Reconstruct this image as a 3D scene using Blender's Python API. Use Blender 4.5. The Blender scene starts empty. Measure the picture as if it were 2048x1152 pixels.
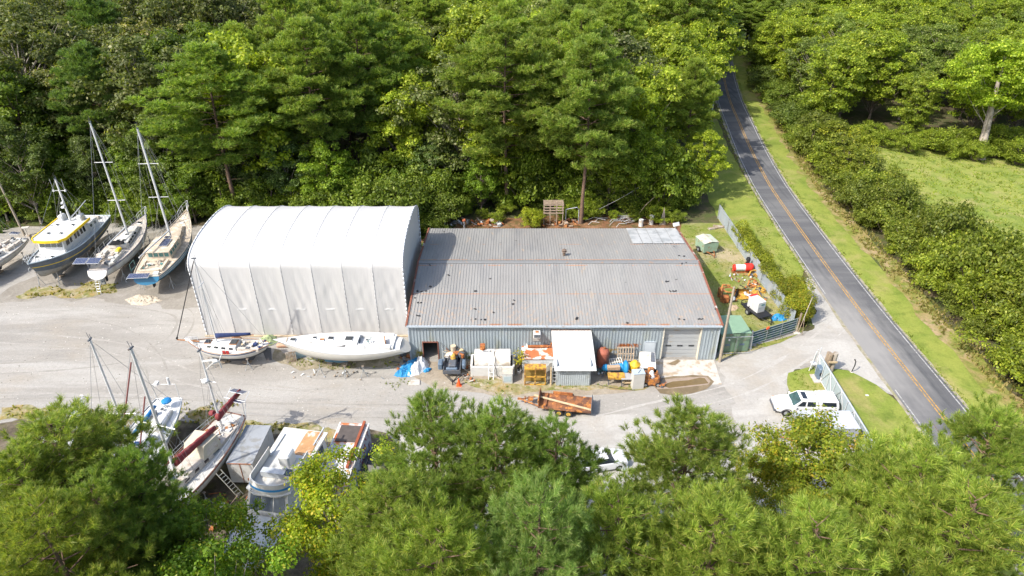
import bpy, math, random
import numpy as np
from mathutils import Vector, Matrix, noise
from mathutils.geometry import tessellate_polygon
R = math.radians
C = bpy.context.scene.collection
SC = bpy.context.scene
# ---------------------------------------------------------------- camera, sky, sun, exposure
CAM_H = 42.0; PITCH = R(31.2); FPX = 1366.0
cd = bpy.data.cameras.new('camera'); cam = bpy.data.objects.new('camera', cd); C.objects.link(cam)
cam.location = (0, 0, CAM_H); cam.rotation_euler = (math.pi/2 - PITCH, 0, 0)
cd.sensor_width = 36; cd.lens = 36*FPX/2048; cd.clip_start = 0.5; cd.clip_end = 3000
SC.camera = cam
w = bpy.data.worlds.new("World"); SC.world = w; w.use_nodes = True
nt = w.node_tree; nt.nodes.clear()
sky = nt.nodes.new('ShaderNodeTexSky'); sky.sky_type = 'NISHITA'; sky.sun_disc = False; sky.dust_density = 2.5
SUNV = Vector((.78, .52, -1.0)).normalized()
sky.sun_elevation = math.asin(-SUNV.z); sky.sun_rotation = math.atan2(-SUNV.x, -SUNV.y)
bg = nt.nodes.new('ShaderNodeBackground'); bg.inputs[1].default_value = 0.15
wo = nt.nodes.new('ShaderNodeOutputWorld')
nt.links.new(sky.outputs[0], bg.inputs[0]); nt.links.new(bg.outputs[0], wo.inputs[0])
sl = bpy.data.lights.new('sun', 'SUN'); sl.energy = 3.0; sl.angle = R(0.6); sl.color = (1, .955, .88)
so = bpy.data.objects.new('sun', sl); C.objects.link(so)
so.rotation_euler = SUNV.to_track_quat('-Z', 'Y').to_euler(); so.location = (-50, -40, 60)
SC.view_settings.view_transform = 'Standard'; SC.view_settings.look = 'None'
SC.view_settings.exposure = 1.12; SC.view_settings.gamma = 1
try:
    SC.cycles.max_bounces = 6; SC.cycles.diffuse_bounces = 3; SC.cycles.transmission_bounces = 3
    SC.cycles.transparent_max_bounces = 4
except Exception: pass

def G(px, py, z=0):
    X = (px-1024)/FPX; v = (py-576)/FPX; s, c = math.sin(PITCH), math.cos(PITCH)
    t = (CAM_H-z)/(s+v*c)
    return Vector((X*t, (c-v*s)*t, z))

# ---------------------------------------------------------------- materials
MATS = {}
def mat(name, col, rough=.7, metal=0.0, var=.12, scale=2.0, bump=0.0, bscale=30.0, dirt=None, dthr=.55, dscale=1.5, dsoft=.06, stretch=(1,1,1), spec=.4, fine=.0):
    if name in MATS: return MATS[name]
    m = bpy.data.materials.new(name); m.use_nodes = True; MATS[name] = m
    t = m.node_tree; n = t.nodes; l = t.links; b = n['Principled BSDF']
    b.inputs['Roughness'].default_value = rough; b.inputs['Metallic'].default_value = metal
    b.inputs['Specular IOR Level'].default_value = spec
    tc = n.new('ShaderNodeTexCoord'); mp = n.new('ShaderNodeMapping'); mp.inputs['Scale'].default_value = stretch
    l.new(tc.outputs['Object'], mp.inputs[0])
    no = n.new('ShaderNodeTexNoise'); no.inputs['Scale'].default_value = scale; no.inputs['Detail'].default_value = 7; no.inputs['Roughness'].default_value = .65
    l.new(mp.outputs[0], no.inputs[0])
    mr = n.new('ShaderNodeMapRange'); mr.inputs[1].default_value = .3; mr.inputs[2].default_value = .7
    mr.inputs[3].default_value = 1-var; mr.inputs[4].default_value = 1+var; l.new(no.outputs[0], mr.inputs[0])
    mx = n.new('ShaderNodeVectorMath'); mx.operation = 'SCALE'; l.new(mr.outputs[0], mx.inputs['Scale'])
    rgb = n.new('ShaderNodeRGB'); rgb.outputs[0].default_value = (*col, 1)
    src = rgb.outputs[0]
    if dirt is not None:
        dl = dirt if isinstance(dirt, list) else [(dirt, dthr, dscale, dsoft)]
        for k, (dc, dt, ds, df) in enumerate(dl):
            n2 = n.new('ShaderNodeTexNoise'); n2.inputs['Scale'].default_value = ds; n2.inputs['Detail'].default_value = 8
            n2.inputs['Roughness'].default_value = .6
            mp2 = n.new('ShaderNodeMapping'); mp2.inputs['Location'].default_value = (k*13.1+5, k*7.7, 3.3*k); mp2.inputs['Scale'].default_value = stretch
            l.new(tc.outputs['Object'], mp2.inputs[0]); l.new(mp2.outputs[0], n2.inputs[0])
            m2 = n.new('ShaderNodeMapRange'); m2.inputs[1].default_value = dt-df; m2.inputs[2].default_value = dt+df
            l.new(n2.outputs[0], m2.inputs[0])
            mm = n.new('ShaderNodeMix'); mm.data_type = 'RGBA'; l.new(m2.outputs[0], mm.inputs[0])
            l.new(src, mm.inputs[6]); mm.inputs[7].default_value = (*dc, 1); src = mm.outputs[2]
    l.new(src, mx.inputs[0])
    out = mx.outputs[0]
    if fine:
        nf = n.new('ShaderNodeTexNoise'); nf.inputs['Scale'].default_value = 9; nf.inputs['Detail'].default_value = 3
        l.new(tc.outputs['Object'], nf.inputs[0])
        mf = n.new('ShaderNodeMapRange'); mf.inputs[1].default_value = .3; mf.inputs[2].default_value = .7
        mf.inputs[3].default_value = 1-fine; mf.inputs[4].default_value = 1+fine; l.new(nf.outputs[0], mf.inputs[0])
        m3 = n.new('ShaderNodeVectorMath'); m3.operation = 'SCALE'; l.new(out, m3.inputs[0]); l.new(mf.outputs[0], m3.inputs['Scale']); out = m3.outputs[0]
    l.new(out, b.inputs['Base Color'])
    if bump:
        nb = n.new('ShaderNodeTexNoise'); nb.inputs['Scale'].default_value = bscale; nb.inputs['Detail'].default_value = 4
        l.new(mp.outputs[0], nb.inputs[0])
        bp = n.new('ShaderNodeBump'); bp.inputs['Strength'].default_value = bump; bp.inputs['Distance'].default_value = .1
        l.new(nb.outputs[0], bp.inputs['Height']); l.new(bp.outputs[0], b.inputs['Normal'])
    return m

def leafmat(name, c1, c2, c3=None, rough=.5, trans=.3):
    """foliage: each leaf island gets its own tint, the whole plant the tint of its object colour"""
    m = bpy.data.materials.new(name); m.use_nodes = True; t = m.node_tree; n = t.nodes; l = t.links
    b = n['Principled BSDF']; b.inputs['Roughness'].default_value = rough; b.inputs['Specular IOR Level'].default_value = .3
    g = n.new('ShaderNodeNewGeometry'); r = n.new('ShaderNodeValToRGB'); l.new(g.outputs['Random Per Island'], r.inputs[0])
    e = r.color_ramp.elements; e[0].color = (*c1, 1); e[1].color = (*c2, 1); e[0].position = .1; e[1].position = .8
    if c3: x = r.color_ramp.elements.new(.96); x.color = (*c3, 1)
    tc = n.new('ShaderNodeTexCoord'); no = n.new('ShaderNodeTexNoise'); no.inputs['Scale'].default_value = .55; no.inputs['Detail'].default_value = 3
    l.new(tc.outputs['Object'], no.inputs[0])
    mr = n.new('ShaderNodeMapRange'); mr.inputs[1].default_value = .35; mr.inputs[2].default_value = .65; mr.inputs[3].default_value = .72; mr.inputs[4].default_value = 1.28
    l.new(no.outputs[0], mr.inputs[0])
    s = n.new('ShaderNodeVectorMath'); s.operation = 'SCALE'; l.new(r.outputs[0], s.inputs[0]); l.new(mr.outputs[0], s.inputs['Scale'])
    oi = n.new('ShaderNodeObjectInfo'); mu = n.new('ShaderNodeVectorMath'); mu.operation = 'MULTIPLY'
    l.new(s.outputs[0], mu.inputs[0]); l.new(oi.outputs['Color'], mu.inputs[1]); l.new(mu.outputs[0], b.inputs['Base Color'])
    tr = n.new('ShaderNodeBsdfTranslucent'); t2 = n.new('ShaderNodeVectorMath'); t2.operation = 'MULTIPLY'
    l.new(mu.outputs[0], t2.inputs[0]); t2.inputs[1].default_value = (1.5, 1.5, .6); l.new(t2.outputs[0], tr.inputs[0])
    ms = n.new('ShaderNodeMixShader'); ms.inputs[0].default_value = trans
    l.new(b.outputs[0], ms.inputs[1]); l.new(tr.outputs[0], ms.inputs[2]); l.new(ms.outputs[0], n['Material Output'].inputs[0])
    return m

# ---------------------------------------------------------------- mesh building
def rot_to(d):
    return Vector(d).normalized().to_track_quat('Z', 'X').to_matrix()
class MB:
    def __init__(s): s.v = []; s.f = []; s.m = []
    def add(s, vs, fs, mi=0):
        o = len(s.v); s.v += [tuple(p) for p in vs]
        for f in fs: s.f.append(tuple(i+o for i in f)); s.m.append(mi)
        return s
    def box(s, c, size, rz=0, rx=0, ry=0, mi=0, top=None):
        """box centred at c; top=(sx,sy) scales its upper face"""
        x, y, z = (size[0]/2, size[1]/2, size[2]/2); tx, ty = top or (1, 1)
        vs = [Vector(p) for p in ((-x,-y,-z),(x,-y,-z),(x,y,-z),(-x,y,-z),(-x*tx,-y*ty,z),(x*tx,-y*ty,z),(x*tx,y*ty,z),(-x*tx,y*ty,z))]
        if rz or rx or ry:
            M = Matrix.Rotation(rz, 3, 'Z') @ Matrix.Rotation(ry, 3, 'Y') @ Matrix.Rotation(rx, 3, 'X')
            vs = [M @ p for p in vs]
        c = Vector(c)
        return s.add([p+c for p in vs], [(3,2,1,0),(4,5,6,7),(0,1,5,4),(1,2,6,5),(2,3,7,6),(3,0,4,7)], mi)
    def rbox(s, c, size, r=.05, rz=0, mi=0):
        """box with chamfered vertical edges and top"""
        x, y, z = size[0]/2, size[1]/2, size[2]/2; r = min(r, x*.9, y*.9, z*.9)
        def ring(k, h): return [(-x+k,-y+0,h),(x-k,-y,h),(x,-y+k,h),(x,y-k,h),(x-k,y,h),(-x+k,y,h),(-x,y-k,h),(-x,-y+k,h)]
        a = ring(r, -z); b = ring(r, z-r); cc = [(p[0]*(x-r)/x, p[1]*(y-r)/y, z) for p in ring(r, z)]
        M = Matrix.Rotation(rz, 3, 'Z'); c = Vector(c); vs = [M @ Vector(p)+c for p in a+b+cc]
        fs = [tuple(range(7, -1, -1)), tuple(range(16, 24))]
        for k in range(8):
            j = (k+1) % 8; fs += [(k, j, j+8, k+8), (k+8, j+8, j+16, k+16)]
        return s.add(vs, fs, mi)
    def cyl(s, a, b, r0, r1=None, n=8, mi=0, caps=True):
        r1 = r0 if r1 is None else r1; a = Vector(a); b = Vector(b)
        if (b-a).length < 1e-6: return s
        M = rot_to(b-a); vs = []
        for p, r in ((a, r0), (b, r1)):
            for k in range(n): t = 2*math.pi*k/n; vs.append(p + M @ Vector((r*math.cos(t), r*math.sin(t), 0)))
        fs = [(k, (k+1) % n, n+(k+1) % n, n+k) for k in range(n)]
        if caps: fs += [tuple(range(n-1, -1, -1)), tuple(range(n, 2*n))]
        return s.add(vs, fs, mi)
    def tube(s, pts, r, n=6, mi=0):
        for a, b in zip(pts[:-1], pts[1:]): s.cyl(a, b, r, r, n, mi)
        return s
    def ball(s, c, r, n=10, mi=0, sc=(1,1,1)):
        c = Vector(c); vs = []; fs = []; m = n//2
        for i in range(m+1):
            a = math.pi*i/m
            for k in range(n): t = 2*math.pi*k/n; vs.append((c.x+r*sc[0]*math.sin(a)*math.cos(t), c.y+r*sc[1]*math.sin(a)*math.sin(t), c.z+r*sc[2]*math.cos(a)))
        for i in range(m):
            for k in range(n): fs.append((i*n+k, (i+1)*n+k, (i+1)*n+(k+1) % n, i*n+(k+1) % n))
        return s.add(vs, fs, mi)
    def quad(s, a, b, c, d, mi=0): return s.add([a, b, c, d], [(0,1,2,3)], mi)
    def poly(s, pts, mi=0): return s.add(pts, [tuple(range(len(pts)))], mi)
    def prism(s, pts, z0, z1, mi=0):
        n = len(pts); vs = [(p[0], p[1], z0) for p in pts]+[(p[0], p[1], z1) for p in pts]
        fs = [tuple(range(n-1, -1, -1)), tuple(range(n, 2*n))]+[(k, (k+1) % n, n+(k+1) % n, n+k) for k in range(n)]
        return s.add(vs, fs, mi)
    def extr(s, pts, a, b, mi=0):
        """profile pts (x,z) swept along y from a to b"""
        n = len(pts); vs = [(p[0], a, p[1]) for p in pts]+[(p[0], b, p[1]) for p in pts]
        fs = [tuple(range(n)), tuple(range(2*n-1, n-1, -1))]+[(k, n+k, n+(k+1) % n, (k+1) % n) for k in range(n)]
        return s.add(vs, fs, mi)
    def loft(s, rings, mi=0, close=True, caps=True, mif=None):
        n = len(rings[0]); o = len(s.v)
        for r in rings: s.v += [tuple(p) for p in r]
        for i in range(len(rings)-1):
            for k in range(n if close else n-1):
                s.f.append((o+i*n+k, o+i*n+(k+1) % n, o+(i+1)*n+(k+1) % n, o+(i+1)*n+k)); s.m.append(mif(i, k) if mif else mi)
        if caps and close:
            s.f.append(tuple(o+k for k in range(n-1, -1, -1))); s.m.append(mi)
            s.f.append(tuple(o+(len(rings)-1)*n+k for k in range(n))); s.m.append(mi)
        return s
    def build(s, name, mats, parent=None, smooth=False, angle=None, label=None):
        me = bpy.data.meshes.new(name); me.from_pydata(s.v, [], s.f); me.update()
        if not isinstance(mats, (list, tuple)): mats = [mats]
        for m in mats: me.materials.append(m)
        if len(mats) > 1: me.polygons.foreach_set('material_index', s.m)
        import bmesh
        bm = bmesh.new(); bm.from_mesh(me); bmesh.ops.recalc_face_normals(bm, faces=bm.faces); bm.to_mesh(me); bm.free()
        if smooth:
            me.polygons.foreach_set('use_smooth', [True]*len(me.polygons))
            if angle is not None:
                try: me.set_sharp_from_angle(angle=R(angle))
                except Exception: pass
        o = bpy.data.objects.new(name, me); C.objects.link(o)
        if parent is not None: o.parent = parent
        if label: o['label'] = label
        return o
def tag(o, label, cat, group=None, loc=None, rz=None):
    o['label'] = label; o['category'] = cat
    if group: o['group'] = group
    if loc is not None: o.location = loc
    if rz is not None: o.rotation_euler = (0, 0, rz)
    return o
def thing(name, label, cat, loc=(0,0,0), rz=0, group=None):
    o = bpy.data.objects.new(name, None); C.objects.link(o); o.empty_display_size = .3
    return tag(o, label, cat, group, loc, rz)
def struct(o, kind='structure'): o['kind'] = kind; return o
def dup(root, loc, rz=0, label=None, scale=None, group=None, color=None):
    r = root.copy(); C.objects.link(r); r.location = loc; r.rotation_euler = (0, 0, rz)
    if scale is not None: r.scale = scale if hasattr(scale, '__len__') else (scale,)*3
    if label: r['label'] = label
    if group: r['group'] = group
    if color and r.type == 'MESH': r.color = color
    for ch in list(root.children):
        c = ch.copy(); C.objects.link(c); c.parent = r
        if color: c.color = color
        for g in ch.children:
            d = g.copy(); C.objects.link(d); d.parent = c
    return r
def npmesh(name, V, F, mats, parent=None, k=4):
    V = np.asarray(V, dtype=np.float32); F = np.asarray(F, dtype=np.int32)
    me = bpy.data.meshes.new(name); nf = len(F)
    me.vertices.add(len(V)); me.vertices.foreach_set('co', V.ravel())
    me.loops.add(nf*k); me.loops.foreach_set('vertex_index', F.ravel())
    me.polygons.add(nf); me.polygons.foreach_set('loop_start', np.arange(nf, dtype=np.int32)*k); me.polygons.foreach_set('loop_total', np.full(nf, k, dtype=np.int32))
    me.update(calc_edges=True); me.validate()
    me.materials.append(mats); o = bpy.data.objects.new(name, me); C.objects.link(o)
    if parent is not None: o.parent = parent
    return o

# ---------------------------------------------------------------- palette
rnd = random.Random(7)
WHITE = mat('white_paint', (.54,.54,.525), .35, var=.04)
GELCOAT = mat('gelcoat', (.52,.51,.475), .35, var=.08, dirt=[((.44,.40,.33), .60, 1.2, .1), ((.33,.26,.18), .70, 2.4, .05)], stretch=(1,1,.35))
CLEANWHITE = mat('clean_gelcoat', (.54,.54,.525), .3, var=.03, dirt=(.7,.68,.62), dthr=.68, dscale=.7)
CREAM = mat('cream_gelcoat', (.52,.45,.35), .5, var=.08, dirt=(.45,.36,.25), dthr=.62, dscale=1.4)
DECKTAN = mat('tan_deck', (.42,.35,.265), .7, var=.12, dirt=(.6,.52,.42), dthr=.55, dscale=1.5, fine=.1)
OLDDECK = mat('worn_deck', (.45,.405,.35), .7, var=.15, dirt=(.35,.28,.22), dthr=.6, dscale=2.5, fine=.15)
NAVY = mat('navy_paint', (.015,.03,.09), .35, var=.1)
DKBLUE = mat('blue_hull_paint', (.012,.11,.20), .3, var=.08)
GREYHULL = mat('grey_hull_paint', (.10,.12,.15), .45, var=.12, dirt=(.16,.17,.18), dthr=.55, dscale=.8)
YELLOW = mat('yellow_paint', (.80,.56,.02), .45, var=.06)
BOTTOM = mat('bottom_paint', (.055,.06,.07), .85, var=.2, dirt=(.16,.14,.13), dthr=.62, dscale=1.3)
BOTTOMGREY = mat('pale_bottom_paint', (.32,.31,.29), .85, var=.15, dirt=(.16,.14,.12), dthr=.6, dscale=1.2)
BOTBLUE = mat('faded_blue_bottom', (.10,.20,.28), .85, var=.2)
GLASS = mat('dark_window', (.018,.024,.03), .08, var=.1, spec=.8)
TEALGLASS = mat('green_window', (.08,.20,.19), .08, var=.25, scale=1.5, spec=.8)
ALU = mat('aluminium', (.62,.63,.63), .4, .35, var=.06)
STEEL = mat('galvanised_steel', (.38,.40,.41), .5, .5, var=.1, dirt=(.25,.16,.1), dthr=.68, dscale=3)
STAY = mat('rigging_wire', (.33,.33,.32), .5, .5)
WOOD = mat('weathered_wood', (.25,.19,.13), .85, var=.25, scale=4, stretch=(1,1,.2), dirt=(.35,.31,.26), dthr=.52)
PALEWOOD = mat('pale_lumber', (.50,.38,.23), .8, var=.18, scale=4)
TEAK = mat('varnished_wood', (.30,.13,.045), .5, var=.2, scale=4)
RUST = mat('rust', (.26,.085,.028), .85, var=.35, scale=3, dirt=(.42,.17,.05), dthr=.55, dscale=2.5, bump=.3)
RUSTORANGE = mat('rusty_orange_paint', (.27,.105,.04), .8, var=.3, scale=2, dirt=[((.13,.06,.035),.5,1.3,.06), ((.50,.20,.045),.6,2.2,.05)], bump=.2)
ORANGE = mat('safety_orange', (.85,.10,.02), .5, var=.05)
EQYEL = mat('equipment_yellow', (.52,.30,.04), .6, var=.15, dirt=[((.27,.13,.045), .52, 3, .05), ((.12,.07,.04), .62, 6, .04)])
EQORA = mat('equipment_orange', (.46,.18,.04), .65, var=.18, dirt=[((.20,.09,.045), .5, 3, .05), ((.10,.06,.04), .62, 6, .04)])
BLACK = mat('black_paint', (.018,.018,.02), .5, var=.2)
RUBBER = mat('rubber', (.02,.02,.021), .85, var=.2)
MAROON = mat('maroon_canvas', (.19,.032,.035), .85, var=.18, scale=4, dirt=(.26,.09,.08), dthr=.6)
NAVYCAN = mat('navy_canvas', (.025,.04,.11), .9, var=.2, scale=4)
BEIGECAN = mat('beige_canvas', (.44,.40,.31), .9, var=.1)
SOLAR = None
CONC = mat('concrete', (.44,.41,.37), .9, var=.12, dirt=(.34,.27,.19), dthr=.56, dscale=1.2, bump=.2)
GREENMET = mat('green_metal', (.13,.20,.13), .6, var=.1, dirt=(.24,.20,.13), dthr=.62, dscale=1.5)
PALEGREEN = mat('pale_green_metal', (.27,.38,.27), .65, var=.12, dirt=(.30,.15,.08), dthr=.6, dscale=2)
GREYPL = mat('grey_panel', (.42,.44,.46), .6, var=.08)
DKGREY = mat('dark_grey_metal', (.09,.10,.115), .5, var=.2, dirt=(.2,.13,.08), dthr=.64, dscale=3)
BLUEGREY = mat('blue_grey_metal', (.10,.14,.19), .45, var=.1)
BLUETARP = mat('blue_tarp', (.02,.20,.42), .55, var=.15, scale=3, bump=.5, bscale=5)
WHITETARP = mat('white_tarp', (.72,.72,.71), .6, var=.08, scale=3, bump=.5, bscale=5, dirt=(.45,.40,.36), dthr=.64)
DIRTYWHITE = mat('stained_white_paint', (.62,.60,.56), .6, var=.08, dirt=[((.42,.36,.28),.56,1.3,.08), ((.30,.14,.07),.69,3.0,.03)])
SHEDWHITE = mat('white_roof_sheet', (.49,.49,.475), .4, var=.04, dirt=(.5,.46,.42), dthr=.68, dscale=1.6)
BARK = mat('bark', (.13,.095,.07), .95, var=.3, scale=3, bump=.6, bscale=8, dirt=(.2,.17,.14), dthr=.55)
PINEBARK = mat('pine_bark', (.15,.095,.065), .95, var=.35, scale=3, bump=.6, bscale=8)
PALEBARK = mat('pale_bark', (.33,.28,.23), .95, var=.25, scale=2, bump=.5, bscale=8, dirt=(.17,.14,.11), dthr=.55)
def solarmat():
    m = mat('solar_cells', (.018,.025,.06), .15, var=.05, spec=.7); t = m.node_tree; n = t.nodes; l = t.links
    br = n.new('ShaderNodeTexBrick'); br.offset = 0; br.inputs['Scale'].default_value = 1; br.inputs['Brick Width'].default_value = .16; br.inputs['Row Height'].default_value = .16
    br.inputs['Mortar Size'].default_value = .008; br.inputs[1].default_value = (.018,.025,.065,1); br.inputs[2].default_value = (.022,.03,.075,1); br.inputs[3].default_value = (.25,.27,.33,1)
    tc = n.new('ShaderNodeTexCoord'); l.new(tc.outputs['Object'], br.inputs[0]); l.new(br.outputs[0], n['Principled BSDF'].inputs['Base Color']); return m
SOLAR = solarmat()
# ================================================================ GROUND
def jag(pts, step=1.2, amp=.5, seed=0, fr=.35):
    out = []; n = len(pts)
    for i in range(n):
        a = Vector(pts[i]); b = Vector(pts[(i+1) % n]); L = (b-a).length; k = max(1, int(L/step))
        for j in range(k):
            p = a+(b-a)*j/k
            dx = noise.noise(Vector((p.x*fr, p.y*fr, seed)))+.5*noise.noise(Vector((p.x*fr*3, p.y*fr*3, seed+5)))
            dy = noise.noise(Vector((p.x*fr, p.y*fr, seed+9)))+.5*noise.noise(Vector((p.x*fr*3, p.y*fr*3, seed+15)))
            out.append((p.x+dx*amp, p.y+dy*amp))
    return out
def sheet(name, pts, z, m, step=1.2, amp=.5, seed=0, jagged=True):
    q = jag(pts, step, amp, seed) if jagged else pts
    tri = tessellate_polygon([[Vector((p[0], p[1], 0)) for p in q]])
    b = MB(); b.add([(p[0], p[1], z) for p in q], [tuple(t) for t in tri]); o = b.build(name, m)
    for p in o.data.polygons:
        if p.normal.z < 0: p.flip()
    return struct(o)
def gmat(name, cols, scales, thr, bump=.4, bscale=12, rough=.95, fine=.2, stretch=(1,1,1), detail=9):
    """ground: base colour and a list of noise-masked colours over it"""
    m = bpy.data.materials.new(name); m.use_nodes = True; t = m.node_tree; n = t.nodes; l = t.links; b = n['Principled BSDF']
    b.inputs['Roughness'].default_value = rough; b.inputs['Specular IOR Level'].default_value = .15
    tc = n.new('ShaderNodeTexCoord'); src = None
    rgb = n.new('ShaderNodeRGB'); rgb.outputs[0].default_value = (*cols[0], 1); src = rgb.outputs[0]
    for k, (c, s, th) in enumerate(zip(cols[1:], scales, thr)):
        mp = n.new('ShaderNodeMapping'); mp.inputs['Location'].default_value = (k*31.7, k*17.3, k*3.1)
        st = stretch if not (isinstance(s, tuple)) else s[1:]
        sv = s[0] if isinstance(s, tuple) else s
        mp.inputs['Scale'].default_value = st; l.new(tc.outputs['Object'], mp.inputs[0])
        no = n.new('ShaderNodeTexNoise'); no.inputs['Scale'].default_value = sv; no.inputs['Detail'].default_value = detail; no.inputs['Roughness'].default_value = .62; no.inputs['Distortion'].default_value = .4
        l.new(mp.outputs[0], no.inputs[0]); mr = n.new('ShaderNodeMapRange'); mr.inputs[1].default_value = th-.09; mr.inputs[2].default_value = th+.09
        l.new(no.outputs[0], mr.inputs[0]); mm = n.new('ShaderNodeMix'); mm.data_type = 'RGBA'; l.new(mr.outputs[0], mm.inputs[0]); l.new(src, mm.inputs[6])
        mm.inputs[7].default_value = (*c, 1); src = mm.outputs[2]
    nf = n.new('ShaderNodeTexNoise'); nf.inputs['Scale'].default_value = 3.5; nf.inputs['Detail'].default_value = 9; nf.inputs['Roughness'].default_value = .8; l.new(tc.outputs['Object'], nf.inputs[0])
    mf = n.new('ShaderNodeMapRange'); mf.inputs[1].default_value = .3; mf.inputs[2].default_value = .7; mf.inputs[3].default_value = 1-fine; mf.inputs[4].default_value = 1+fine; l.new(nf.outputs[0], mf.inputs[0])
    sc = n.new('ShaderNodeVectorMath'); sc.operation = 'SCALE'; l.new(src, sc.inputs[0]); l.new(mf.outputs[0], sc.inputs['Scale']); l.new(sc.outputs[0], b.inputs['Base Color'])
    nb = n.new('ShaderNodeTexNoise'); nb.inputs['Scale'].default_value = bscale; nb.inputs['Detail'].default_value = 6; l.new(tc.outputs['Object'], nb.inputs[0])
    bp = n.new('ShaderNodeBump'); bp.inputs['Strength'].default_value = bump; bp.inputs['Distance'].default_value = .12; l.new(nb.outputs[0], bp.inputs['Height']); l.new(bp.outputs[0], b.inputs['Normal'])
    return m
FLOOR = gmat('forest_floor', [(.085,.07,.04),(.07,.09,.025),(.13,.10,.06)], [.25,.9], [.5,.58], bump=.6)
GRAVEL = gmat('gravel', [(.275,.257,.228),(.31,.293,.265),(.25,.233,.207),(.28,.248,.203),(.335,.319,.291),(.235,.221,.199)], [.05,(.16,.35,1.2,1),.10,(.22,.25,1.5,1),(.5,.22,1.6,1)], [.48,.56,.6,.56,.62], bump=.4, fine=.16)
WHITEGR = gmat('white_gravel', [(.34,.322,.29),(.385,.367,.335),(.30,.283,.255),(.32,.287,.24)], [(.14,1.2,.6,1),(.3,.5,1.2,1),.12], [.5,.58,.64], bump=.3, fine=.13)
LAWN = gmat('mown_grass', [(.165,.21,.036),(.22,.245,.05),(.12,.16,.026),(.30,.255,.10)], [.22,.6,.16], [.5,.6,.61], bump=.5, fine=.22)
YARDGRASS = gmat('patchy_grass', [(.165,.195,.04),(.33,.275,.17),(.12,.16,.025),(.24,.22,.07)], [.14,.5,.9], [.52,.6,.58], bump=.5, fine=.25)
DRY = gmat('dry_ditch', [(.26,.20,.085),(.17,.19,.035),(.34,.25,.15),(.12,.15,.025)], [.3,.45,1.1], [.5,.58,.56], bump=.6, fine=.3)
FIELD = gmat('meadow_grass', [(.175,.22,.042),(.235,.255,.06),(.115,.16,.028),(.29,.265,.10)], [.15,.7,.3], [.5,.58,.62], bump=.7, fine=.28)
ASPH = gmat('asphalt', [(.10,.10,.103),(.14,.139,.137),(.073,.075,.078),(.24,.23,.215)], [(.12,.3,2.5,1),(.5,3,.15,1),.12], [.5,.6,.74], bump=.15, bscale=40, fine=.08, rough=.9)
PINESTRAW = gmat('pine_straw', [(.19,.095,.05),(.26,.15,.085),(.10,.08,.03)], [.4,1.2], [.55,.55], bump=.6, fine=.3)
DARKSOIL = gmat('dark_soil', [(.10,.08,.055),(.17,.14,.10),(.06,.05,.035),(.12,.12,.035)], [.5,.9,.7], [.52,.56,.6], bump=.6, fine=.3)
WORN = gmat('dusty_soil', [(.265,.22,.165),(.31,.27,.21),(.19,.155,.115)], [.3,.8], [.5,.6], bump=.5, fine=.2)
GRAVEL.name = 'gravel'
sheet('ground', [(-700,-200),(700,-200),(700,900),(-700,900)], 0, FLOOR, jagged=False)
sheet('gravel_yard', [(-110,12),(-110,84),(-70,85.5),(-55,87),(-40,86),(-33,80),(-10,77.5),(21,77.5),(24,76),(28.5,60),(34,61),(36.4,66),(36.3,49.5),(33,52),(28,54),(26,50),(28,46),(30,30),(30,12)], .01, GRAVEL, seed=3, amp=.5)
sheet('gravel_drive', [(20,43),(20.8,54.8),(26.5,57.4),(30.8,59.3),(32.9,61.6),(34.2,65),(34.6,70),(36.6,72),(36.5,46.5),(35.6,50.5),(33.4,53.4),(30.2,54.6),(27.3,53.4),(26.0,50.4),(25.3,49),(26,44),(27,38),(27,28),(2,28),(-8,38),(-10,44),(4,46.5),(12,47.5)], .018, WHITEGR, seed=5, amp=.95, step=.5)
sheet('lawn', [(20.9,57.2),(24.5,57.8),(30.2,60.6),(29.6,87),(22,87),(21.2,77)], .026, YARDGRASS, seed=8, amp=.2)
sheet('verge', [(30.0,60.6),(31.8,61.2),(33.2,63.6),(33.8,67),(34.4,70),(36.3,74),(37,95),(39,119),(43,148),(50,180),(50,185),(40,170),(33,140),(30.2,105),(29.4,87),(30.1,70)], .03, LAWN, seed=9, amp=.25)
sheet('grass_strip', [tuple(G(*p)[:2]) for p in ((1432,722),(1440,706),(1495,697),(1592,669),(1600,650),(1600,600),(1625,610),(1622,640),(1606,664),(1560,686),(1500,703),(1455,716))], .03, YARDGRASS, seed=19, amp=.2, step=.5)
sheet('grass_island', [(26.2,49.6),(26.5,51.2),(27.3,53.0),(29.3,54.1),(30.9,54.2),(33.2,53.5),(35.0,51.4),(36.2,48.2),(36.5,44),(36.4,30),(29.5,30),(29.6,41),(29.0,45.9),(26.6,48)], .03, LAWN, seed=10, amp=.3, step=.7)
ROADC = [(-60,38.2,5.4),(20,38.6,5.4),(46,38.98,5.4),(68,39.2,5.3),(95,40.3,5.4),(108,41.5,5.4),(119,42.9,5.6),(133,45,5.7),(148,47.3,5.9),(168,51.3,6),(188,56,6),(215,64,6),(250,77,6),(300,98,6)]
def catm(P, n):
    out = []
    for i in range(len(P)-1):
        p0 = P[max(0, i-1)]; p1 = P[i]; p2 = P[i+1]; p3 = P[min(len(P)-1, i+2)]
        for j in range(n):
            t = j/n; out.append(tuple(.5*((2*b)+(-a+c)*t+(2*a-5*b+4*c-d)*t*t+(-a+3*b-3*c+d)*t**3) for a, b, c, d in zip(p0, p1, p2, p3)))
    out.append(P[-1]); return out
RC = catm(ROADC, 10)
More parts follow.
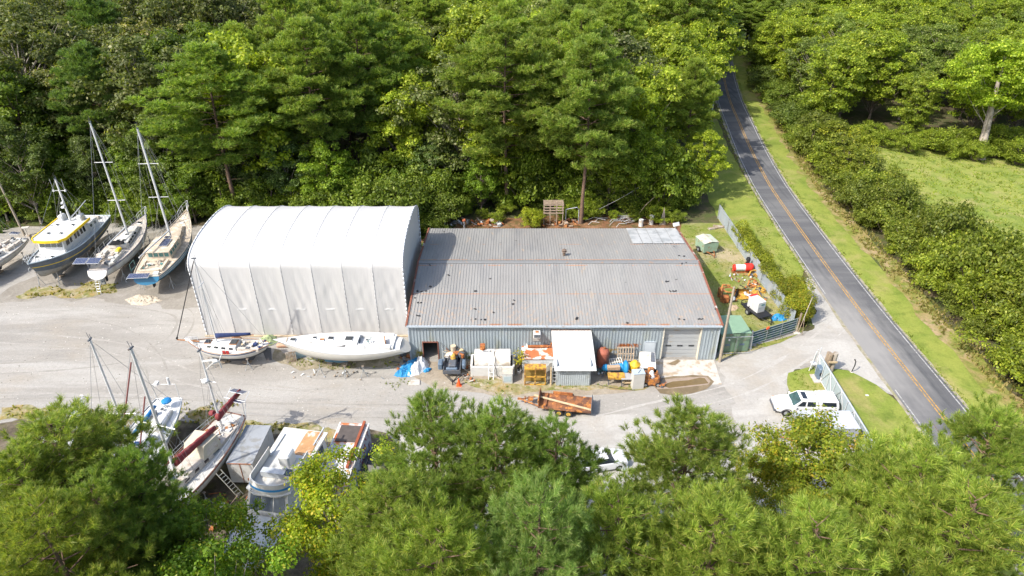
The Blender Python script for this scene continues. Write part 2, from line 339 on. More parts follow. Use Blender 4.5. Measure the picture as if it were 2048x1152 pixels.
def road_strip(name, o0, o1, z, m, y0=-60, y1=300, parent=None, jit=0):
    b = MB(); rows = []
    for y, x, wd in RC:
        if y < y0 or y > y1: continue
        j = jit*noise.noise(Vector((y*.4, o0, 3)))
        rows.append(((x+o0+j, y, z), (x+o1+j, y, z)))
    for (a, c), (d, e) in zip(rows[:-1], rows[1:]): b.quad(a, c, e, d)
    return struct(b.build(name, m))
LINEW = mat('white_road_paint', (.36,.355,.34), .8, var=.2, scale=6, dirt=(.17,.165,.16), dthr=.54, dscale=5)
LINEY = mat('yellow_road_paint', (.46,.25,.04), .8, var=.2, scale=6, dirt=(.17,.13,.08), dthr=.54, dscale=5)
def dusty():
    """gravel dust tracked onto the road at the yard entrance"""
    t = ASPH.node_tree; n = t.nodes; l = t.links; b = n['Principled BSDF']; src = b.inputs['Base Color'].links[0].from_socket
    ge = n.new('ShaderNodeNewGeometry'); mp = n.new('ShaderNodeMapping'); mp.inputs['Location'].default_value = (-36.9/3.6, -59.5/14, 0); mp.inputs['Scale'].default_value = (1/3.6, 1/14, 1)
    l.new(ge.outputs['Position'], mp.inputs[0]); ln = n.new('ShaderNodeVectorMath'); ln.operation = 'LENGTH'; l.new(mp.outputs[0], ln.inputs[0])
    no = n.new('ShaderNodeTexNoise'); no.inputs['Scale'].default_value = .9; no.inputs['Detail'].default_value = 7; m3 = n.new('ShaderNodeMapping'); m3.inputs['Scale'].default_value = (1.6,.4,1); l.new(ge.outputs['Position'], m3.inputs[0]); l.new(m3.outputs[0], no.inputs[0])
    ad = n.new('ShaderNodeMath'); ad.operation = 'ADD'; l.new(ln.outputs['Value'], ad.inputs[0]); l.new(no.outputs[0], ad.inputs[1])
    mr = n.new('ShaderNodeMapRange'); mr.inputs[1].default_value = 1.75; mr.inputs[2].default_value = .75; mr.inputs[4].default_value = .8; l.new(ad.outputs[0], mr.inputs[0])
    mm = n.new('ShaderNodeMix'); mm.data_type = 'RGBA'; l.new(mr.outputs[0], mm.inputs[0]); l.new(src, mm.inputs[6]); mm.inputs[7].default_value = (.27,.26,.245,1); l.new(mm.outputs[2], b.inputs['Base Color'])
dusty()
SHOULDER = gmat('sandy_shoulder', [(.27,.24,.18),(.22,.22,.08),(.32,.29,.25)], [.5,1.2], [.55,.55])
road_strip('verge_east', 2.4, 6.6, .012, LAWN, -20, 300)
road_strip('ditch', 6.2, 8.6, .02, DRY, -20, 300, jit=1.2)
road_strip('road_shoulder', -3.15, 3.05, .036, SHOULDER, jit=.35)
road_strip('road', -2.82, 2.78, .044, ASPH)
for a, y0, y1 in ((-2.56, -60, 51.2), (-2.56, 66, 300), (2.46, -60, 300)): road_strip('road_edge_line', a-.06, a+.06, .05, LINEW, y0, y1)
for a in (-.15, .15): road_strip('road_centre_line', a-.055, a+.055, .05, LINEY)
sheet('meadow', [(56,84),(53.5,100),(55,112),(59,121),(63,124),(80,116),(90,112),(120,100),(140,60),(100,40),(66,45),(61,66)], .02, FIELD, seed=12, amp=1.2)
sheet('pine_straw', [(-12,76.2),(21,76.2),(24,87.5),(21,88.8),(10,89.6),(-2,88.4),(-12,87)], .03, PINESTRAW, seed=14, amp=.6)
sheet('soil', [(-60,66.5),(-55,84),(-33.5,83),(-33,66),(-38,65),(-44,66),(-52,67)], .016, gmat('boatyard_soil', [(.24,.22,.188),(.205,.185,.155),(.275,.253,.22)], [.25,.7], [.5,.58]), seed=15, amp=1.2)
sheet('dark_soil', [(-60,15),(-60,45.5),(-40,46.6),(-30,46.6),(-22,46),(-16,45.4),(-11.3,45),(-9,40),(0,30),(10,26),(28,26),(28,12)], .022, DARKSOIL, seed=17, amp=1)  # darker brown ground between the front boats and below the near trees
sheet('worn_soil', [(-7.5,51),(-2,49.8),(5,49.6),(12,50.4),(14.5,52),(14.3,55.2),(-10,55.2),(-9.8,52.5)], .022, WORN, seed=18, amp=.5, step=.6)
sheet('concrete_apron', [(14.4,51.6),(20.2,51.4),(20.4,55.3),(13.4,55.3)], .03, CONC, amp=.08, seed=2)
WPATCH = gmat('weedy_ground', [(.24,.20,.10),(.15,.16,.045),(.32,.28,.20),(.28,.20,.08)], [.7,1.3,.9], [.5,.55,.58], fine=.3)
wp = lambda *q: [tuple(G(*p)[:2]) for p in q]
sheet('weed_patch', wp((40,592),(60,578),(105,572),(150,578),(185,563),(236,566),(238,584),(200,588),(150,602),(110,588),(60,598)), .020, WPATCH, seed=41, amp=.9, step=.4)
sheet('weed_patch', wp((0,815),(60,810),(110,815),(150,824),(200,820),(250,838),(325,832),(338,845),(330,858),(230,852),(160,842),(100,835),(0,842)), .024, WPATCH, seed=42, amp=.9, step=.4)
sheet('weed_patch', wp((365,825),(400,812),(440,820),(475,838),(560,845),(640,850),(705,868),(735,885),(720,900),(650,880),(560,872),(470,875),(420,865)), .024, WPATCH, seed=43, amp=.8, step=.4)
sheet('weed_patch', wp((925,762),(985,752),(1010,768),(1110,762),(1190,769),(1300,777),(1290,783),(1100,780),(1000,788),(950,776)), .026, WPATCH, seed=44, amp=.5, step=.3)
sheet('weed_patch', wp((545,700),(620,722),(720,718),(800,700),(822,705),(800,730),(700,738),(600,738),(550,722)), .020, gmat('littered_soil', [(.25,.215,.15),(.17,.15,.09),(.32,.28,.22)], [.8,1.5], [.52,.57], fine=.3), seed=45, amp=.6, step=.4)
def track(pts, z, m, wd=.32, gap=1.75, seed=0):
    P_ = catm([(p[0], p[1], 0) for p in pts], 14)
    for off in (-gap/2, gap/2):
        b = MB(); prev = None
        for i in range(len(P_)-1):
            a = Vector(P_[i][:2]); c = Vector(P_[i+1][:2]); d = (c-a).normalized() if (c-a).length else Vector((1,0)); n_ = Vector((-d.y, d.x)); q = a+n_*off
            k = max(.02, wd*(.5+.9*noise.noise(Vector((q.x*.5, q.y*.5, seed)))+.35*noise.noise(Vector((q.x*3, q.y*3, seed))))); cur = ((q+n_*k/2), (q-n_*k/2))
            if prev: b.quad((*prev[0], z), (*cur[0], z), (*cur[1], z), (*prev[1], z))
            prev = cur
        struct(b.build('tyre_track', m))
TRD = gmat('packed_gravel', [(.258,.241,.214),(.242,.225,.2),(.28,.262,.233)], [.8,2.5], [.5,.55], fine=.16); TRL = gmat('loose_gravel', [(.305,.286,.255),(.322,.303,.273),(.28,.262,.233)], [.8,2.5], [.5,.55], fine=.16)
track([(-72,52),(-55,53.5),(-42,55),(-36,58),(-37,64),(-46,66.5)], .0125, TRD, seed=1)
track([(-80,49),(-60,50),(-40,51),(-20,49.5),(-2,48),(12,47),(24,51)], .0135, TRL, seed=2)
track([(-78,47.2),(-58,48),(-38,48.6),(-22,47.8),(-4,47.4),(2,46.5)], .0145, TRD, seed=3)
track([(-70,60),(-52,59),(-40,57),(-30,52),(-14,49),(-4,49.5)], .0155, TRL, seed=4, wd=.26)
track([(-48,62),(-42,60),(-37,56),(-34,51),(-36,47.5)], .0165, TRD, seed=5, wd=.26)
track([(2,44),(12,47.5),(22,51),(30,56.5),(36,62)], .0195, gmat('worn_white_gravel', [(.35,.33,.30),(.39,.37,.335)], [1.2], [.55], fine=.14), seed=6, wd=.4)
# puddle: wet rim and water in a shallow dip
WET = gmat('wet_gravel', [(.21,.16,.10),(.15,.115,.07)], [.8], [.52], rough=.4, fine=.1)
MUDWATER = mat('muddy_water', (.15,.105,.05), .12, var=.12, spec=.5)
DRIEDMUD = mat('dried_mud', (.27,.21,.16), .8, var=.15)
sheet('wet_ground', [tuple(G(*p)[:2]) for p in ((1308,770),(1318,758),(1345,753),(1385,750),(1415,752),(1428,764),(1415,778),(1390,788),(1350,793),(1318,786))], .034, WET, amp=.15, step=.4, seed=21)
sheet('wet_ground', [tuple(G(*p)[:2]) for p in ((1335,728),(1356,718),(1362,722),(1350,731))], .036, WET, amp=.12, step=.3, seed=22)
sheet('dried_mud', [tuple(G(*p)[:2]) for p in ((1309,766),(1318,761),(1350,757),(1385,755),(1412,754),(1421,763),(1416,770),(1380,774),(1340,778),(1314,779))], .038, DRIEDMUD, amp=.06, step=.4, seed=23)
struct(sheet('puddle', [tuple(G(*p)[:2]) for p in ((1330,769),(1345,763.5),(1375,761),(1400,755.5),(1409,757),(1417,767),(1395,770),(1365,773),(1338,777),(1331,774))], .042, MUDWATER, amp=.06, step=.35, seed=24))
sheet('puddle', [tuple(G(*p)[:2]) for p in ((1318,770),(1325,768),(1330,771),(1324,774),(1318,773))], .042, MUDWATER, amp=.03, step=.3, seed=25)

# ---------------------------------------------------------------- weeds (stuff)
def inpoly(x, y, P):
    c = False; j = len(P)-1
    for i in range(len(P)):
        if (P[i][1] > y) != (P[j][1] > y) and x < (P[j][0]-P[i][0])*(y-P[i][1])/(P[j][1]-P[i][1]+1e-9)+P[i][0]: c = not c
        j = i
    return c
WEEDM = leafmat('weed_blades', (.15,.17,.035), (.30,.27,.07), (.42,.31,.13), trans=.5)
GRASSM = leafmat('grass_blades', (.16,.22,.03), (.27,.32,.06), (.40,.36,.13), trans=.5)
def tufts(name, polys, dens, m, size=.16, seed=1, thr=-.1, fr=.5, col=(1,1,1,1), z=.03, h=1.0):
    r = np.random.RandomState(seed); V = []; F = []
    for P in polys:
        xs = [p[0] for p in P]; ys = [p[1] for p in P]; A = (max(xs)-min(xs))*(max(ys)-min(ys))
        for _ in range(int(A*dens)):
            x = r.uniform(min(xs), max(xs)); y = r.uniform(min(ys), max(ys))
            if not inpoly(x, y, P) or noise.noise(Vector((x*fr, y*fr, seed))) < thr+r.uniform(-.15,.15): continue
            for k in range(4):
                a = r.uniform(0, 6.28); s = size*r.uniform(.5, 1.4); hh = s*h*r.uniform(.5, 1.2); lean = r.uniform(0, .6)*s; a2 = r.uniform(0, 6.28)
                ox = x+r.uniform(-.1,.1); oy = y+r.uniform(-.1,.1); i = len(V)
                V += [(ox-math.cos(a)*s*.3, oy-math.sin(a)*s*.3, z), (ox+math.cos(a)*s*.3, oy+math.sin(a)*s*.3, z), (ox+math.cos(a2)*lean, oy+math.sin(a2)*lean, z+hh)]
                F.append((i, i+1, i+2))
    o = npmesh(name, V, F, m, k=3); o['kind'] = 'stuff'; o.color = col
    return o
px = lambda *q: [tuple(G(*p)[:2]) for p in q]
tufts('weeds', [px((45,590),(60,578),(120,570),(190,565),(235,568),(240,585),(200,590),(150,600),(110,590),(60,598)),
                px((0,812),(110,812),(200,820),(330,830),(340,855),(230,850),(100,835),(0,838)),
                px((320,812),(480,800),(480,850),(380,850)),
                px((470,848),(560,845),(640,852),(700,870),(720,890),(640,870),(560,862),(480,872))], 9, WEEDM, .22, 3, thr=-.12)
tufts('weeds', [px((930,760),(985,755),(1010,768),(1110,765),(1190,770),(1300,775),(1300,780),(1100,778),(1000,790),(930,775)), px((760,770),(800,745),(830,765),(790,782)),
                px((560,715),(700,720),(800,700),(820,690),(800,735),(600,740))], 9, GRASSM, .16, 4, thr=-.05)
tufts('long_grass', [px((1440,722),(1500,700),(1590,672),(1615,640),(1625,600),(1600,560),(1560,500),(1520,440),(1500,440),(1545,520),(1590,590),(1600,640),(1560,668),(1480,690),(1440,710)),
                px((1575,785),(1590,745),(1625,735),(1640,745),(1650,770),(1620,790))], 10, GRASSM, .13, 5, thr=-.2)
tufts('ditch_grass', [[(46.0,45),(48.5,45),(48.7,70),(50,95),(53,119),(56,140),(60,160),(57,160),(53,140),(49.5,119),(47,95),(46,70)]], 9, leafmat('ditch_blades', (.14,.15,.03), (.30,.25,.08), (.36,.28,.13)), .3, 6, thr=-.3)
tufts('meadow_grass', [[(58,84),(56,100),(60,120),(80,113),(95,105),(100,70),(66,45),(61,66)]], 5.0, GRASSM, .22, 7, thr=-.1, col=(1.15,1.15,1,1))
def roadx(y):
    for (a, xa, _), (b_, xb, _) in zip(ROADC[:-1], ROADC[1:]):
        if a <= y <= b_: return xa+(xb-xa)*(y-a)/(b_-a)
    return 98
edge = lambda y0, y1, a, c: [(roadx(y)+a, y) for y in range(y0, y1, 4)]+[(roadx(y)+c, y) for y in range(y1, y0, -4)]
tufts('verge_grass', [edge(70, 180, -3.7, -2.75), edge(30, 180, 2.7, 3.5), edge(30, 48, -3.7, -2.75)], 14, GRASSM, .13, 13, thr=-.15, z=.04)
def stones(name, polys, dens, m, seed, s0=.05, s1=.16):
    r = np.random.RandomState(seed); V = []; F = []
    for P in polys:
        xs = [p[0] for p in P]; ys = [p[1] for p in P]
        for _ in range(int((max(xs)-min(xs))*(max(ys)-min(ys))*dens)):
            x = r.uniform(min(xs), max(xs)); y = r.uniform(min(ys), max(ys))
            if not inpoly(x, y, P) or noise.noise(Vector((x*.3, y*.3, seed))) < r.uniform(-.3, .4): continue
            s = r.uniform(s0, s1); a = r.uniform(0, 6.28); i = len(V)
            for k in range(4): V.append((x+s*.6*math.cos(a+k*1.57), y+s*.4*math.sin(a+k*1.57), .02))
            V.append((x, y, .02+s*.6)); F += [(i,i+1,i+4),(i+1,i+2,i+4),(i+2,i+3,i+4),(i+3,i,i+4)]
    o = npmesh(name, V, F, m, k=3); o['kind'] = 'stuff'; return o
yardp = [[(-75,46),(-75,66),(-50,66),(-34,64),(-33,58),(-10,53),(12,50),(22,50),(26,47),(26,38),(10,44),(-30,46)]]
stones('loose_stones', yardp, .9, mat('pale_stone', (.42,.40,.36), .9, var=.2), 3); stones('loose_stones', yardp, .8, mat('dark_stone', (.14,.125,.10), .9, var=.3), 4, .05, .13)
tufts('lawn_weeds', [[(21.4,58),(24.5,58.5),(30,61),(29.2,86),(22,86)]], 7, GRASSM, .12, 8, thr=-.02)
tufts('undergrowth', [px((0,470),(60,440),(140,420),(300,425),(400,418),(400,380),(0,380))], 5, leafmat('undergrowth_leaves', (.04,.07,.015), (.10,.15,.03)), .5, 9, thr=-.3)
tufts('undergrowth', [[(-33,74),(-33,86),(-8,86),(-8,78),(-12,76)], [(-8,90.5),(26,91),(26,96),(-8,96)]], 5, leafmat('undergrowth_green', (.05,.085,.012), (.12,.18,.03)), .5, 10, thr=-.3)
# ================================================================ TREES
def unit(a): return a/np.maximum(np.linalg.norm(a, axis=1, keepdims=True), 1e-6)
def leaves(centers, outward, size, r, droop=0.0, asp=.55, up=.5):
    """diamond leaf blades, facing mostly outward and up"""
    n = len(centers); nrm = unit(outward*.8+np.array([0,0,up])+r.normal(0, .55, (n,3)))
    t = unit(np.cross(nrm, r.normal(0, 1, (n,3)))); s = np.cross(nrm, t)
    L = (size*r.uniform(.6, 1.35, (n,1))); W = L*asp
    V = np.stack([centers+t*L, centers+s*W, centers-t*L, centers-s*W], 1); V[:,0,2] -= droop*L[:,0]
    return V.reshape(-1,3), np.arange(n*4).reshape(-1,4)
def needles(centers, axis, n, length, width, r, spread=.75, twig=.12):
    """bursts of needles round each twig tip"""
    m = len(centers); c = np.repeat(centers, n, 0); ax = np.repeat(axis, n, 0)
    c = c - ax*r.uniform(0, twig, (len(c),1))
    d = unit(ax+unit(r.normal(0, 1, (len(c),3)))*spread); L = length*r.uniform(.7, 1.15, (len(c),1))
    s = unit(np.cross(d, r.normal(0, 1, (len(c),3))))*width
    V = np.stack([c-s, c+s, c+d*L+s*.35, c+d*L-s*.35], 1)
    return V.reshape(-1,3), np.arange(len(c)*4).reshape(-1,4)
def trunk_mb(h, r0, limbs, lean=(0,0), n=7):
    b = MB(); pts = []
    for i in range(9):
        t = i/8; pts.append(Vector((lean[0]*t+.15*math.sin(t*5+h), lean[1]*t+.12*math.sin(t*4+1+h), h*t)))
    for i in range(8): b.cyl(pts[i], pts[i+1], r0*(1-.8*i/8)*(1.35 if i == 0 else 1), r0*(1-.8*(i+1)/8), n, caps=False)
    for (a, m, c, r) in limbs: b.cyl(a, m, r, r*.7, 5, caps=False); b.cyl(m, c, r*.7, r*.25, 4, caps=False)
    return b
LEAF = dict(
 broad=leafmat('broad_leaves', (.125,.175,.018), (.245,.30,.034), (.38,.40,.07), trans=.45),
 olive=leafmat('olive_leaves', (.10,.13,.028), (.20,.225,.055), (.40,.38,.20), trans=.45),
 pine=leafmat('pine_needles', (.125,.185,.034), (.235,.305,.066), (.39,.38,.12), rough=.45, trans=.45),
 bush=leafmat('shrub_leaves', (.115,.15,.016), (.235,.27,.034), (.38,.38,.07), trans=.45),
 autumn=leafmat('turning_leaves', (.13,.18,.018), (.27,.31,.035), (.42,.32,.05), trans=.45))
def make_broad(name, seed, h=16, rad=4.5, base=.35, nclump=75, per=150, size=.30, leafk='broad', bark=None, clr=(.8,1.35), up=.5, lobes=.35, flat=.8, label='', cat='tree', r0=.22, lstep=3):
    r = np.random.RandomState(seed); root = thing(name, label, cat)
    cz = h*(base+1)/2; hz = h*(1-base)/2; Cs = []; O = []; limbs = []; K = []
    for i in range(nclump):
        d = unit(r.normal(0, 1, (1,3)))[0]; d[2] = d[2]*.9+.1
        k = 1+lobes*noise.noise(Vector((d[0]*1.7, d[1]*1.7, d[2]*1.7+seed*3.1)))*2
        q = r.uniform(.45, 1)**.5
        p = np.array([d[0]*rad*k*q, d[1]*rad*k*q, cz+d[2]*hz*(.8+.2*k)*q])
        cr = r.uniform(*clr); K.append((p, cr))
        m = int(per*cr*cr); dd = unit(r.normal(0, 1, (m,3))); dd[:,2] = np.abs(dd[:,2])*.9-.25; dd = unit(dd)
        rr = cr*(.8+.28*r.normal(0, 1, (m,1))); pp = p+dd*rr*np.array([1,1,flat])
        Cs.append(pp); O.append(dd)
        if i % lstep == 0:
            z0 = max(h*base*.6, p[2]-np.hypot(p[0], p[1])*1.1-1); a = Vector((0,0,min(z0, h*.8))); e = Vector(p); mid = a.lerp(e, .5)+Vector((0,0,-.3))
            limbs.append((a, mid, e, .05+.03*r.rand()))
    V, F = leaves(np.concatenate(Cs), np.concatenate(O), size, r, .1, .6, up)
    V[:,2] = np.maximum(V[:,2], .05)
    trunk_mb(h*.88, r0, limbs).build('trunk', bark or BARK, root, smooth=True)
    npmesh('crown', V, F, LEAF[leafk], root); return root
def make_pine(name, seed, h=21, rad=3.8, base=.42, nbr=46, tuft=26, nn=6, L=.42, W=.05, label='', cat='tree', spread=.75, up=.6, r0=.24, puff=.75, dead=6, ncf=1.5, twig=.12):
    r = np.random.RandomState(seed); root = thing(name, label, cat); Cs = []; A = []; limbs = []
    for i in range(nbr):
        t = (i+.5)/nbr; z = h*(base+(1-base)*t**.9*.97); ang = i*2.4+r.uniform(-.5,.5)
        prof = (.55+.75*math.sin(min(1, t*1.35+.15)*math.pi*.75))*(1-t**3.2)+.12
        Lb = rad*prof*r.uniform(.65, 1.15); rise = (.18+.75*t)*Lb*.55
        d = np.array([math.cos(ang), math.sin(ang), 0]); a = np.array([0,0,z]); e = a+d*Lb+np.array([0,0,rise])
        limbs.append((Vector(a), Vector(a+d*Lb*.55+np.array([0,0,rise*.35])), Vector(e), .03+.045*(1-t)))
        nc = max(2, int(Lb*ncf))
        for k in range(nc):
            q = .35+.65*(k+1)/nc; side = np.array([-d[1], d[0], 0])*r.uniform(-1, 1)*Lb*.33*q
            c = a+d*Lb*q+side+np.array([0,0,rise*q*q+r.uniform(-.2,.3)]); pr = puff*r.uniform(.65, 1.2)
            m = int(tuft*pr*pr*1.6); dd = unit(r.normal(0, 1, (m,3))); dd[:,2] = np.abs(dd[:,2])*1.0-.3; dd = unit(dd)
            Cs.append(c+dd*pr*r.uniform(.55, 1, (m,1))*np.array([1,1,.6])); ax = unit(dd*.7+d*.35+np.array([0,0,up])); A.append(ax)
    for i in range(dead):
        z = h*base*r.uniform(.45, .98); ang = r.uniform(0, 6.28); d = Vector((math.cos(ang), math.sin(ang), .05)); a = Vector((0,0,z)); limbs.append((a, a+d*.9, a+d*r.uniform(1.2,2.4), .03))
    V, F = needles(np.concatenate(Cs), np.concatenate(A), nn, L, W, r, spread, twig)
    trunk_mb(h*.97, r0, limbs).build('trunk', PINEBARK, root, smooth=True)
    npmesh('crown', V, F, LEAF['pine'], root); return root
PRO = bpy.data.objects
def tint(root, col):
    for c in root.children:
        if c.name.startswith('crown') or c.name.startswith('foliage'): c.color = col
# prototypes (the first placement of each kind uses the prototype itself)
class Kind:
    def __init__(s, roots): s.roots = roots; s.used = set()
    def place(s, x, y, sc, rz, label, col, group=None, k=None, z=0):
        k = rnd.randrange(len(s.roots)) if k is None else k % len(s.roots); o = s.roots[k]
        if k not in s.used: s.used.add(k)
        else: o = dup(o, (0,0,0))
        o.location = (x, y, z); o.rotation_euler = (0, 0, rz); o.scale = sc if hasattr(sc, '__len__') else (sc,)*3
        o['label'] = label
        if group: o['group'] = group
        tint(o, (*col, 1)); return o
    def finish(s):
        for k, o in enumerate(s.roots):
            if k not in s.used:
                for c in list(o.children): bpy.data.objects.remove(c)
                bpy.data.objects.remove(o)
FP = Kind([make_pine('pine_tree', 11+i, h=25, rad=4.3, base=.36, nbr=56+3*i, tuft=24, nn=12, L=.40, W=.036, spread=.85, puff=.9, twig=.35, up=.9) for i in range(4)])
FB = Kind([make_broad('broadleaf_tree', 21+i, h=18, rad=4.9, base=.14, nclump=200, per=150, size=.20, clr=(.5,1.25), leafk='broad', lobes=.55) for i in range(4)])
FO = Kind([make_broad('oak_tree', 31+i, h=21, rad=5.6, base=.22, nclump=230, per=130, size=.20, clr=(.5,1.2), leafk='olive', lobes=.65, bark=PALEBARK) for i in range(3)])
FC = Kind([make_broad('young_tree', 41+i, h=9, rad=1.9, base=.10, nclump=40, per=150, size=.20, clr=(.5,.85), leafk='bush') for i in range(2)])
SH = Kind([make_broad('shrub', 51+i, h=4.2, rad=2.5, base=.02, nclump=70, per=230, size=.125, clr=(.35,.95), lobes=.6, leafk='bush', r0=.06, cat='shrub') for i in range(4)])
PNEAR = Kind([make_pine('pine_tree', 61+i, h=20, rad=3.0, base=.40, nbr=62, tuft=6.5, nn=52, L=.31, W=.0115, spread=.85, puff=.85, dead=14, ncf=2.5, twig=.34, up=1.0) for i in range(4)])
BNEAR = Kind([make_broad('maple_tree', 71+i, h=13, rad=3.2, base=.26, nclump=95, per=400, size=.105, clr=(.5,.95), leafk='autumn', lobes=.6, bark=PALEBARK) for i in range(3)])

GF = 'trees of the wood behind the yard'
def ok(x, y, used, dmin):
    return all((x-a)**2+(y-b)**2 > dmin*dmin for a, b in used)
used = []
def put(kind, x, y, sc, label, col, group=None, k=None, rz=None):
    used.append((x, y)); return kind.place(x, y, sc, rnd.uniform(0, 6.28) if rz is None else rz, label, col, group, k)
# trees one can tell apart -----------------------------------------------------
def atop(px_, py_, h): p = G(px_, py_, h); return p.x, p.y
NAMED = [  # kind, apex pixel, height m, width factor, tint, label
 (FP, 400, 90, 24, 1.45, (.95,1.05,.8), 'broad dark green pine with layered flat boughs above the two tall masts'),
 (FO, 245, 40, 22, 1.2, (1.05,.95,.95), 'greyish oak with pale seed clusters left of the layered pine'),
 (FO, 150, 130, 19, 1.0, (1.0,.95,.9), 'olive grey oak rising above the yellow trimmed trawler'),
 (FB, 330, 2, 18, 1.0, (1.25,1.35,.8), 'bright yellow green tree in the back of the wood, above the layered pine'),
 (FO, 460, 5, 19, .95, (1.25,1.15,1.1), 'pale tan topped oak between the bright tree and the tall pines'),
 (FC, 583, 285, 8.5, 1.0, (1.25,1.2,.7), 'small narrow yellow green sapling in front of the dark wood, behind the white shelter'),
 (FP, 600, 40, 26, 1.2, (1.0,1.05,.8), 'tall pine behind the white shelter, right of the layered pine'),
 (FP, 705, 10, 27, 1.0, (.85,.95,.75), 'tall straight trunked pine behind the right half of the white shelter'),
 (FB, 870, 190, 13, 1.0, (1.1,1.05,1.15), 'rounded tree with silvery leaf tips, behind the shelter ridge end'),
 (FB, 1310, 45, 18, .75, (1.35,1.25,.75), 'tall narrow yellow green tree among the pines, left of the road'),
 (FP, 1010, 45, 26, 1.3, (1.0,1.02,.8), 'wide crowned pine standing over the middle of the wood'),
 (FP, 1185, 75, 25, 1.2, (1.0,1.05,.85), 'pine with drooping rounded boughs behind the middle of the metal roof'),
 (FP, 1395, 120, 19, 1.0, (1.1,1.1,.8), 'pine leaning its boughs over the bend of the road'),
 (FB, 1422, 262, 10.5, .78, (1.45,1.42,.85), 'bright yellow green tree at the corner of the metal fence by the road'),
 (FB, 1345, 285, 9.5, .85, (1.15,1.15,.8), 'mid green tree by the back right corner of the metal roof'),
 (FB, 1060, 260, 11, .9, (.95,1.05,.75), 'deep green leafy tree behind the slatted wood rack'),
 (FB, 960, 300, 9.5, .8, (.8,1.0,.7), 'dark leafy tree left of the slatted wood rack'),
 (FO, 500, 330, 7.5, .8, (.85,1.05,.8), 'dark bushy oak at the left end of the white shelter'),
 (FB, 790, 340, 7, .75, (.8,1.0,.75), 'low dark tree beside the shelter ridge end'),
]
for kd, ax, ay, h, wf, col, lab in NAMED:
    x, y = atop(ax, ay, h); base = {id(FP): 25, id(FB): 18, id(FO): 21, id(FC): 9}[id(kd)]
    s = h/base; put(kd, x, y, (s*wf, s*wf, s), lab, col)
# the rest of the wood ---------------------------------------------------------
def woodland(n, region, dmin, pick, seed):
    r = random.Random(seed); c = 0; t = 0
    while c < n and t < n*60:
        t += 1; x = r.uniform(region[0], region[1]); y = r.uniform(region[2], region[3])
        if not region[4](x, y) or not ok(x, y, used, dmin): continue
        pick(r, x, y); c += 1
def west(x, y):
    e = 91.5 if x > -12 else (87.5 if x > -40 else 88)
    return y > e+1.5*math.sin(x*.3) and x < roadx(y)-7-(3 if y < 130 else 0) and abs(x) < .79*y+8 and not (x > 22 and y < 92)
def pickw(r, x, y):
    front = y < 94; q = r.random(); v = r.uniform(.85, 1.15); g = GF
    if front:
        if x < -38: kd, sc, col, lab = (FO, r.uniform(.5,.75), (.65*v,.78*v,.6), 'dark olive bushy oak along the edge of the wood behind the left boats') if q < .7 else (FB, r.uniform(.5,.7), (.7*v,.85*v,.6), 'dark green bushy tree along the edge of the wood behind the left boats')
        elif x < -8: kd, sc, col, lab = (FO, r.uniform(.45,.7), (.75*v,1.0*v,.7), 'low dark oak at the edge of the wood behind the white shelter') if q < .5 else (FB, r.uniform(.5,.7), (.85*v,v,.7), 'low green tree at the edge of the wood behind the white shelter')
        else: kd, sc, col, lab = (FB, r.uniform(.5,.8), (1.0*v,1.1*v,.8), 'leafy green tree at the edge of the wood behind the metal roof')
        g = 'low trees along the edge of the wood'
    elif x < -42:
        if q < .62: kd, sc, col, lab = FO, r.uniform(.95,1.25), (.70*v,.72*v,.66*v), 'tall olive grey oak in the dark left part of the wood'
        elif q < .85: kd, sc, col, lab = FB, r.uniform(.95,1.25), (.6*v,.7*v,.65*v), 'tall dark green broadleaf in the left part of the wood'
        else: kd, sc, col, lab = FP, r.uniform(.9,1.05), (.7*v,.85*v,.75), 'dark pine in the left part of the wood'
    else:
        if q < .5: kd, sc, col, lab = FP, r.uniform(.9,1.15), (1.1*v,1.13*v,.9), 'tall green pine in the middle of the wood'
        elif q < .82: kd, sc, col, lab = FB, r.uniform(.95,1.35), (1.25*v,1.25*v,.85), 'green broadleaf tree among the pines of the wood'
        else: kd, sc, col, lab = FO, r.uniform(.9,1.1), (.9*v,.95*v,.85), 'olive broadleaf tree among the pines of the wood'
    put(kd, x, y, (sc*r.uniform(.95,1.1), sc*r.uniform(.95,1.1), sc), lab, col, g)
woodland(50, (-85, 33, 86, 96, lambda x, y: west(x, y) and not (-25 < x < -17)), 4.3, pickw, 1)
woodland(115, (-128, 80, 95, 160, west), 7.0, pickw, 2)
woodland(18, (20, 62, 150, 185, west), 6.0, pickw, 12)
def east(x, y):
    return x > roadx(y)+10.5+(3 if y < 150 else -1) and x < .79*y+6 and y > 122-.10*(x-60) and not (x < 57 and y < 126)
def picke(r, x, y):
    q = r.random(); v = r.uniform(.85, 1.2)
    if q < .6: kd, sc, col, lab = FB, r.uniform(.65,1.0), (1.05*v,1.08*v,.8), 'sunlit green broadleaf tree in the wood right of the road'
    elif q < .85: kd, sc, col, lab = FO, r.uniform(.6,.85), (.95*v,1.1*v,.7), 'dull green bushy oak in the wood right of the road'
    else: kd, sc, col, lab = FB, r.uniform(.9,1.1), (1.25*v,1.25*v,.8), 'taller yellow green tree in the wood right of the road'
    put(kd, x, y, (sc*1.1, sc*1.1, sc), lab, col, 'trees of the wood right of the road')
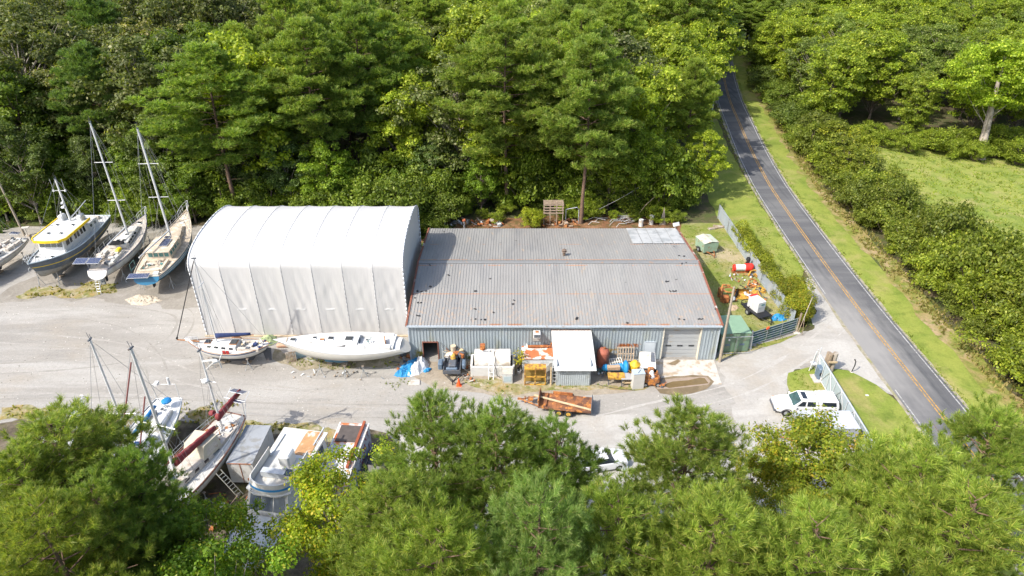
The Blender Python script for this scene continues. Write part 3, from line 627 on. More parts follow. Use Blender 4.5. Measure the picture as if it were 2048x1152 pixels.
# the big tree standing free at the edge of the meadow
bt = make_broad('big_tree', 91, h=19, rad=7, base=.38, nclump=210, per=130, size=.20, clr=(.7,1.5), leafk='broad', bark=PALEBARK, lobes=.5, r0=.8, lstep=14, label='big spreading tree with a thick pale trunk at the edge of the meadow')
bt.location = (80.5, 112.5, 0); bt.rotation_euler = (R(-4), R(6), 1); tint(bt, (1.25,1.35,.8,1)); used.append((80.5, 113)); used.append((77, 116))
for x_, y_, sc_, wf_ in ((47.5,172,.6,1.9),(49.5,181,.6,1.9),(52,190,.62,2.0),(62,196,.6,1.7),(56,200,.65,1.9),(69,210,.7,1.6),(62,209,.6,1.9),(67,189,.6,1.4),(60,222,.7,1.7)):
    put(FP, x_, y_, (sc_*wf_, sc_*wf_, sc_), 'pine reaching over the far end of the road', (1.05,1.1,.85), 'pines over the far end of the road')
woodland(110, (50, 160, 100, 230, east), 5.6, picke, 3)
woodland(30, (-20, 62, 178, 215, lambda x, y: x < roadx(y)-8), 6.5, pickw, 4)
# shrubs -----------------------------------------------------------------------
def bushes(n, region, dmin, f, seed):
    r = random.Random(seed); us = []; c = t = 0
    while c < n and t < n*80:
        t += 1; x = r.uniform(*region[:2]); y = r.uniform(*region[2:])
        if not f(x, y) or not ok(x, y, us, dmin): continue
        us.append((x, y)); c += 1; yield r, x, y
hx = lambda y: 49.2 if y < 85 else (49.4+(y-85)*.09)
for r, x, y in bushes(112, (47, 74, 40, 128), 2.5, lambda x, y: hx(y)+1.2*math.sin(y*.7)*.5 < x < hx(y)+(16 if y < 62 else max(4.2, 13-(y-62)*.19)), 5):
    s = r.uniform(.65, 1.35); v = r.uniform(.65, 1.15)
    SH.place(x, y, (s, s, s*r.uniform(.7, 1.6)*(1.08 if y < 80 else .8)), r.uniform(0, 6.28), 'leafy shrub of the thick hedge between the road ditch and the meadow', (.95*v, 1.0*v, .8), 'shrubs of the hedge right of the road')
for r, x, y in bushes(44, (-80, 26, 80, 92.5), 2.6, lambda x, y: (x < -34 and y > 85.5+.05*abs(x+50)) or (-30 < x < -10 and y > 77) or (-11 < x < -4 and 88 < y < 90) or (-10 < x < 26 and 90.8 < y < 92.5), 6):
    s = r.uniform(.5, .95); v = r.uniform(.8, 1.1)
    SH.place(x, y, s, r.uniform(0, 6.28), 'low shrub at the foot of the wood', (.8*v, .95*v, .75), 'low shrubs at the foot of the wood')
for r, x, y in bushes(60, (-90, 30, 84, 96), 2.6, lambda x, y: (x < -34 and 88 < y < 94) or (-34 <= x < -9 and 84 < y < 94) or (-9 <= x < 26 and 92 < y < 95), 16):
    s = r.uniform(.9, 1.6); v = r.uniform(.75, 1.1)
    SH.place(x, y, (s, s, s*r.uniform(.9, 1.4)), r.uniform(0, 6.28), 'tall shrub growing under the front trees of the wood', (.85*v, 1.0*v, .75), 'tall shrubs under the front trees of the wood')
for r, x, y in bushes(34, (60, 112, 100, 126), 2.8, lambda x, y: 117 < y+.35*(x-62) < 126, 8):
    s = r.uniform(.7, 1.1); SH.place(x, y, s, r.uniform(0, 6.28), 'shrub along the far edge of the meadow', (1.0, 1.1, .8), 'shrubs along the far edge of the meadow')
for r, x, y in bushes(70, (40, 75, 92, 215), 3.0, lambda x, y: (roadx(y)+8.5 < x < roadx(y)+14 and y > 118) or (roadx(y)-9.5 < x < roadx(y)-6.5 and y > 104), 9):
    s = r.uniform(.6, 1.2); v = r.uniform(.6, 1.0)
    SH.place(x, y, (s*1.2, s*1.2, s), r.uniform(0, 6.28), 'low shrub under the trees beside the far road bend', (.8*v, .95*v, .75), 'low shrubs beside the far road bend')
for r, x, y in bushes(16, (-12, 24, 87, 90.5), 2.2, lambda x, y: True, 23):
    s = r.uniform(.3, .6); v = r.uniform(.9, 1.2)
    SH.place(x, y, s, r.uniform(0, 6.28), 'small green bush in the brown strip behind the metal building', (1.0*v, 1.1*v, .75), 'small bushes in the brown strip behind the metal building')
for r, x, y in bushes(26, (48, 66, 44, 118), 4.0, lambda x, y: hx(y)+1 < x < hx(y)+(13 if y < 62 else 6), 25):
    s = r.uniform(.42, .78); v = r.uniform(.75, 1.15)
    FC.place(x, y, (s*1.3, s*1.3, s), r.uniform(0, 6.28), 'young tree standing up out of the hedge right of the road', (1.0*v, 1.0*v, .75), 'young trees in the hedge right of the road')
SB = [((2.8, 86.0), .62, (1.35,1.35,.7), 'bright green bush against the back of the metal building'), ((-12.3, 84.5), .7, (1.3,1.35,.7), 'bright green bush between the shelter and the metal building'),
      ((10.5, 91.0), .75, (1.1,1.2,.8), 'rounded bush above the pile of white pipes'), ((56.5, 111), 1.3, (1.3,1.2,.6), 'large yellow green bush at the near left corner of the meadow')]
for (x, y), s, col, lab in SB: SH.place(x, y, s, 1, lab, col)
# foreground trees --------------------------------------------------------------
FG = [ # kind, apex px, h, width, label, tint
 (PNEAR, 855, 798, 18.0, .98, 'pine at the front whose single tip reaches highest over the gravel', (.88,.96,.85), 0),
 (PNEAR, 990, 822, 18.5, 1.1, 'pine at the front centre with its brown trunk showing through the crown', (.9,.97,.85), 1),
 (PNEAR, 1118, 852, 17.5, 1.0, 'dense round topped pine at the front right of the centre trunk', (.8,.92,.8), 2),
 (PNEAR, 1390, 822, 18.0, 1.2, 'pine at the front left of the small maple', (1,1,.85), 3),
 (PNEAR, 90, 838, 18.0, 1.4, 'broad pine in the front left corner below the masts', (1,.98,.75), 2),
 (PNEAR, 245, 905, 16.5, .95, 'dark pine covering the bow of the ketch at front left', (.75,.88,.75), 1),
 (PNEAR, 770, 960, 18.5, .95, 'pine below the rusty container roof', (1,1,.85), 3),
 (PNEAR, 1080, 985, 22, .75, 'blue green pine with long needles at the bottom centre', (1.0,1.1,1.35), 0),
 (PNEAR, 1240, 985, 20, 1.0, 'pine at the bottom between the blue green pine and the small maple', (1.05,1.05,.8), 1),
 (PNEAR, 1440, 1010, 21, 1.0, 'bright pine at the bottom below the small maple', (1.12,1.1,.8), 2),
 (PNEAR, 1640, 1030, 21, 1.0, 'pale green pine at the bottom right of the small maple', (1.2,1.2,.9), 0),
 (PNEAR, 1860, 905, 20, 1.05, 'light green pine in front of the end of the long metal fence', (1.22,1.2,.9), 3),
 (PNEAR, 2010, 815, 19, .95, 'pine at the right edge over the road', (1.1,1.12,.85), 1),
 (PNEAR, 1775, 905, 17, .65, 'slim pine beside the yellow leaved sapling at front right', (1.15,1.15,.9), 2),
 (PNEAR, 1960, 980, 21, 1.1, 'pine in the bottom right corner', (1.15,1.12,.8), 0),
 (PNEAR, 870, 1040, 21, .95, 'pine at the bottom left of the centre trunk', (1.05,1.05,.8), 3),
 (PNEAR, 15, 905, 18, 1.1, 'pine cut by the left edge of the picture, above the bottom corner', (.95,.95,.75), 3),
 (PNEAR, 180, 960, 17, 1.0, 'pine over the blue tarps at the front left', (.85,.92,.75), 0),
 (PNEAR, 60, 1000, 19, 1.0, 'pine in the bottom left corner', (1,.95,.7), 0),
 (BNEAR, 1635, 842, 11.5, 1.15, 'small maple with turning leaves in front of the grey enclosed trailer', (1,1,.8), 0),
 (BNEAR, 385, 1015, 12.5, .8, 'bright green maple at the bottom left of the motor yacht', (.95,1.15,.7), 1),
 (BNEAR, 655, 935, 12.0, 1.0, 'yellow green maple growing over the bow of the motor yacht', (1.15,1.2,.6), 2),
 (BNEAR, 1525, 885, 9.5, .6, 'slender sapling with yellowing leaves left of the trailer coupling', (1.25,1.15,.7), 1),
 (BNEAR, 1735, 905, 9.5, .75, 'yellow leaved sapling at the end of the long metal fence', (1.3,1.15,.6), 0),
 (BNEAR, 395, 1130, 14, .8, 'dark green maple at the bottom edge in front of the motor yacht', (.7,.95,.7), 2),
 (BNEAR, 1600, 985, 10, .8, 'thin crowned maple above the rusty plate at front right', (1,1,.8), 2),
]
for kd, ax, ay, h, wf, lab, col, k in FG:
    x, y = atop(ax, ay, h); s = h/(20 if kd is PNEAR else 13); col = tuple(q*(1.06 if kd is PNEAR else 1.05) for q in col); kd.place(x, y, (s*wf, s*wf, s), rnd.uniform(0, 6.28), lab, col, None, k)
for K_ in (FP, FB, FO, FC, SH, PNEAR, BNEAR): K_.finish()
# vines over the fence ----------------------------------------------------------
def vine(name, pts, label, seed, m='bush', per=300, size=.085, col=(1.2,1.15,.75,1)):
    r = np.random.RandomState(seed); Cs = []; O = []
    for x, y, z, cr in pts:
        n = int(per*cr*cr*2); d = unit(r.normal(0, 1, (n,3))); d[:,2] = np.abs(d[:,2])-.35; d = unit(d); Cs.append(np.array([x,y,z])+d*cr*r.uniform(.6,1,(n,1))); O.append(d)
    V, F = leaves(np.concatenate(Cs), np.concatenate(O), size, r, .1, .6, .5); V[:,2] = np.maximum(V[:,2], .05); root = thing(name, label, 'vine')
    npmesh('foliage', V, F, LEAF[m], root).color = col
    b = MB(); b.tube([(pts[0][0], pts[0][1], 0)]+[(p[0], p[1], p[2]) for p in pts[::4]], .03, 5); b.build('stem', BARK, root); return root
vr = random.Random(4); vp = []
for i in range(46):
    t = i/45; y = 82-t*15; x = 29.75+.5*t; vp.append((x+vr.uniform(0,.9), y, 1.85+vr.uniform(-.35,.5), vr.uniform(.6,1.0)))
    vp.append((x+1.0+vr.uniform(0,.6), y, .8+vr.uniform(-.2,.4), vr.uniform(.55,.9)))
vine('vine', vp, 'leafy vine hanging over the corrugated fence beside the road', 1)
vp = [(31.2+vr.uniform(-1.0,1.5), 63.9+vr.uniform(-2.0,2.8), vr.uniform(.5,2.8), vr.uniform(.7,1.15)) for i in range(50)]
vine('vine', vp, 'large rounded mass of reddish tinged vine at the road end of the fence', 2, 'autumn', col=(1.05,.98,.7,1), size=.075, per=380)
# ================================================================ WHITE FABRIC SHELTER
TX0, TX1, TY0, TY1, TZ = -32.4, -10.95, 59.5, 72.9, 8.15
def fabric(name, base, bump):
    m = mat(name, base, .55, var=.03, scale=.6, dirt=[((.49,.485,.465), .6, .3, .15)], stretch=(1,1,.25)); t = m.node_tree; n = t.nodes; l = t.links; b = n['Principled BSDF']
    tc = n.new('ShaderNodeTexCoord'); mp = n.new('ShaderNodeMapping'); mp.inputs['Scale'].default_value = (2.2,.6,.28); mp.inputs['Rotation'].default_value = (0,R(14),0)
    l.new(tc.outputs['Object'], mp.inputs[0]); no = n.new('ShaderNodeTexNoise'); no.inputs['Scale'].default_value = 1.6; no.inputs['Detail'].default_value = 5; no.inputs['Distortion'].default_value = .8
    l.new(mp.outputs[0], no.inputs[0])
    sx = n.new('ShaderNodeSeparateXYZ'); l.new(tc.outputs['Object'], sx.inputs[0]); mr = n.new('ShaderNodeMapRange'); mr.inputs[1].default_value = 8.6; mr.inputs[2].default_value = 7.2; mr.inputs[3].default_value = .08; mr.inputs[4].default_value = bump
    l.new(sx.outputs[2], mr.inputs[0]); bp = n.new('ShaderNodeBump'); bp.inputs['Distance'].default_value = .35; l.new(mr.outputs[0], bp.inputs['Strength']); l.new(no.outputs[0], bp.inputs['Height']); l.new(bp.outputs[0], b.inputs['Normal'])
    tr = n.new('ShaderNodeBsdfTranslucent'); tr.inputs[0].default_value = (.75,.75,.72,1); ms = n.new('ShaderNodeMixShader'); ms.inputs[0].default_value = .12
    l.new(b.outputs[0], ms.inputs[1]); l.new(tr.outputs[0], ms.inputs[2]); l.new(ms.outputs[0], n['Material Output'].inputs[0]); return m
FAB = fabric('white_fabric', (.525,.515,.50), .08)
tent = thing('fabric_shelter', 'big white fabric boat shelter with a rounded ribbed roof, beside the metal building', 'shelter', ((TX0+TX1)/2, (TY0+TY1)/2, 0))
ox, oy = tent.location.x, tent.location.y; A_ = (TY1-TY0)/2; Bz = 2.2
def prof(u):
    """u 0..1 front base -> over -> back base; returns y,z,normal,wall weight (around the middle of the shelter)"""
    wl = TZ; arc = math.pi*(A_+Bz)/2*1.05; tot = 2*wl+arc; s = u*tot
    if s < wl: return (-A_, s, (-1, 0), 1)
    if s > wl+arc: return (A_, tot-s, (1, 0), 1)
    a = math.pi*(s-wl)/arc; e = .86
    cy, sy = math.cos(a), math.sin(a)
    y = -A_*math.copysign(abs(cy)**e, cy); z = TZ+Bz*abs(sy)**e; nn = Vector((-cy/A_, sy/Bz)).normalized()
    return (y, z, (nn[0], nn[1]), 0)
rows = []; NB = 7; PER = 14; NU = 120
for i in range(NB*PER+1):
    fx = i/PER; x = TX0+(TX1-TX0)*i/(NB*PER)-ox; fr = fx-math.floor(fx); sag = 1-abs(2*fr-1)**2.2 if i % PER else 0
    ring = []
    for j in range(NU+1):
        y, z, nn, wl = prof(j/NU); d = -.08*sag
        if wl and 0 < j < NU:
            f = min(1, (TZ-z)/2.5)*min(1, z/1.0+.25); g = z/TZ
            d += sag*f*(.03*math.sin((fr*9+g*5+fx)*2.1)+.035*noise.noise(Vector((fx*4-g*5, g*2.5, 3)))+.05*noise.noise(Vector((fx*7+g*4, g*2.0, 9))))
        xx = x+(.35*(fr-.5)*0)
        ring.append((xx, y+nn[0]*d, max(.03, z+nn[1]*d)))
    rows.append(ring)
b = MB(); b.loft(rows, close=False, caps=False); cov = b.build('fabric_cover', FAB, tent, smooth=True)
SEAM = mat('seam_fabric', (.62,.62,.61), .6, var=.04)
for k in range(1, NB):
    x = TX0+(TX1-TX0)*k/NB-ox; b = MB(); P_ = []
    for j in range(0, NU+1, 2):
        y, z, nn, wl = prof(j/NU); P_.append((x, y+nn[0]*.02, max(.03, z+nn[1]*.02)))
    b.tube(P_, .022, 5); b.build('rib', SEAM, tent, smooth=True)
for x in (TX0-ox, TX1-ox):
    b = MB(); ring = [(x, prof(j/NU)[0], prof(j/NU)[1]) for j in range(NU+1)]; c0 = (x+(.1 if x < 0 else -.1), 0, 3)
    q = [(p[0]+(.08 if x < 0 else -.08), p[1]*.995, p[2]*.997) for p in ring]
    o0 = len(b.v); rr = []
    for s_ in (1, .8, .6, .4, .2): rr.append([(p[0]+.18*math.sin(math.pi*s_)*(1 if x < 0 else -1)+.05*noise.noise(Vector((p[1], p[2], s_*3))), p[1]*s_, 3*(1-s_)+p[2]*s_) for p in q])
    b.loft(rr, close=False, caps=False); n0 = len(b.v); b.v.append((x, 0, 3)); L_ = NU+1
    for j in range(NU): b.f.append((n0-L_+j, n0-L_+j+1, n0)); b.m.append(0)
    b.build('end_panel', FAB, tent, smooth=True)
    b = MB(); b.tube([(p[0], p[1], p[2]+.02) for p in ring[::2]], .075, 6); b.build('end_rib', ALU if x > 0 else SEAM, tent, smooth=True)
for yy in (-A_-.03, -A_*.62, ):
    zz = TZ+.02 if yy < -A_ else None
    if 0:
        b = MB(); b.box((0, yy+.02, TZ-.25), (TX1-TX0-.2, .02, .05)); b.build('seam_strap', SEAM, tent)
for k in range(NB):
    if k == 0: continue
    x = TX0+(TX1-TX0)*(k+.5)/NB-ox; b = MB(); b.box((x-.25, -A_-.03+.12, 3.35), (1.0, .1, .07), ry=R(rnd.uniform(-2,2))); b.build('vent_flap', SEAM, tent)
b = MB(); b.box((0, -A_-.12, .09), (TX1-TX0+.3, .16, .18)); b.build('base_timber', mat('pale_base_timber', (.45,.36,.25), .9, var=.3, scale=3), tent)
bpy.context.view_layer.update()

# ================================================================ METAL BUILDING
BX0, BX1, BY0, BY1, EV, RG = -10.2, 20.45, 55.4, 76.4, 4.3, 5.45; YM = 65.9
def ribs(x0, x1, pitch, wid, hgt, first=0):
    """corrugation profile along x: list of (x, height)"""
    out = []; x = x0+first
    out.append((x0, 0))
    while x+wid < x1:
        out += [(x, 0), (x+wid*.22, hgt), (x+wid*.78, hgt), (x+wid, 0)]; x += pitch
    out.append((x1, 0)); return out
WALLM = mat('grey_blue_sheet_wall', (.30,.345,.37), .45, .15, var=.07, scale=1.2, dirt=[((.29,.31,.27), .60, .9, .08), ((.42,.22,.09), .71, 1.4, .03)], stretch=(1,1,.35))
WALLSTAIN = WALLM
def walladd():
    """rust and algae marks low on the wall, where the photograph has them"""
    t = WALLM.node_tree; n = t.nodes; l = t.links; b = n['Principled BSDF']; src = b.inputs['Base Color'].links[0].from_socket
    ge = n.new('ShaderNodeNewGeometry'); sp = n.new('ShaderNodeSeparateXYZ'); l.new(ge.outputs['Position'], sp.inputs[0])
    no = n.new('ShaderNodeTexNoise'); no.inputs['Scale'].default_value = 3; no.inputs['Detail'].default_value = 5; l.new(ge.outputs['Position'], no.inputs[0])
    def band(sock, a, c, s):
        m = n.new('ShaderNodeMath'); m.operation = 'SUBTRACT'; l.new(sock, m.inputs[0]); m.inputs[1].default_value = a
        m2 = n.new('ShaderNodeMath'); m2.operation = 'ABSOLUTE'; l.new(m.outputs[0], m2.inputs[0])
        m3 = n.new('ShaderNodeMapRange'); l.new(m2.outputs[0], m3.inputs[0]); m3.inputs[1].default_value = c+s; m3.inputs[2].default_value = c; return m3.outputs[0]
    for (xc, xw, zc, zw, col, th) in ((11.6, 1.3, 1.75, .3, (.30,.10,.03), .42), (-8.6, 1.4, .5, .9, (.22,.20,.04), .46), (-3.2, 2.6, .4, .5, (.16,.19,.06), .5), (9.6, 1.6, 1.0, .5, (.30,.20,.07), .5)):
        a = band(sp.outputs[0], xc, xw*.6, xw*.5); c = band(sp.outputs[2], zc, zw*.5, zw*.5)
        mu = n.new('ShaderNodeMath'); mu.operation = 'MULTIPLY'; l.new(a, mu.inputs[0]); l.new(c, mu.inputs[1])
        mr = n.new('ShaderNodeMapRange'); l.new(no.outputs[0], mr.inputs[0]); mr.inputs[1].default_value = th-.04; mr.inputs[2].default_value = th+.08
        m4 = n.new('ShaderNodeMath'); m4.operation = 'MULTIPLY'; l.new(mu.outputs[0], m4.inputs[0]); l.new(mr.outputs[0], m4.inputs[1])
        mm = n.new('ShaderNodeMix'); mm.data_type = 'RGBA'; l.new(m4.outputs[0], mm.inputs[0]); l.new(src, mm.inputs[6]); mm.inputs[7].default_value = (*col, 1); src = mm.outputs[2]
    l.new(src, b.inputs['Base Color'])
walladd()
ROOFM = mat('metal_roof_sheet', (.235,.228,.216), .65, .0, var=.07, scale=.5, dirt=[((.255,.25,.235), .52, .22, .12), ((.205,.203,.198), .62, .5, .08), ((.33,.27,.21), .66, 1.1, .04)], stretch=(1.6,.35,1), fine=.05)
def roofadd():
    t = ROOFM.node_tree; n = t.nodes; l = t.links; b = n['Principled BSDF']; src = b.inputs['Base Color'].links[0].from_socket
    ge = n.new('ShaderNodeNewGeometry'); sp = n.new('ShaderNodeSeparateXYZ'); l.new(ge.outputs['Position'], sp.inputs[0])
    def noi(s, d=4, sc=(1,1,1)):
        mp = n.new('ShaderNodeMapping'); mp.inputs['Scale'].default_value = sc; l.new(ge.outputs['Position'], mp.inputs[0])
        q = n.new('ShaderNodeTexNoise'); q.inputs['Scale'].default_value = s; q.inputs['Detail'].default_value = d; l.new(mp.outputs[0], q.inputs[0]); return q.outputs[0]
    def mth(op, a, c=None):
        m = n.new('ShaderNodeMath'); m.operation = op
        for i, q in enumerate((a, c)):
            if q is None: continue
            if isinstance(q, (int, float)): m.inputs[i].default_value = q
            else: l.new(q, m.inputs[i])
        return m.outputs[0]
    def step(s, a, c):
        m = n.new('ShaderNodeMapRange'); l.new(s, m.inputs[0]); m.inputs[1].default_value = a; m.inputs[2].default_value = c; return m.outputs[0]
    def mix(f, col):
        nonlocal src
        mm = n.new('ShaderNodeMix'); mm.data_type = 'RGBA'; l.new(f, mm.inputs[0]); l.new(src, mm.inputs[6]); mm.inputs[7].default_value = (*col, 1); src = mm.outputs[2]
    big = noi(.35, 3); fin = noi(3.5, 5, (1,.6,1))
    for yy, th in ((60.2, .50), (65.25, .56), (66.55, .50), (71.2, .55)):
        f = step(mth('ABSOLUTE', mth('SUBTRACT', sp.outputs[1], yy)), .09, .03); g = step(mth('ADD', mth('MULTIPLY', big, .6), mth('MULTIPLY', fin, .4)), th-.07, th)
        mix(mth('MULTIPLY', mth('MULTIPLY', f, g), .85), (.40,.17,.06))
    # sheet laps
    for yy in (60.2, 71.2): mix(mth('MULTIPLY', step(mth('ABSOLUTE', mth('SUBTRACT', sp.outputs[1], yy)), .05, .02), .35), (.20,.20,.20))
    # reddish near the front eave and gable ends
    mix(mth('MULTIPLY', step(sp.outputs[1], 60.3, 57.5), mth('MULTIPLY', step(fin, .52, .7), .5)), (.40,.27,.17))
    mix(mth('MULTIPLY', step(mth('ABSOLUTE', mth('SUBTRACT', sp.outputs[1], 55.3)), .25, .05), step(big, .56, .62)), (.30,.15,.08))
    # leaf litter and tar spots
    v = n.new('ShaderNodeTexVoronoi'); v.inputs['Scale'].default_value = .55; l.new(ge.outputs['Position'], v.inputs[0]); v.inputs['Randomness'].default_value = 1
    mix(mth('MULTIPLY', step(v.outputs[0], .115, .07), step(noi(.5, 2), .50, .54)), (.035,.03,.028))
    l.new(src, b.inputs['Base Color'])
roofadd()
bld = thing('metal_building', 'long low grey corrugated metal building with a rust streaked gable roof', 'building', (0, BY0, 0))
def LB(y): return y-BY0
def roofz(y): return EV+(RG-EV)*(1-abs(y-YM)/(YM-BY0))
rz_ = ribs(BX0-.1, BX1+.1, .305, .075, .045, .12)
for nm, ya, yb in (('roof', BY0-.22, YM), ('roof', YM, BY1+.2)):
    b = MB(); secs = [ya, YM] if ya < YM else [YM, yb]
    z0, z1 = (roofz(BY0)-.02, RG) if ya < YM else (RG, roofz(BY1)-.02)
    a = [(x, LB(secs[0]), z0+h) for x, h in rz_]; c = [(x, LB(secs[1] if ya >= YM else YM), z1+h) for x, h in rz_]
    b.loft([a, c], close=False, caps=False); b.build(nm, ROOFM, bld)
b = MB(); b.loft([[(BX0-.12, LB(YM)-.35, roofz(YM-.35)+.06), (BX0-.12, LB(YM), RG+.085), (BX0-.12, LB(YM)+.35, roofz(YM+.35)+.06)], [(BX1+.12, LB(YM)-.35, roofz(YM-.35)+.06), (BX1+.12, LB(YM), RG+.085), (BX1+.12, LB(YM)+.35, roofz(YM+.35)+.06)]], close=False, caps=False)
b.build('ridge_cap', mat('ridge_sheet', (.22,.22,.215), .5, .2, var=.08, dirt=(.36,.2,.1), dthr=.66, dscale=1.6), bld)
# front wall: corrugated, with two openings
OPEN = [(-8.95, -7.35, 2.15), (14.95, 18.75, 3.85)]
def wallpiece(b, x0, x1, z0, z1, y, s=-1):
    pr = [(x, h) for x, h in ribs(x0, x1, .305, .15, .045, .05)]
    b.loft([[(x, LB(y)+s*h, z0) for x, h in pr], [(x, LB(y)+s*h, z1) for x, h in pr]], close=False, caps=False)
b = MB(); xs = BX0
for a, c, h in OPEN: wallpiece(b, xs, a, 0, EV-.1, BY0); wallpiece(b, a, c, h, EV-.1, BY0); xs = c
wallpiece(b, xs, BX1, 0, EV-.1, BY0); b.build('wall', WALLM, bld)
b = MB(); wallpiece(b, BX0, BX1, 0, EV-.1, BY1, 1); b.build('wall', WALLM, bld)
for x in (BX0, BX1):
    b = MB(); n_ = 60; r0 = []; r1 = []
    for i in range(n_+1):
        y = BY0+(BY1-BY0)*i/n_
        for dx, dy in ((0, 0), (.04, .06), (.04, .17), (0, .23)):
            yy = min(y+dy, BY1); sx_ = dx if x > 0 else -dx; r0.append((x+sx_, LB(yy), 0)); r1.append((x+sx_, LB(yy), roofz(yy)-.06))
    b.loft([r0, r1], close=False, caps=False); b.build('wall', WALLM, bld)
TRIM = mat('grey_blue_trim', (.42,.47,.51), .45, .15, var=.06, dirt=(.35,.25,.17), dthr=.68, dscale=1)
b = MB(); b.box(((BX0+BX1)/2, LB(BY0-.27), EV-.1), (BX1-BX0+.25, .13, .17)); b.build('gutter', TRIM, bld)
RUSTTRIM = mat('rust_flaked_trim', (.20,.075,.045), .8, var=.3, dirt=[((.44,.41,.38), .62, .9, .05)], scale=3)
for x in (BX0-.14, BX1+.14):
    for ya, yb in ((BY0-.25, YM), (YM, BY1+.22)):
        b = MB(); za, zb = roofz(BY0)+.03 if ya < YM else RG+.05, RG+.05 if ya < YM else roofz(BY1)+.03
        q = [(x-.09, 0), (x+.09, 0)]
        b.add([(x-.09, LB(ya), za-.16), (x+.09, LB(ya), za-.16), (x+.09, LB(ya), za+.05), (x-.09, LB(ya), za+.05), (x-.09, LB(yb), zb-.16), (x+.09, LB(yb), zb-.16), (x+.09, LB(yb), zb+.05), (x-.09, LB(yb), zb+.05)],
              [(3,2,1,0),(4,5,6,7),(0,1,5,4),(1,2,6,5),(2,3,7,6),(3,0,4,7)]); b.build('rake_trim', RUSTTRIM, bld)
for x in (BX0, BX1): b = MB(); b.box((x, LB(BY0)-.02, (EV-.18)/2), (.12, .14, EV-.18)); b.build('corner_trim', TRIM, bld)
# garage door
gx0, gx1, gh = OPEN[1]; gd = MB()
for k in range(8): gd.box(((gx0+gx1)/2, LB(BY0)+.33, gh*(k+.5)/8), (gx1-gx0-.02, .05, gh/8-.02)); gd.box(((gx0+gx1)/2, LB(BY0)+.30, gh*(k+.5)/8), (gx1-gx0-.12, .03, gh/8-.16))
g = gd.build('garage_door', mat('grey_garage_door', (.35,.365,.37), .45, .1, var=.05, dirt=[((.36,.27,.16), .66, 1.0, .05)], stretch=(.4,1,2)), bld)
for k in range(3): b = MB(); b.box((gx0+.75+k*1.15, LB(BY0)+.27, 1.52), (.55, .03, .16)); b.build('window', GLASS, g)
b = MB()
for x in (gx0, gx1): b.box((x+(.05 if x == gx0 else -.05), LB(BY0)+.1, gh/2), (.1, .36, gh))
b.box(((gx0+gx1)/2, LB(BY0)+.1, gh+.05), (gx1-gx0, .36, .1)); b.build('door_frame', mat('pale_frame', (.55,.51,.42), .7, var=.1), bld)
# personnel door
b = MB(); b.box((13.75, LB(BY0)-.075, 1.08), (1.0, .05, 2.1)); d_ = b.build('door', mat('pale_grey_door', (.46,.50,.53), .5, var=.05), bld)
b = MB(); b.box((14.1, LB(BY0)-.13, 1.0), (.14, .06, .05)); b.build('handle', DKGREY, d_)
b = MB(); b.box((13.2, LB(BY0)-.065, 1.1), (.08, .1, 2.25)); b.box((14.3, LB(BY0)-.065, 1.1), (.08, .1, 2.25)); b.box((13.75, LB(BY0)-.065, 2.21), (1.02, .1, .08)); b.build('door_frame', TRIM, bld)
b = MB(); a_, c_, h_ = OPEN[0]
b.box((a_+.04, LB(BY0)-.01, h_/2), (.1, .2, h_)); b.box((c_-.04, LB(BY0)-.01, h_/2), (.1, .2, h_)); b.box(((a_+c_)/2, LB(BY0)-.01, h_+.04), (c_-a_, .2, .09)); b.build('door_frame', mat('dark_red_frame', (.18,.07,.05), .7, var=.2), bld)
b = MB(); b.box((5, 10.3, .045), (30.2, 20.2, .05)); b.build('floor', mat('shop_floor', (.28,.26,.23), .8, var=.2), bld)
b = MB(); b.box((-8.1, 5.2, 1.5), (4.1, .1, 3)); b.box((-6.1, 2.65, 1.5), (.1, 5, 3)); b.build('inner_partition', DKGREY, bld)
# roof patch of pale translucent sheets, chimney vent, flood lamp
ax, ay = 13.0, 72.0
b = MB()
for k, (x0_, w_) in enumerate(((14.2,1.15),(15.4,1.15),(16.6,1.15),(17.8,1.15),(19.0,1.3))):
    ya, yb = 71.3+.05*(k % 2), 76.5
    b.add([(x0_, LB(ya), roofz(ya)+.085+.003*k), (x0_+w_, LB(ya), roofz(ya)+.085+.003*k), (x0_+w_, LB(yb), roofz(yb)+.085+.003*k), (x0_, LB(yb), roofz(yb)+.085+.003*k)], [(0,1,2,3)])
b.build('roof_patch', mat('pale_plastic_sheet', (.39,.395,.39), .5, var=.1, dirt=[((.27,.28,.28), .56, .9, .08), ((.06,.05,.045), .70, 2.5, .02)], scale=1.5), bld)
vp_ = G(1128, 512, 5.2)
b = MB(); b.cyl((vp_.x, LB(vp_.y), 5.1), (vp_.x, LB(vp_.y), 5.75), .17, .17, 12); b.cyl((vp_.x, LB(vp_.y), 5.75), (vp_.x, LB(vp_.y), 5.82), .3, .27, 12); b.cyl((vp_.x, LB(vp_.y), 5.95), (vp_.x, LB(vp_.y), 6.1), .29, .1, 12); b.cyl((vp_.x, LB(vp_.y), 5.8), (vp_.x, LB(vp_.y), 6.0), .1, .1, 6)
b.build('roof_vent', mat('brown_vent', (.14,.10,.075), .8, var=.3, scale=6), bld, smooth=True, angle=40)
b = MB(); b.box((20.35, LB(76.5), 4.9), (.75, .3, .45), rz=R(25), rx=R(-30)); b.cyl((20.2, LB(76.4), 4.3), (20.3, LB(76.5), 4.8), .04); b.build('flood_lamp', WHITE, bld)
b = MB(); b.cyl((-7.15, LB(BY0)-.05, 2.15), (-6.85, LB(BY0)-.45, 2.0), .03); b.box((-6.82, LB(BY0)-.48, 1.95), (.16, .16, .14)); b.build('wall_lamp', DKGREY, bld)
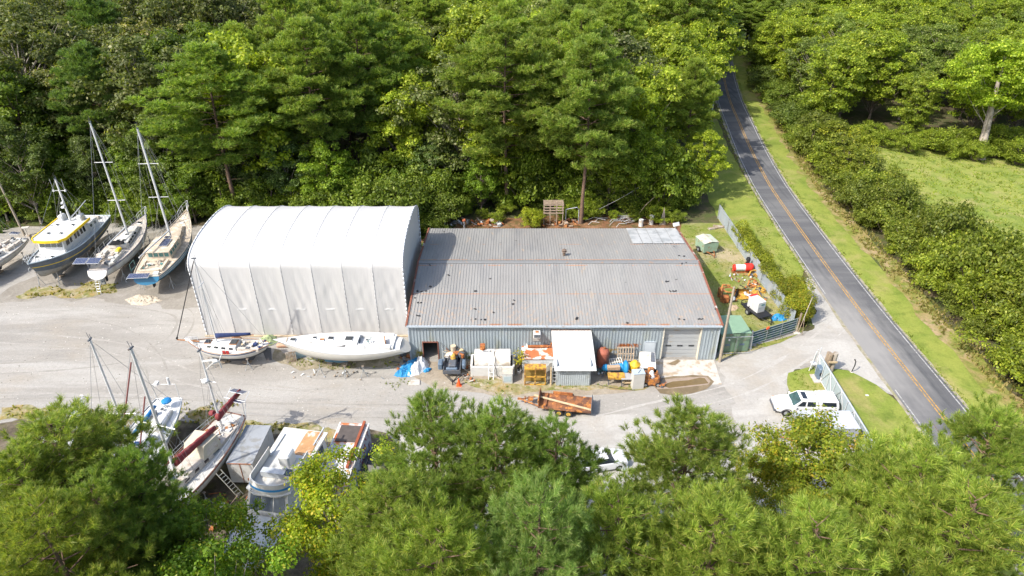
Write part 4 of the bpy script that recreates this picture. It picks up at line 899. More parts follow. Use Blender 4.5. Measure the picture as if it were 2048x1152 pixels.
bits = [(835,583),(843,584),(852,583),(836,607),(842,607),(951,583),(830,597),(834,633),(838,634),(951,640),(962,641),(970,641),(1153,640),(1154,638),(1332,563),(1336,563),(1358,513),(1368,514),(1364,528),(1372,527),(1393,495),(1340,583),(1346,583),(1351,583),(1358,640),(1368,641),(1398,640),(1404,640),(987,627),(1028,602),(860,530),(897,550),(950,620),(1430,620),(1345,474),(1360,468)]
b = MB(); r0_ = random.Random(2)
for q in bits:
    p = G(q[0], q[1], 4.9); zz = roofz(min(max(p.y, BY0+.1), BY1-.1)); p = G(q[0], q[1], zz); b.box((p.x, LB(p.y), roofz(p.y)+.06), (r0_.uniform(.08,.2), r0_.uniform(.1,.3), .05), rz=r0_.uniform(0,3))
o = b.build('leaf_debris', BLACK, bld); o['kind'] = 'stuff'
# wall air conditioner with its shelf
p = G(1075, 660, 3.1); AX = 2.45
b = MB(); b.rbox((AX, LB(BY0)-.42, 3.42), (.72, .75, .5), .04); o = b.build('air_conditioner', WHITE, bld)
b = MB()
for k in range(6): b.box((AX, LB(BY0)-.805, 3.27+k*.06), (.6, .02, .03))
b.build('grille', DKGREY, o)
b = MB(); b.box((AX, LB(BY0)-.42, 3.69), (.3, .3, .03)); b.build('top_grille', RUST, o)
b = MB(); b.box((AX, LB(BY0)-.07, 2.75), (.8, .05, .8)); b.build('wall_patch', mat('grey_plywood_patch', (.33,.33,.31), .8, var=.1), bld)
# ================================================================ BOATS
class Hull:
    def __init__(s, L, B, zs=(2.7,2.4,3.1), zk=.9, tw=.7, rake=(.9,.5), m=.42, p=2.0, full=2.4, ns=28, nv=10, ends=(.55,.35)):
        s.L, s.B, s.zs, s.zk, s.tw, s.rake, s.m, s.p, s.full, s.ns, s.nv, s.ends = L, B, zs, zk, tw, rake, m, p, full, ns, nv, ends
    def hb(s, t):
        return s.B/2*((1-((t-s.m)/(1-s.m))**s.p) if t > s.m else s.tw+(1-s.tw)*(1-((s.m-t)/s.m)**2.2))+.015
    def sheer(s, t):
        a, b, c = s.zs; q = 2*t-1; return b+((c-b)*q**2 if q > 0 else (a-b)*q**2)
    def bot(s, t):
        q = 2*t-1; e = s.ends[1] if q > 0 else s.ends[0]; return s.zk+(s.sheer(t)-s.zk)*e*abs(q)**2.6
    def pt(s, t, u, sgn):
        z0, z1 = s.sheer(t), s.bot(t); x = -s.L/2+t*s.L-u*s.rake[0]*t**6+u*s.rake[1]*(1-t)**6
        return (x, sgn*s.hb(t)*(1-u**s.full)**.62 if u < 1 else 0, z0-(z0-z1)*u)
    def mesh(s, mats, bands, parent, keel=None, rudder=True):
        """bands: upper edge fraction -> material index, top to bottom"""
        b = MB(); us = sorted(set([j/s.nv for j in range(s.nv+1)]+[x for x, _ in bands]))
        rings = []
        for i in range(s.ns+1):
            t = i/s.ns; rings.append([s.pt(t, u, 1) for u in us]+[s.pt(t, u, -1) for u in reversed(us[:-1])])
        n = len(rings[0]); nu = len(us)
        def mif(i, k):
            j = k if k < nu-1 else n-2-k
            um = (us[j]+us[j+1])/2; r = 0
            for x, mi in bands:
                if um >= x: r = mi
            return r
        b.loft(rings, close=False, caps=False, mif=mif)
        b.f.append(tuple(range(n))); b.m.append(getattr(s, 'tm', 0))
        return b.build('hull', mats, parent, smooth=True, angle=35)
    def deck(s, m, parent, drop=.05, t0=0, t1=1, name='deck', camber=.06, inset=.04):
        b = MB(); rings = []
        for i in range(s.ns+1):
            t = t0+(t1-t0)*i/s.ns; h = max(.01, s.hb(t)-inset); x = -s.L/2+t*s.L; z = s.sheer(t)-drop
            rings.append([(x, h*q, z+camber*(1-q*q)*min(1, h)) for q in (-1,-.5,0,.5,1)])
        b.loft(rings, close=False, caps=False); return b.build(name, m, parent, smooth=True)
    def rail(s, m, parent, r=.04, dz=.03, t0=0, t1=1, name='toe_rail', n=5):
        b = MB()
        for sg in (1, -1): b.tube([(-s.L/2+(t0+(t1-t0)*i/s.ns)*s.L, sg*s.hb(t0+(t1-t0)*i/s.ns), s.sheer(t0+(t1-t0)*i/s.ns)+dz) for i in range(s.ns+1)], r, n)
        if t0 == 0: b.tube([(-s.L/2, s.hb(0), s.sheer(0)+dz), (-s.L/2, -s.hb(0), s.sheer(0)+dz)], r, n)
        return b.build(name, m, parent)
    def lifeline(s, parent, t0, t1, hgt=.62, n=8, m=None, wires=2, mid=.5, r=.022, close_bow=False, name='railing'):
        for sg in (1, -1):
            b = MB(); P = []
            for i in range(n+1):
                t = t0+(t1-t0)*i/n; x = -s.L/2+t*s.L; y = sg*max(.02, s.hb(t)-.07); z = s.sheer(t); b.cyl((x, y, z), (x, y, z+hgt), r, r, 5); P.append((x, y, z))
            for w_ in range(wires): b.tube([(p[0], p[1], p[2]+hgt*(1-w_*mid)) for p in P], r*.7, 4)
            b.build(name, m or ALU, parent)
    def x(s, t): return -s.L/2+t*s.L
def cabin(b, x0, x1, w0, w1, z0, h, ins=.12, fr=.3, ra=.05, mi=0, crown=.05, zf=0):
    """trunk cabin: aft edge x0 half width w0, forward edge x1 half width w1"""
    B_ = [(x0,-w0,z0),(x1,-w1,z0+zf),(x1,w1,z0+zf),(x0,w0,z0)]
    T_ = [(x0+ra,-w0+ins,z0+h),(x1-fr,-w1+ins*.9,z0+h+zf*.5),(x1-fr,0,z0+h+crown+zf*.5),(x1-fr,w1-ins*.9,z0+h+zf*.5),(x0+ra,w0-ins,z0+h),(x0+ra,0,z0+h+crown)]
    o = len(b.v); b.v += B_+T_
    for f in ((4,5,6,9),(6,7,8,9),(0,1,5,4),(2,3,8,7),(3,0,4,9,8),(1,2,7,6,5),(3,2,1,0)): b.f.append(tuple(o+i for i in f)); b.m.append(mi)
    return dict(x0=x0, x1=x1, w0=w0, w1=w1, z0=z0, h=h, ins=ins, fr=fr, ra=ra, zf=zf)
def sidewin(c, fa, fb, ga, gb, sg, m, parent, name='window', off=.012):
    """window on the side of cabin c: fa..fb along, ga..gb up"""
    def pt(f, g):
        xa = c['x0']+c['ra']*g; xb = c['x1']-c['fr']*g; wa = c['w0']-c['ins']*g; wb = c['w1']-c['ins']*.9*g
        return Vector((xa+(xb-xa)*f, sg*(wa+(wb-wa)*f+off), c['z0']+c['h']*g+c['zf']*f*(1-.5*g)))
    b = MB(); q = [pt(fa, ga), pt(fb, ga), pt(fb, gb), pt(fa, gb)]; i_ = [p-Vector((0, sg*.05, 0)) for p in q]
    b.add(q+i_, [(0,1,2,3),(7,6,5,4),(0,4,5,1),(1,5,6,2),(2,6,7,3),(3,7,4,0)]); return b.build(name, m, parent)
def hatch(parent, x, y, z, sx, sy, m=None, frame=None, rz=0, ry=0):
    b = MB(); b.rbox((x, y, z+.04), (sx+.08, sy+.08, .08), .02, rz=rz); o = b.build('hatch', frame or ALU, parent)
    b = MB(); b.box((x, y, z+.09), (sx, sy, .025), rz=rz); b.build('hatch_glass', m or GLASS, o); return o
def mast(parent, x, z0, top, H, spreaders=(.5,), r=.1, lean=0, m=None, B=3.6, stays=(), sw=1.0, shroud=True, masthead=True, y=0):
    b = MB(); P0 = Vector((x, y, z0)); P1 = Vector((x+lean, y, top)); b.cyl(P0, P1, r, r*.8, 8)
    o = b.build('mast', m or ALU, parent, smooth=True, angle=50)
    tips = []
    for f in spreaders:
        p = P0.lerp(P1, f); q = MB(); q.cyl(p+Vector((0,-sw,.05)), p+Vector((0,sw,.05)), .035, .035, 5); q.build('spreader', m or ALU, o); tips.append(p)
    if masthead:
        q = MB(); q.box(P1+Vector((0,0,.05)), (.45,.1,.1)); q.cyl(P1, P1+Vector((.1,0,.7)), .015); q.cyl(P1+Vector((-.15,0,.1)), P1+Vector((-.15,0,.4)), .02); q.build('masthead', DKGREY, o)
    q = MB()
    for e in stays: q.cyl(P1, e, .017, .017, 4)
    if shroud:
        for sg in (1, -1):
            d = Vector((x-.1, sg*B/2, z0-.2)); a = P1
            for t_ in reversed(tips): q.cyl(a, t_+Vector((0, sg*sw, .05)), .014, .014, 4); a = t_+Vector((0, sg*sw, .05))
            q.cyl(a, d, .014, .014, 4)
            if tips: q.cyl(tips[0], d+Vector((.35,0,0)), .012, .012, 4); q.cyl(tips[0], d+Vector((-.35,0,0)), .012, .012, 4)
    q.build('rigging', STAY, o); return o
def fin(parent, x0, x1, z0, z1, th=.28, sw=.4, m=None, name='keel'):
    b = MB(); b.loft([[(x0+sw,0,z0),(x0+sw+.3*(x1-x0),th/2,z0),(x1-.05,th/5,z0),(x1,0,z0),(x1-.05,-th/5,z0),(x0+sw+.3*(x1-x0),-th/2,z0)],[(x0,0,z1),(x0+.3*(x1-x0),th/2,z1),(x1+.15,th/4,z1),(x1+.2,0,z1),(x1+.15,-th/4,z1),(x0+.3*(x1-x0),-th/2,z1)]])
    return b.build(name, m or BOTTOM, parent, smooth=True, angle=40)
def panel(parent, c, sx, sy, ry=0, rx=0, rz=0):
    b = MB(); b.box((0,0,0), (sx, sy, .04)); o = b.build('solar_panel', ALU, parent); o.location = c; o.rotation_euler = (rx, ry, rz)
    q = MB(); q.box((0,0,.028), (sx-.08, sy-.08, .012)); q.build('cells', SOLAR, o); return o
def pulpit(parent, h, hgt=.75, m=None, back=1.4, ext=.25):
    b = MB(); xb = h.L/2; zt = h.sheer(1)
    for sg in (1,-1):
        t = 1-back/h.L; y = sg*max(.05, h.hb(t)-.05); y2 = sg*max(.05, h.hb(1-back*.45/h.L)-.03)
        P = [(xb-back, y, h.sheer(t)+hgt), (xb-back*.45, y2, zt+hgt*1.0), (xb+ext, sg*.12, zt+hgt*1.1)]
        b.tube(P, .028, 5); b.tube([(p[0], p[1], p[2]-hgt*.5) for p in P], .02, 5); b.cyl((xb-back, y, h.sheer(t)), P[0], .028, .028, 5); b.cyl((xb-back*.45, y2, zt-.05), P[1], .028, .028, 5); b.cyl((xb-.05, sg*.04, zt), P[2], .028, .028, 5)
    b.tube([(xb+ext,-.12,zt+hgt*1.1),(xb+ext,.12,zt+hgt*1.1)], .028, 5); return b.build('pulpit', m or ALU, parent)
def winches(parent, pts, z): 
    b = MB()
    for x, y in pts: b.cyl((x,y,z),(x,y,z+.18),.1,.08,8); b.cyl((x,y,z+.18),(x,y,z+.24),.05,.05,6)
    return b.build('winch', ALU, parent)
def clutter(parent, pts, seed, mats, name, s=.25, n=16, zt=0):
    r = random.Random(seed); b = MB(); x0,x1,y0,y1,z = pts
    for i in range(n):
        x = r.uniform(x0,x1); y = r.uniform(y0,y1); q = r.random(); mi = r.randrange(len(mats))
        if q < .4: b.box((x,y,z+s*.3), (s*r.uniform(.4,1.6), s*r.uniform(.4,1.4), s*r.uniform(.3,1)), rz=r.uniform(0,3), mi=mi)
        elif q < .7: b.cyl((x,y,z+s*.2),(x+r.uniform(-.7,.7),y+r.uniform(-.7,.7),z+s*r.uniform(.2,1.2)),.03,.03,5,mi=mi)
        else: b.ball((x,y,z+s*.3), s*r.uniform(.3,.6), 7, mi=mi, sc=(1,1,.6))
    return b.build(name, mats, parent)
def text(parent, s, loc, rot, size, m, name='lettering', extrude=.006):
    cu = bpy.data.curves.new(name, 'FONT'); cu.body = s; cu.size = size; cu.extrude = extrude; cu.align_x = 'CENTER'; cu.align_y = 'CENTER'
    t = bpy.data.objects.new(name+'_tmp', cu); C.objects.link(t); bpy.context.view_layer.update()
    me = bpy.data.meshes.new_from_object(t.evaluated_get(bpy.context.evaluated_depsgraph_get())); bpy.data.objects.remove(t)
    me.materials.clear(); me.materials.append(m); o = bpy.data.objects.new(name, me); C.objects.link(o); o.parent = parent; o.location = loc; o.rotation_euler = rot; return o
def boat_at(name, label, cat, stern, bow, zz=0):
    d = Vector((bow[0]-stern[0], bow[1]-stern[1])); c = ((bow[0]+stern[0])/2, (bow[1]+stern[1])/2, zz)
    return thing(name, label, cat, c, math.atan2(d.y, d.x))
STANDS = []
def stand_proto():
    o = thing('jack_stand', '', 'jack stand'); b = MB(); top = Vector((0,0,1.5))
    for k in range(3):
        a = k*2.094+.5; b.cyl(top*.7, (.42*math.cos(a), .42*math.sin(a), 0), .03, .03, 5)
    b.cyl((0,0,.85),(0,0,1.5),.035,.035,6); b.cyl((0,0,.3),(.2,.11,.3),.015); b.build('tripod', STEEL, o)
    b = MB(); b.box((0,0,1.53),(.22,.22,.05), rx=R(20)); b.build('pad', mat('stand_pad', (.22,.18,.14), .8, var=.2), o); return o
SPROTO = stand_proto(); SUSED = [False]
def stand(x, y, h, label, grp, rz=0):
    s = (1,1,h/1.55)
    if not SUSED[0]: SUSED[0] = True; o = SPROTO; o.location = (x,y,0); o.rotation_euler = (0,0,rz); o.scale = s
    else: o = dup(SPROTO, (x,y,0), rz, scale=s)
    o['label'] = label; o['group'] = grp; return o
def stands(root, hull, ts, side, hz, label, grp, out=.25):
    M = Matrix.Translation(root.location) @ Matrix.Rotation(root.rotation_euler[2], 4, 'Z')
    for t in ts:
        for sg in side:
            p = M @ Vector((hull.x(t), sg*(hull.hb(t)*.78+out), 0)); stand(p.x, p.y, hz, label, grp, t*5)
def blocks(root, xs, z, label):
    M = Matrix.Translation(root.location) @ Matrix.Rotation(root.rotation_euler[2], 4, 'Z')
    for x in xs:
        p = M @ Vector((x,0,0)); b = MB()
        b.box((0,0,z*.25), (.9,.35,z*.5-.005)); b.box((0,0,z*.75), (.35,.9,z*.5-.005)); tag(b.build('keel_block', WOOD), label, 'timber block', 'timber keel blocks', (p.x,p.y,.02), root.rotation_euler[2])

# ---- 1. grey trawler yacht with yellow trim (bow towards the yard)
h = Hull(14.8, 4.7, zs=(3.3,3.2,4.2), zk=1.0, tw=.82, rake=(1.1,.5), m=.45, p=2.2, full=3.6, ends=(.25,.3))
r_ = boat_at('trawler_yacht', 'grey hulled trawler yacht with a bright yellow edge round its white pilothouse roof', 'boat', G(197,425,3.4), G(49,538,4.0))
h.tm = 0
h.mesh([GREYHULL, YELLOW, BOTTOMGREY], [(0,0),(.30,1),(.335,0),(.60,2)], r_); h.deck(WHITE, r_, drop=.12); h.rail(mat('pale_blue_rail', (.5,.58,.62), .5), r_, .06, .02)
fin(r_, -5.8, 4.2, .35, 1.35, .3, .2, BOTTOMGREY)
b = MB(); c1 = cabin(b, -2.4, 4.2-1.2, 1.75, 1.55, 3.05, 1.85, ins=.12, fr=.5); pil = b.build('pilothouse', WHITE, r_)
for k, (f0, f1) in enumerate(((.10,.18),(.22,.30),(.36,.44),(.47,.55),(.66,.74),(.77,.90))):
    for sg in (1,-1): sidewin(c1, f0, f1, .42, .80, sg, GLASS, pil)
for k in range(4):
    y0 = -1.35+k*.69; b = MB(); b.add([(3.0-.21+.02,y0,3.95),(3.0-.21+.02,y0+.6,3.95),(3.0-.42+.02,y0+.57,4.65),(3.0-.42+.02,y0+.03,4.65)],[(0,1,2,3)]); b.build('windscreen', GLASS, pil)
b = MB(); ov = [(-3.0,-1.95),(2.6,-1.95),(3.35,-1.45),(3.5,0),(3.35,1.45),(2.6,1.95),(-3.0,1.95)]; b.prism(ov, 4.92, 5.02); rf = b.build('roof', WHITE, r_)
b = MB()
for (a, c) in zip(ov[:-1], ov[1:]):
    a = Vector((*a,0))*1.0; c = Vector((*c,0)); d = (c-a).normalized(); n_ = Vector((d.y,-d.x,0))*.03
    b.add([(a.x+n_.x,a.y+n_.y,4.78),(c.x+n_.x,c.y+n_.y,4.78),(c.x+n_.x*3,c.y+n_.y*3,5.12),(a.x+n_.x*3,a.y+n_.y*3,5.12),(a.x-n_.x,a.y-n_.y,4.78),(c.x-n_.x,c.y-n_.y,4.78),(c.x,c.y,5.12),(a.x,a.y,5.12)],[(0,1,2,3),(7,6,5,4),(3,2,6,7),(1,0,4,5),(0,3,7,4),(1,5,6,2)])
b.build('yellow_visor', YELLOW, rf)
for x, y in ((1.4,.75),(1.4,-.75),(-.9,.95),(-.9,-.95)): hatch(rf, x, y, 5.02, .42, .3)
for x, y in ((5.9,.35),(4.5,.9),(4.5,-.9),(5.2,-.2)): hatch(r_, x, y, h.sheer(.8)-.08, .36, .3)
for y in (1.15,-1.15):
    b = MB(); b.rbox((-2.6,y,5.35),(1.0,.6,.75),.1); b.cyl((-2.6,y,5.7),(-2.7,y,6.1),.1,.08,8); b.build('exhaust_stack', WHITE, rf)
b = MB(); c2 = cabin(b, -5.3, -2.4, 1.5, 1.6, 3.05, 1.1, ins=.12, fr=.05); ac = b.build('aft_cabin', WHITE, r_)
for sg in (1,-1):
    for f0 in (.2,.55): sidewin(c2, f0, f0+.16, .45, .8, sg, GLASS, ac)
b = MB(); b.box((-3.9,0,4.3),(1.6,1.0,.1)); b.box((-3.9,.3,4.38),(1.6,.15,.06)); b.box((-3.9,-.3,4.38),(1.6,.15,.06)); b.build('life_raft_rack', WHITE, ac)
m_ = mast(r_, -2.2, 5.0, 10.6, 0, spreaders=(.72,), r=.13, m=WHITE, B=3.4, stays=((6.8,0,4.3),(-7,0,3.6)), sw=.75)
b = MB(); 
for sg in (1,-1): b.cyl((-2.2,sg*.7,9.1),(-2.2,sg*.7,10.6),.02,.02,4); b.cyl((-2.2,sg*.7,8.98),(-2.2,sg*.7,9.2),.13,.1,8)
b.build('antenna', WHITE, m_)
b = MB(); b.box((-1.85,0,7.6),(.6,.25,.12), rz=.4); b.rbox((-1.8,0,7.1),(.45,.45,.22),.08); b.build('radar', WHITE, m_)
b = MB(); b.cyl((-2.4,0,5.3),(-5.8,.4,6.2),.06,.05,6); b.build('boom', ALU, m_)
h.lifeline(r_, 0.0, .36, .85, 7, WHITE, 2, .45, .03, name='aft_railing'); pulpit(r_, h, .7, WHITE, 1.8)
h.lifeline(r_, .40, .80, .5, 9, WHITE, 1, .5, .018)
b = MB(); b.rbox((-6.6,.0,3.4),(.6,1.8,.4),.1); b.build('stern_locker', OLDDECK, r_)
b = MB(); b.cyl((h.x(.97),-.28,3.5),(h.x(.97),-.5,3.3),.08,.04,6); b.box((h.x(.965),-.52,3.1),(.35,.08,.35), rz=.3); b.build('anchor', STEEL, r_)
stands(r_, h, (.12,.5,.85), (1,-1), 1.9, 'grey jack stand under the grey trawler yacht', 'jack stands under the trawler yacht'); blocks(r_, (-4,0,3), .32, 'timber block under the keel of the grey trawler yacht')

# ---- 2. white sloop with two solar panels over the stern (stern towards the yard)
def sloop(root, h, deckm, ck, seed=1, cock=(.06,.30)):
    pass
h = Hull(14.4, 3.9, zs=(2.75,2.65,3.3), zk=1.0, tw=.55, rake=(1.5,-.6), m=.42, p=1.9, full=3.2, ends=(.45,.5))
r_ = boat_at('sloop', 'white sloop with a thin dark stripe and two solar panels out over its stern', 'boat', G(201,530,2.9), G(286,433,3.3))
h.mesh([GELCOAT, NAVY, BOTTOMGREY], [(0,0),(.05,1),(.085,0),(.62,2)], r_); h.deck(OLDDECK, r_); h.rail(NAVY, r_, .035)
fin(r_, -1.8, 1.6, .35, 1.2, .35, .5, BOTTOM); fin(r_, -6.3, -5.7, .6, 1.6, .12, .1, BOTTOM, 'rudder')
b = MB(); c1 = cabin(b, -1.6, 4.0, 1.15, .55, 2.72, .45, fr=.7, zf=.2); cab = b.build('cabin', GELCOAT, r_)
for f in (.14,.28,.42,.60): 
    for sg in (1,-1): sidewin(c1, f, f+.11, .25, .78, sg, GLASS, cab)
for x, y, s_ in ((4.9,0,.5),(2.9,0,.35),(1.0,-.1,.45),(-.6,.3,.4),(-.6,-.4,.4)): hatch(r_, x, y, 2.95 if x > 4.3 else 3.2, s_, s_*.9)
b = MB(); b.box((-1.9,0,3.5),(1.2,1.5,.06), ry=R(8)); b.box((-1.3,0,3.35),(.06,1.5,.4)); b.build('spray_hood', BLACK, r_)
b = MB(); b.box((-4.2,0,2.62),(3.2,1.3,.06)); b.box((-4.2,.95,2.85),(3.3,.5,.35)); b.box((-4.2,-.95,2.85),(3.3,.5,.35)); b.build('cockpit', GELCOAT, r_)
clutter(r_, (-6.2,-2.8,-1.2,1.2,2.9), 3, [GELCOAT, DKGREY, OLDDECK, WOOD], 'deck_gear', .38, 34)
b = MB(); b.rbox((-3.0,-.75,3.2),(.9,.45,.35),.08); b.build('yellow_bag', YELLOW, r_)
for k in (0,1): panel(r_, (-6.7+k*.0, 1.45-k*1.5+.3, 3.75), 1.15, 1.42, ry=R(-8))
b = MB()
for y in (-.9,.4,1.5): b.tube([(-6.0,y*.8,2.8),(-6.5,y,3.7)], .025)
b.build('panel_frame', ALU, r_)
mm = mast(r_, h.x(.60), 3.1, 17.6, 0, (.32,.66), .13, -.35, stays=((h.L/2,0,3.4),(-h.L/2,0,3.0),(h.x(.80),0,3.2)), sw=1.05)
b = MB(); b.cyl((h.x(.60)-.1,0,4.1),(h.x(.60)-4.6,.25,3.95),.09,.08,8); b.build('boom', ALU, mm)
h.lifeline(r_, .04, .92, .65, 9); pulpit(r_, h)
b = MB(); b.box((-6.85,0,1.35),(.25,.5,1.3)); b.cyl((-7.0,.2,0.9),(-7.2,.6,.1),.06,.05,6); b.box((-7.15,-.1,1.2),(.4,.2,.12)); b.build('wind_vane_gear', STEEL, r_)
stands(r_, h, (.15,.45,.75), (1,-1), 1.7, 'grey jack stand under the sloop with two solar panels', 'jack stands under the sloop with solar panels'); blocks(r_, (-1,1), .32, 'timber block under the keel of the sloop with two solar panels')
M_ = Matrix.Translation(r_.location) @ Matrix.Rotation(r_.rotation_euler[2], 4, 'Z')
def ladder(name, label, a, b_, wid=.42, n=9, m=None, side=(1,0,0), group=None):
    a = Vector(a); b_ = Vector(b_); s = Vector(side).normalized()*wid/2; q = MB()
    q2 = thing(name, label, 'ladder', a, 0, group); a0 = Vector((0,0,0)); b0 = b_-a
    q.box((0,0,0),(0,0,0)) if 0 else None
    for sg in (1,-1): q.cyl(a0+s*sg, b0+s*sg, .035, .035, 5)
    q.build('side_rail', m or ALU, q2); q = MB()
    for k in range(1, n): p = a0.lerp(b0, k/n); q.cyl(p-s, p+s, .025, .025, 5)
    q.build('rungs', m or ALU, q2); return q2
p0 = M_ @ Vector((-8.0,.2,0)); p1 = M_ @ Vector((-7.1,.3,2.7))
ladder('ladder', 'metal ladder leaning on the stern of the sloop with two solar panels', (p0.x,p0.y,0), (p1.x,p1.y,2.7))

# ---- 3. blue and white motorsailer
h = Hull(15.6, 4.5, zs=(2.65,2.6,4.0), zk=.9, tw=.62, rake=(1.9,-.5), m=.42, p=1.9, full=3.4, ends=(.5,.45)); h.tm = 1
r_ = boat_at('motorsailer', 'blue striped motorsailer with a tan deckhouse, its name on the blue transom', 'boat', G(291,558,2.5), G(377,420,3.7))
h.mesh([CREAM, DKBLUE, WHITE, BOTTOM], [(0,0),(.05,1),(.16,2),(.21,1),(.31,2),(.36,1),(.52,3)], r_)
h.deck(DECKTAN, r_); h.rail(CREAM, r_, .05)
fin(r_, -4.0, 2.6, .35, 1.2, .4, .5); fin(r_, -7.0, -6.2, .6, 1.5, .12, .1, BOTTOM, 'rudder')
b = MB(); c1 = cabin(b, -3.6, .5, 1.45, 1.35, 2.45, 1.2, ins=.12, fr=.5); dh = b.build('deckhouse', CREAM, r_)
for f in (.05,.26,.47,.68):
    for sg in (1,-1): sidewin(c1, f, f+.15, .45, .82, sg, TEALGLASS, dh)
for k in range(4): b = MB(); y0 = -1.22+k*.62; b.add([(-3.62+.02,y0,2.95),(-3.62+.02,y0+.5,2.95),(-3.57,y0+.48,3.5),(-3.57,y0+.02,3.5)],[(0,1,2,3)]); b.build('window', TEALGLASS, dh)
b = MB(); b.prism([(-4.0,-1.5),(.1,-1.42),(.45,-.6),(.45,.6),(.1,1.42),(-4.0,1.5)], 3.68, 3.76); rf = b.build('roof', DECKTAN, r_)
panel(rf, (-1.7,-.35,3.86), 1.9, 1.0); panel(rf, (-.2,-.1,3.84), .6, .7)
b = MB(); c2 = cabin(b, .5, 4.4, 1.2, .6, 2.6, .5, fr=.6, zf=.5); cab = b.build('cabin', DECKTAN, r_)
for f in (.2,.5):
    for sg in (1,-1): sidewin(c2, f, f+.12, .3, .75, sg, GLASS, cab)
for x in (1.5,3.3): hatch(cab, x, 0, 3.05+.12*(x-1.5)*.6, .75, .75)
hatch(r_, 2.0, -.9, 2.7, .4, .3)
b = MB(); b.box((-5.5,0,2.5),(2.6,2.2,.08)); b.box((-4.9,0,2.65),(.3,1.9,.35)); b.box((-6.7,0,2.75),(.3,2.2,.35)); b.box((-5.4,1.25,2.7),(2.4,.25,.4)); b.box((-5.4,-1.25,2.7),(2.4,.25,.4)); b.build('cockpit', CREAM, r_)
clutter(r_, (-6.5,-4.2,-.9,.9,2.7), 5, [GELCOAT, CREAM, TEALGLASS, WOOD], 'deck_gear', .35, 14)
panel(r_, (-8.0,.7,2.9), .95, 2.3, ry=R(-5))
b = MB(); b.tube([(-7.4,-.4,2.6),(-8.5,-.4,2.85)], .04); b.tube([(-7.4,1.8,2.6),(-8.6,1.8,2.85)], .04); b.box((-7.4,-1.0,2.75),(.5,.6,.35)); b.build('davits', WHITE, r_)
xt = -h.L/2+.12
text(r_, 'PEGASUS', (xt-.20, .35, 2.22), (R(90-12), 0, R(-90)), .36, WHITE)
b = MB()
for y_, w_ in ((.75,.16),(.52,.2),(.25,.24),(.0,.16),(-.45,.22)): b.box((xt-.15, y_, 1.93), (.012, w_, .07), ry=R(12))
b.build('hailing_port_lettering', WHITE, r_)
mm = mast(r_, h.x(.56), 3.0, 17.3, 0, (.40,.70), .15, -.5, stays=((h.L/2+.6,0,4.2),(-h.L/2,0,3.0),(h.x(.80),0,3.6),(h.x(.66),1.8,2.9),(h.x(.66),-1.8,2.9)), sw=1.15, B=4.1)
b = MB(); b.cyl((h.x(.56),0,4.2),(h.x(.10),.9,4.3),.1,.09,8); b.build('boom', ALU, mm)
h.lifeline(r_, .60, .93, .75, 5, m=ALU); pulpit(r_, h, .85, None, 1.6, .5)
b = MB(); b.cyl((h.L/2-.5,0,3.9),(h.L/2+.7,0,4.15),.1,.07,8); b.build('bowsprit', CREAM, r_)
b = MB(); b.cyl((5.9,.1,3.2),(6.3,.1,3.5),.16,.14,8); b.build('windlass', ALU, r_); MB().rbox((5.2,0,3.15),(.4,.5,.3),.05).build('vent_box', ALU, r_); MB().cyl((6.6,0,3.4),(6.6,0,3.75),.09).build('bollard', ALU, r_)
b = MB(); 
for q in ((-6.2,2.3),(-5.0,2.3),(-6.2,2.9),(-5.0,2.9)): b.cyl((q[0],2.25,q[1]-.6),(q[0],2.25,q[1]+.5),.025)
b.tube([(-6.2,2.25,3.4),(-5.0,2.25,3.4)], .025); b.tube([(-6.2,2.25,2.6),(-5.0,2.25,2.6)], .025); b.build('boarding_gate', TEALGLASS, r_)
stands(r_, h, (.12,.4,.7), (1,-1), 1.5, 'grey jack stand under the blue striped motorsailer', 'jack stands under the motorsailer'); blocks(r_, (-2.5,0,2), .32, 'timber block under the keel of the blue striped motorsailer')
b = MB()
M_ = Matrix.Translation(r_.location) @ Matrix.Rotation(r_.rotation_euler[2], 4, 'Z'); p0 = M_ @ Vector((-.6,-4.0,0)); p1 = M_ @ Vector((-.2,-2.2,2.7))
ladder('ladder', 'metal ladder between the motorsailer and the white shelter', (p0.x,p0.y,0), (p1.x,p1.y,2.7), side=(0,1,0))

# ---- 4. white sailboat cut by the left edge
h = Hull(10.5, 3.3, zs=(2.4,2.3,2.8), zk=.9, tw=.6, rake=(1.3,-.4), m=.42, p=2.0)
r_ = boat_at('sailboat', 'small white sailboat cut off by the left edge of the picture', 'boat', G(30,482,2.5), G(-80,548,2.6))
h.mesh([GELCOAT, NAVY, BOTTOMGREY], [(0,0),(.08,1),(.11,0),(.6,2)], r_); h.deck(GELCOAT, r_); h.rail(OLDDECK, r_)
b = MB(); c1 = cabin(b, -1.4, 3.0, 1.0, .5, 2.35, .45, fr=.6, zf=.1); cab = b.build('cabin', GELCOAT, r_)
for f in (.1,.35,.6):
    for sg in (1,-1): sidewin(c1, f, f+.15, .3, .75, sg, GLASS, cab)
b = MB(); b.box((-3.1,0,2.35),(2.4,1.1,.06)); b.box((-3.1,.8,2.55),(2.4,.4,.3)); b.box((-3.1,-.8,2.55),(2.4,.4,.3)); b.build('cockpit', OLDDECK, r_)
clutter(r_, (-4.8,-2.2,-.9,.9,2.6), 8, [GELCOAT, DKGREY, ALU], 'deck_gear', .3, 18); panel(r_, (-4.7,0,3.4), .6, 1.3)
h.lifeline(r_, .03, .9, .6, 7); fin(r_, -1.4, 1.2, .35, 1.1, .3, .4); pulpit(r_, h)
mast(r_, h.x(.58), 2.7, 13.5, 0, (.5,), .09, stays=((h.L/2,0,2.9),(-h.L/2,0,2.6)))
stands(r_, h, (.2,.7), (1,-1), 1.5, 'grey jack stand under the sailboat at the left edge', 'jack stands under the left edge sailboat'); blocks(r_, (-.5,.8), .32, 'timber block under the sailboat at the left edge')

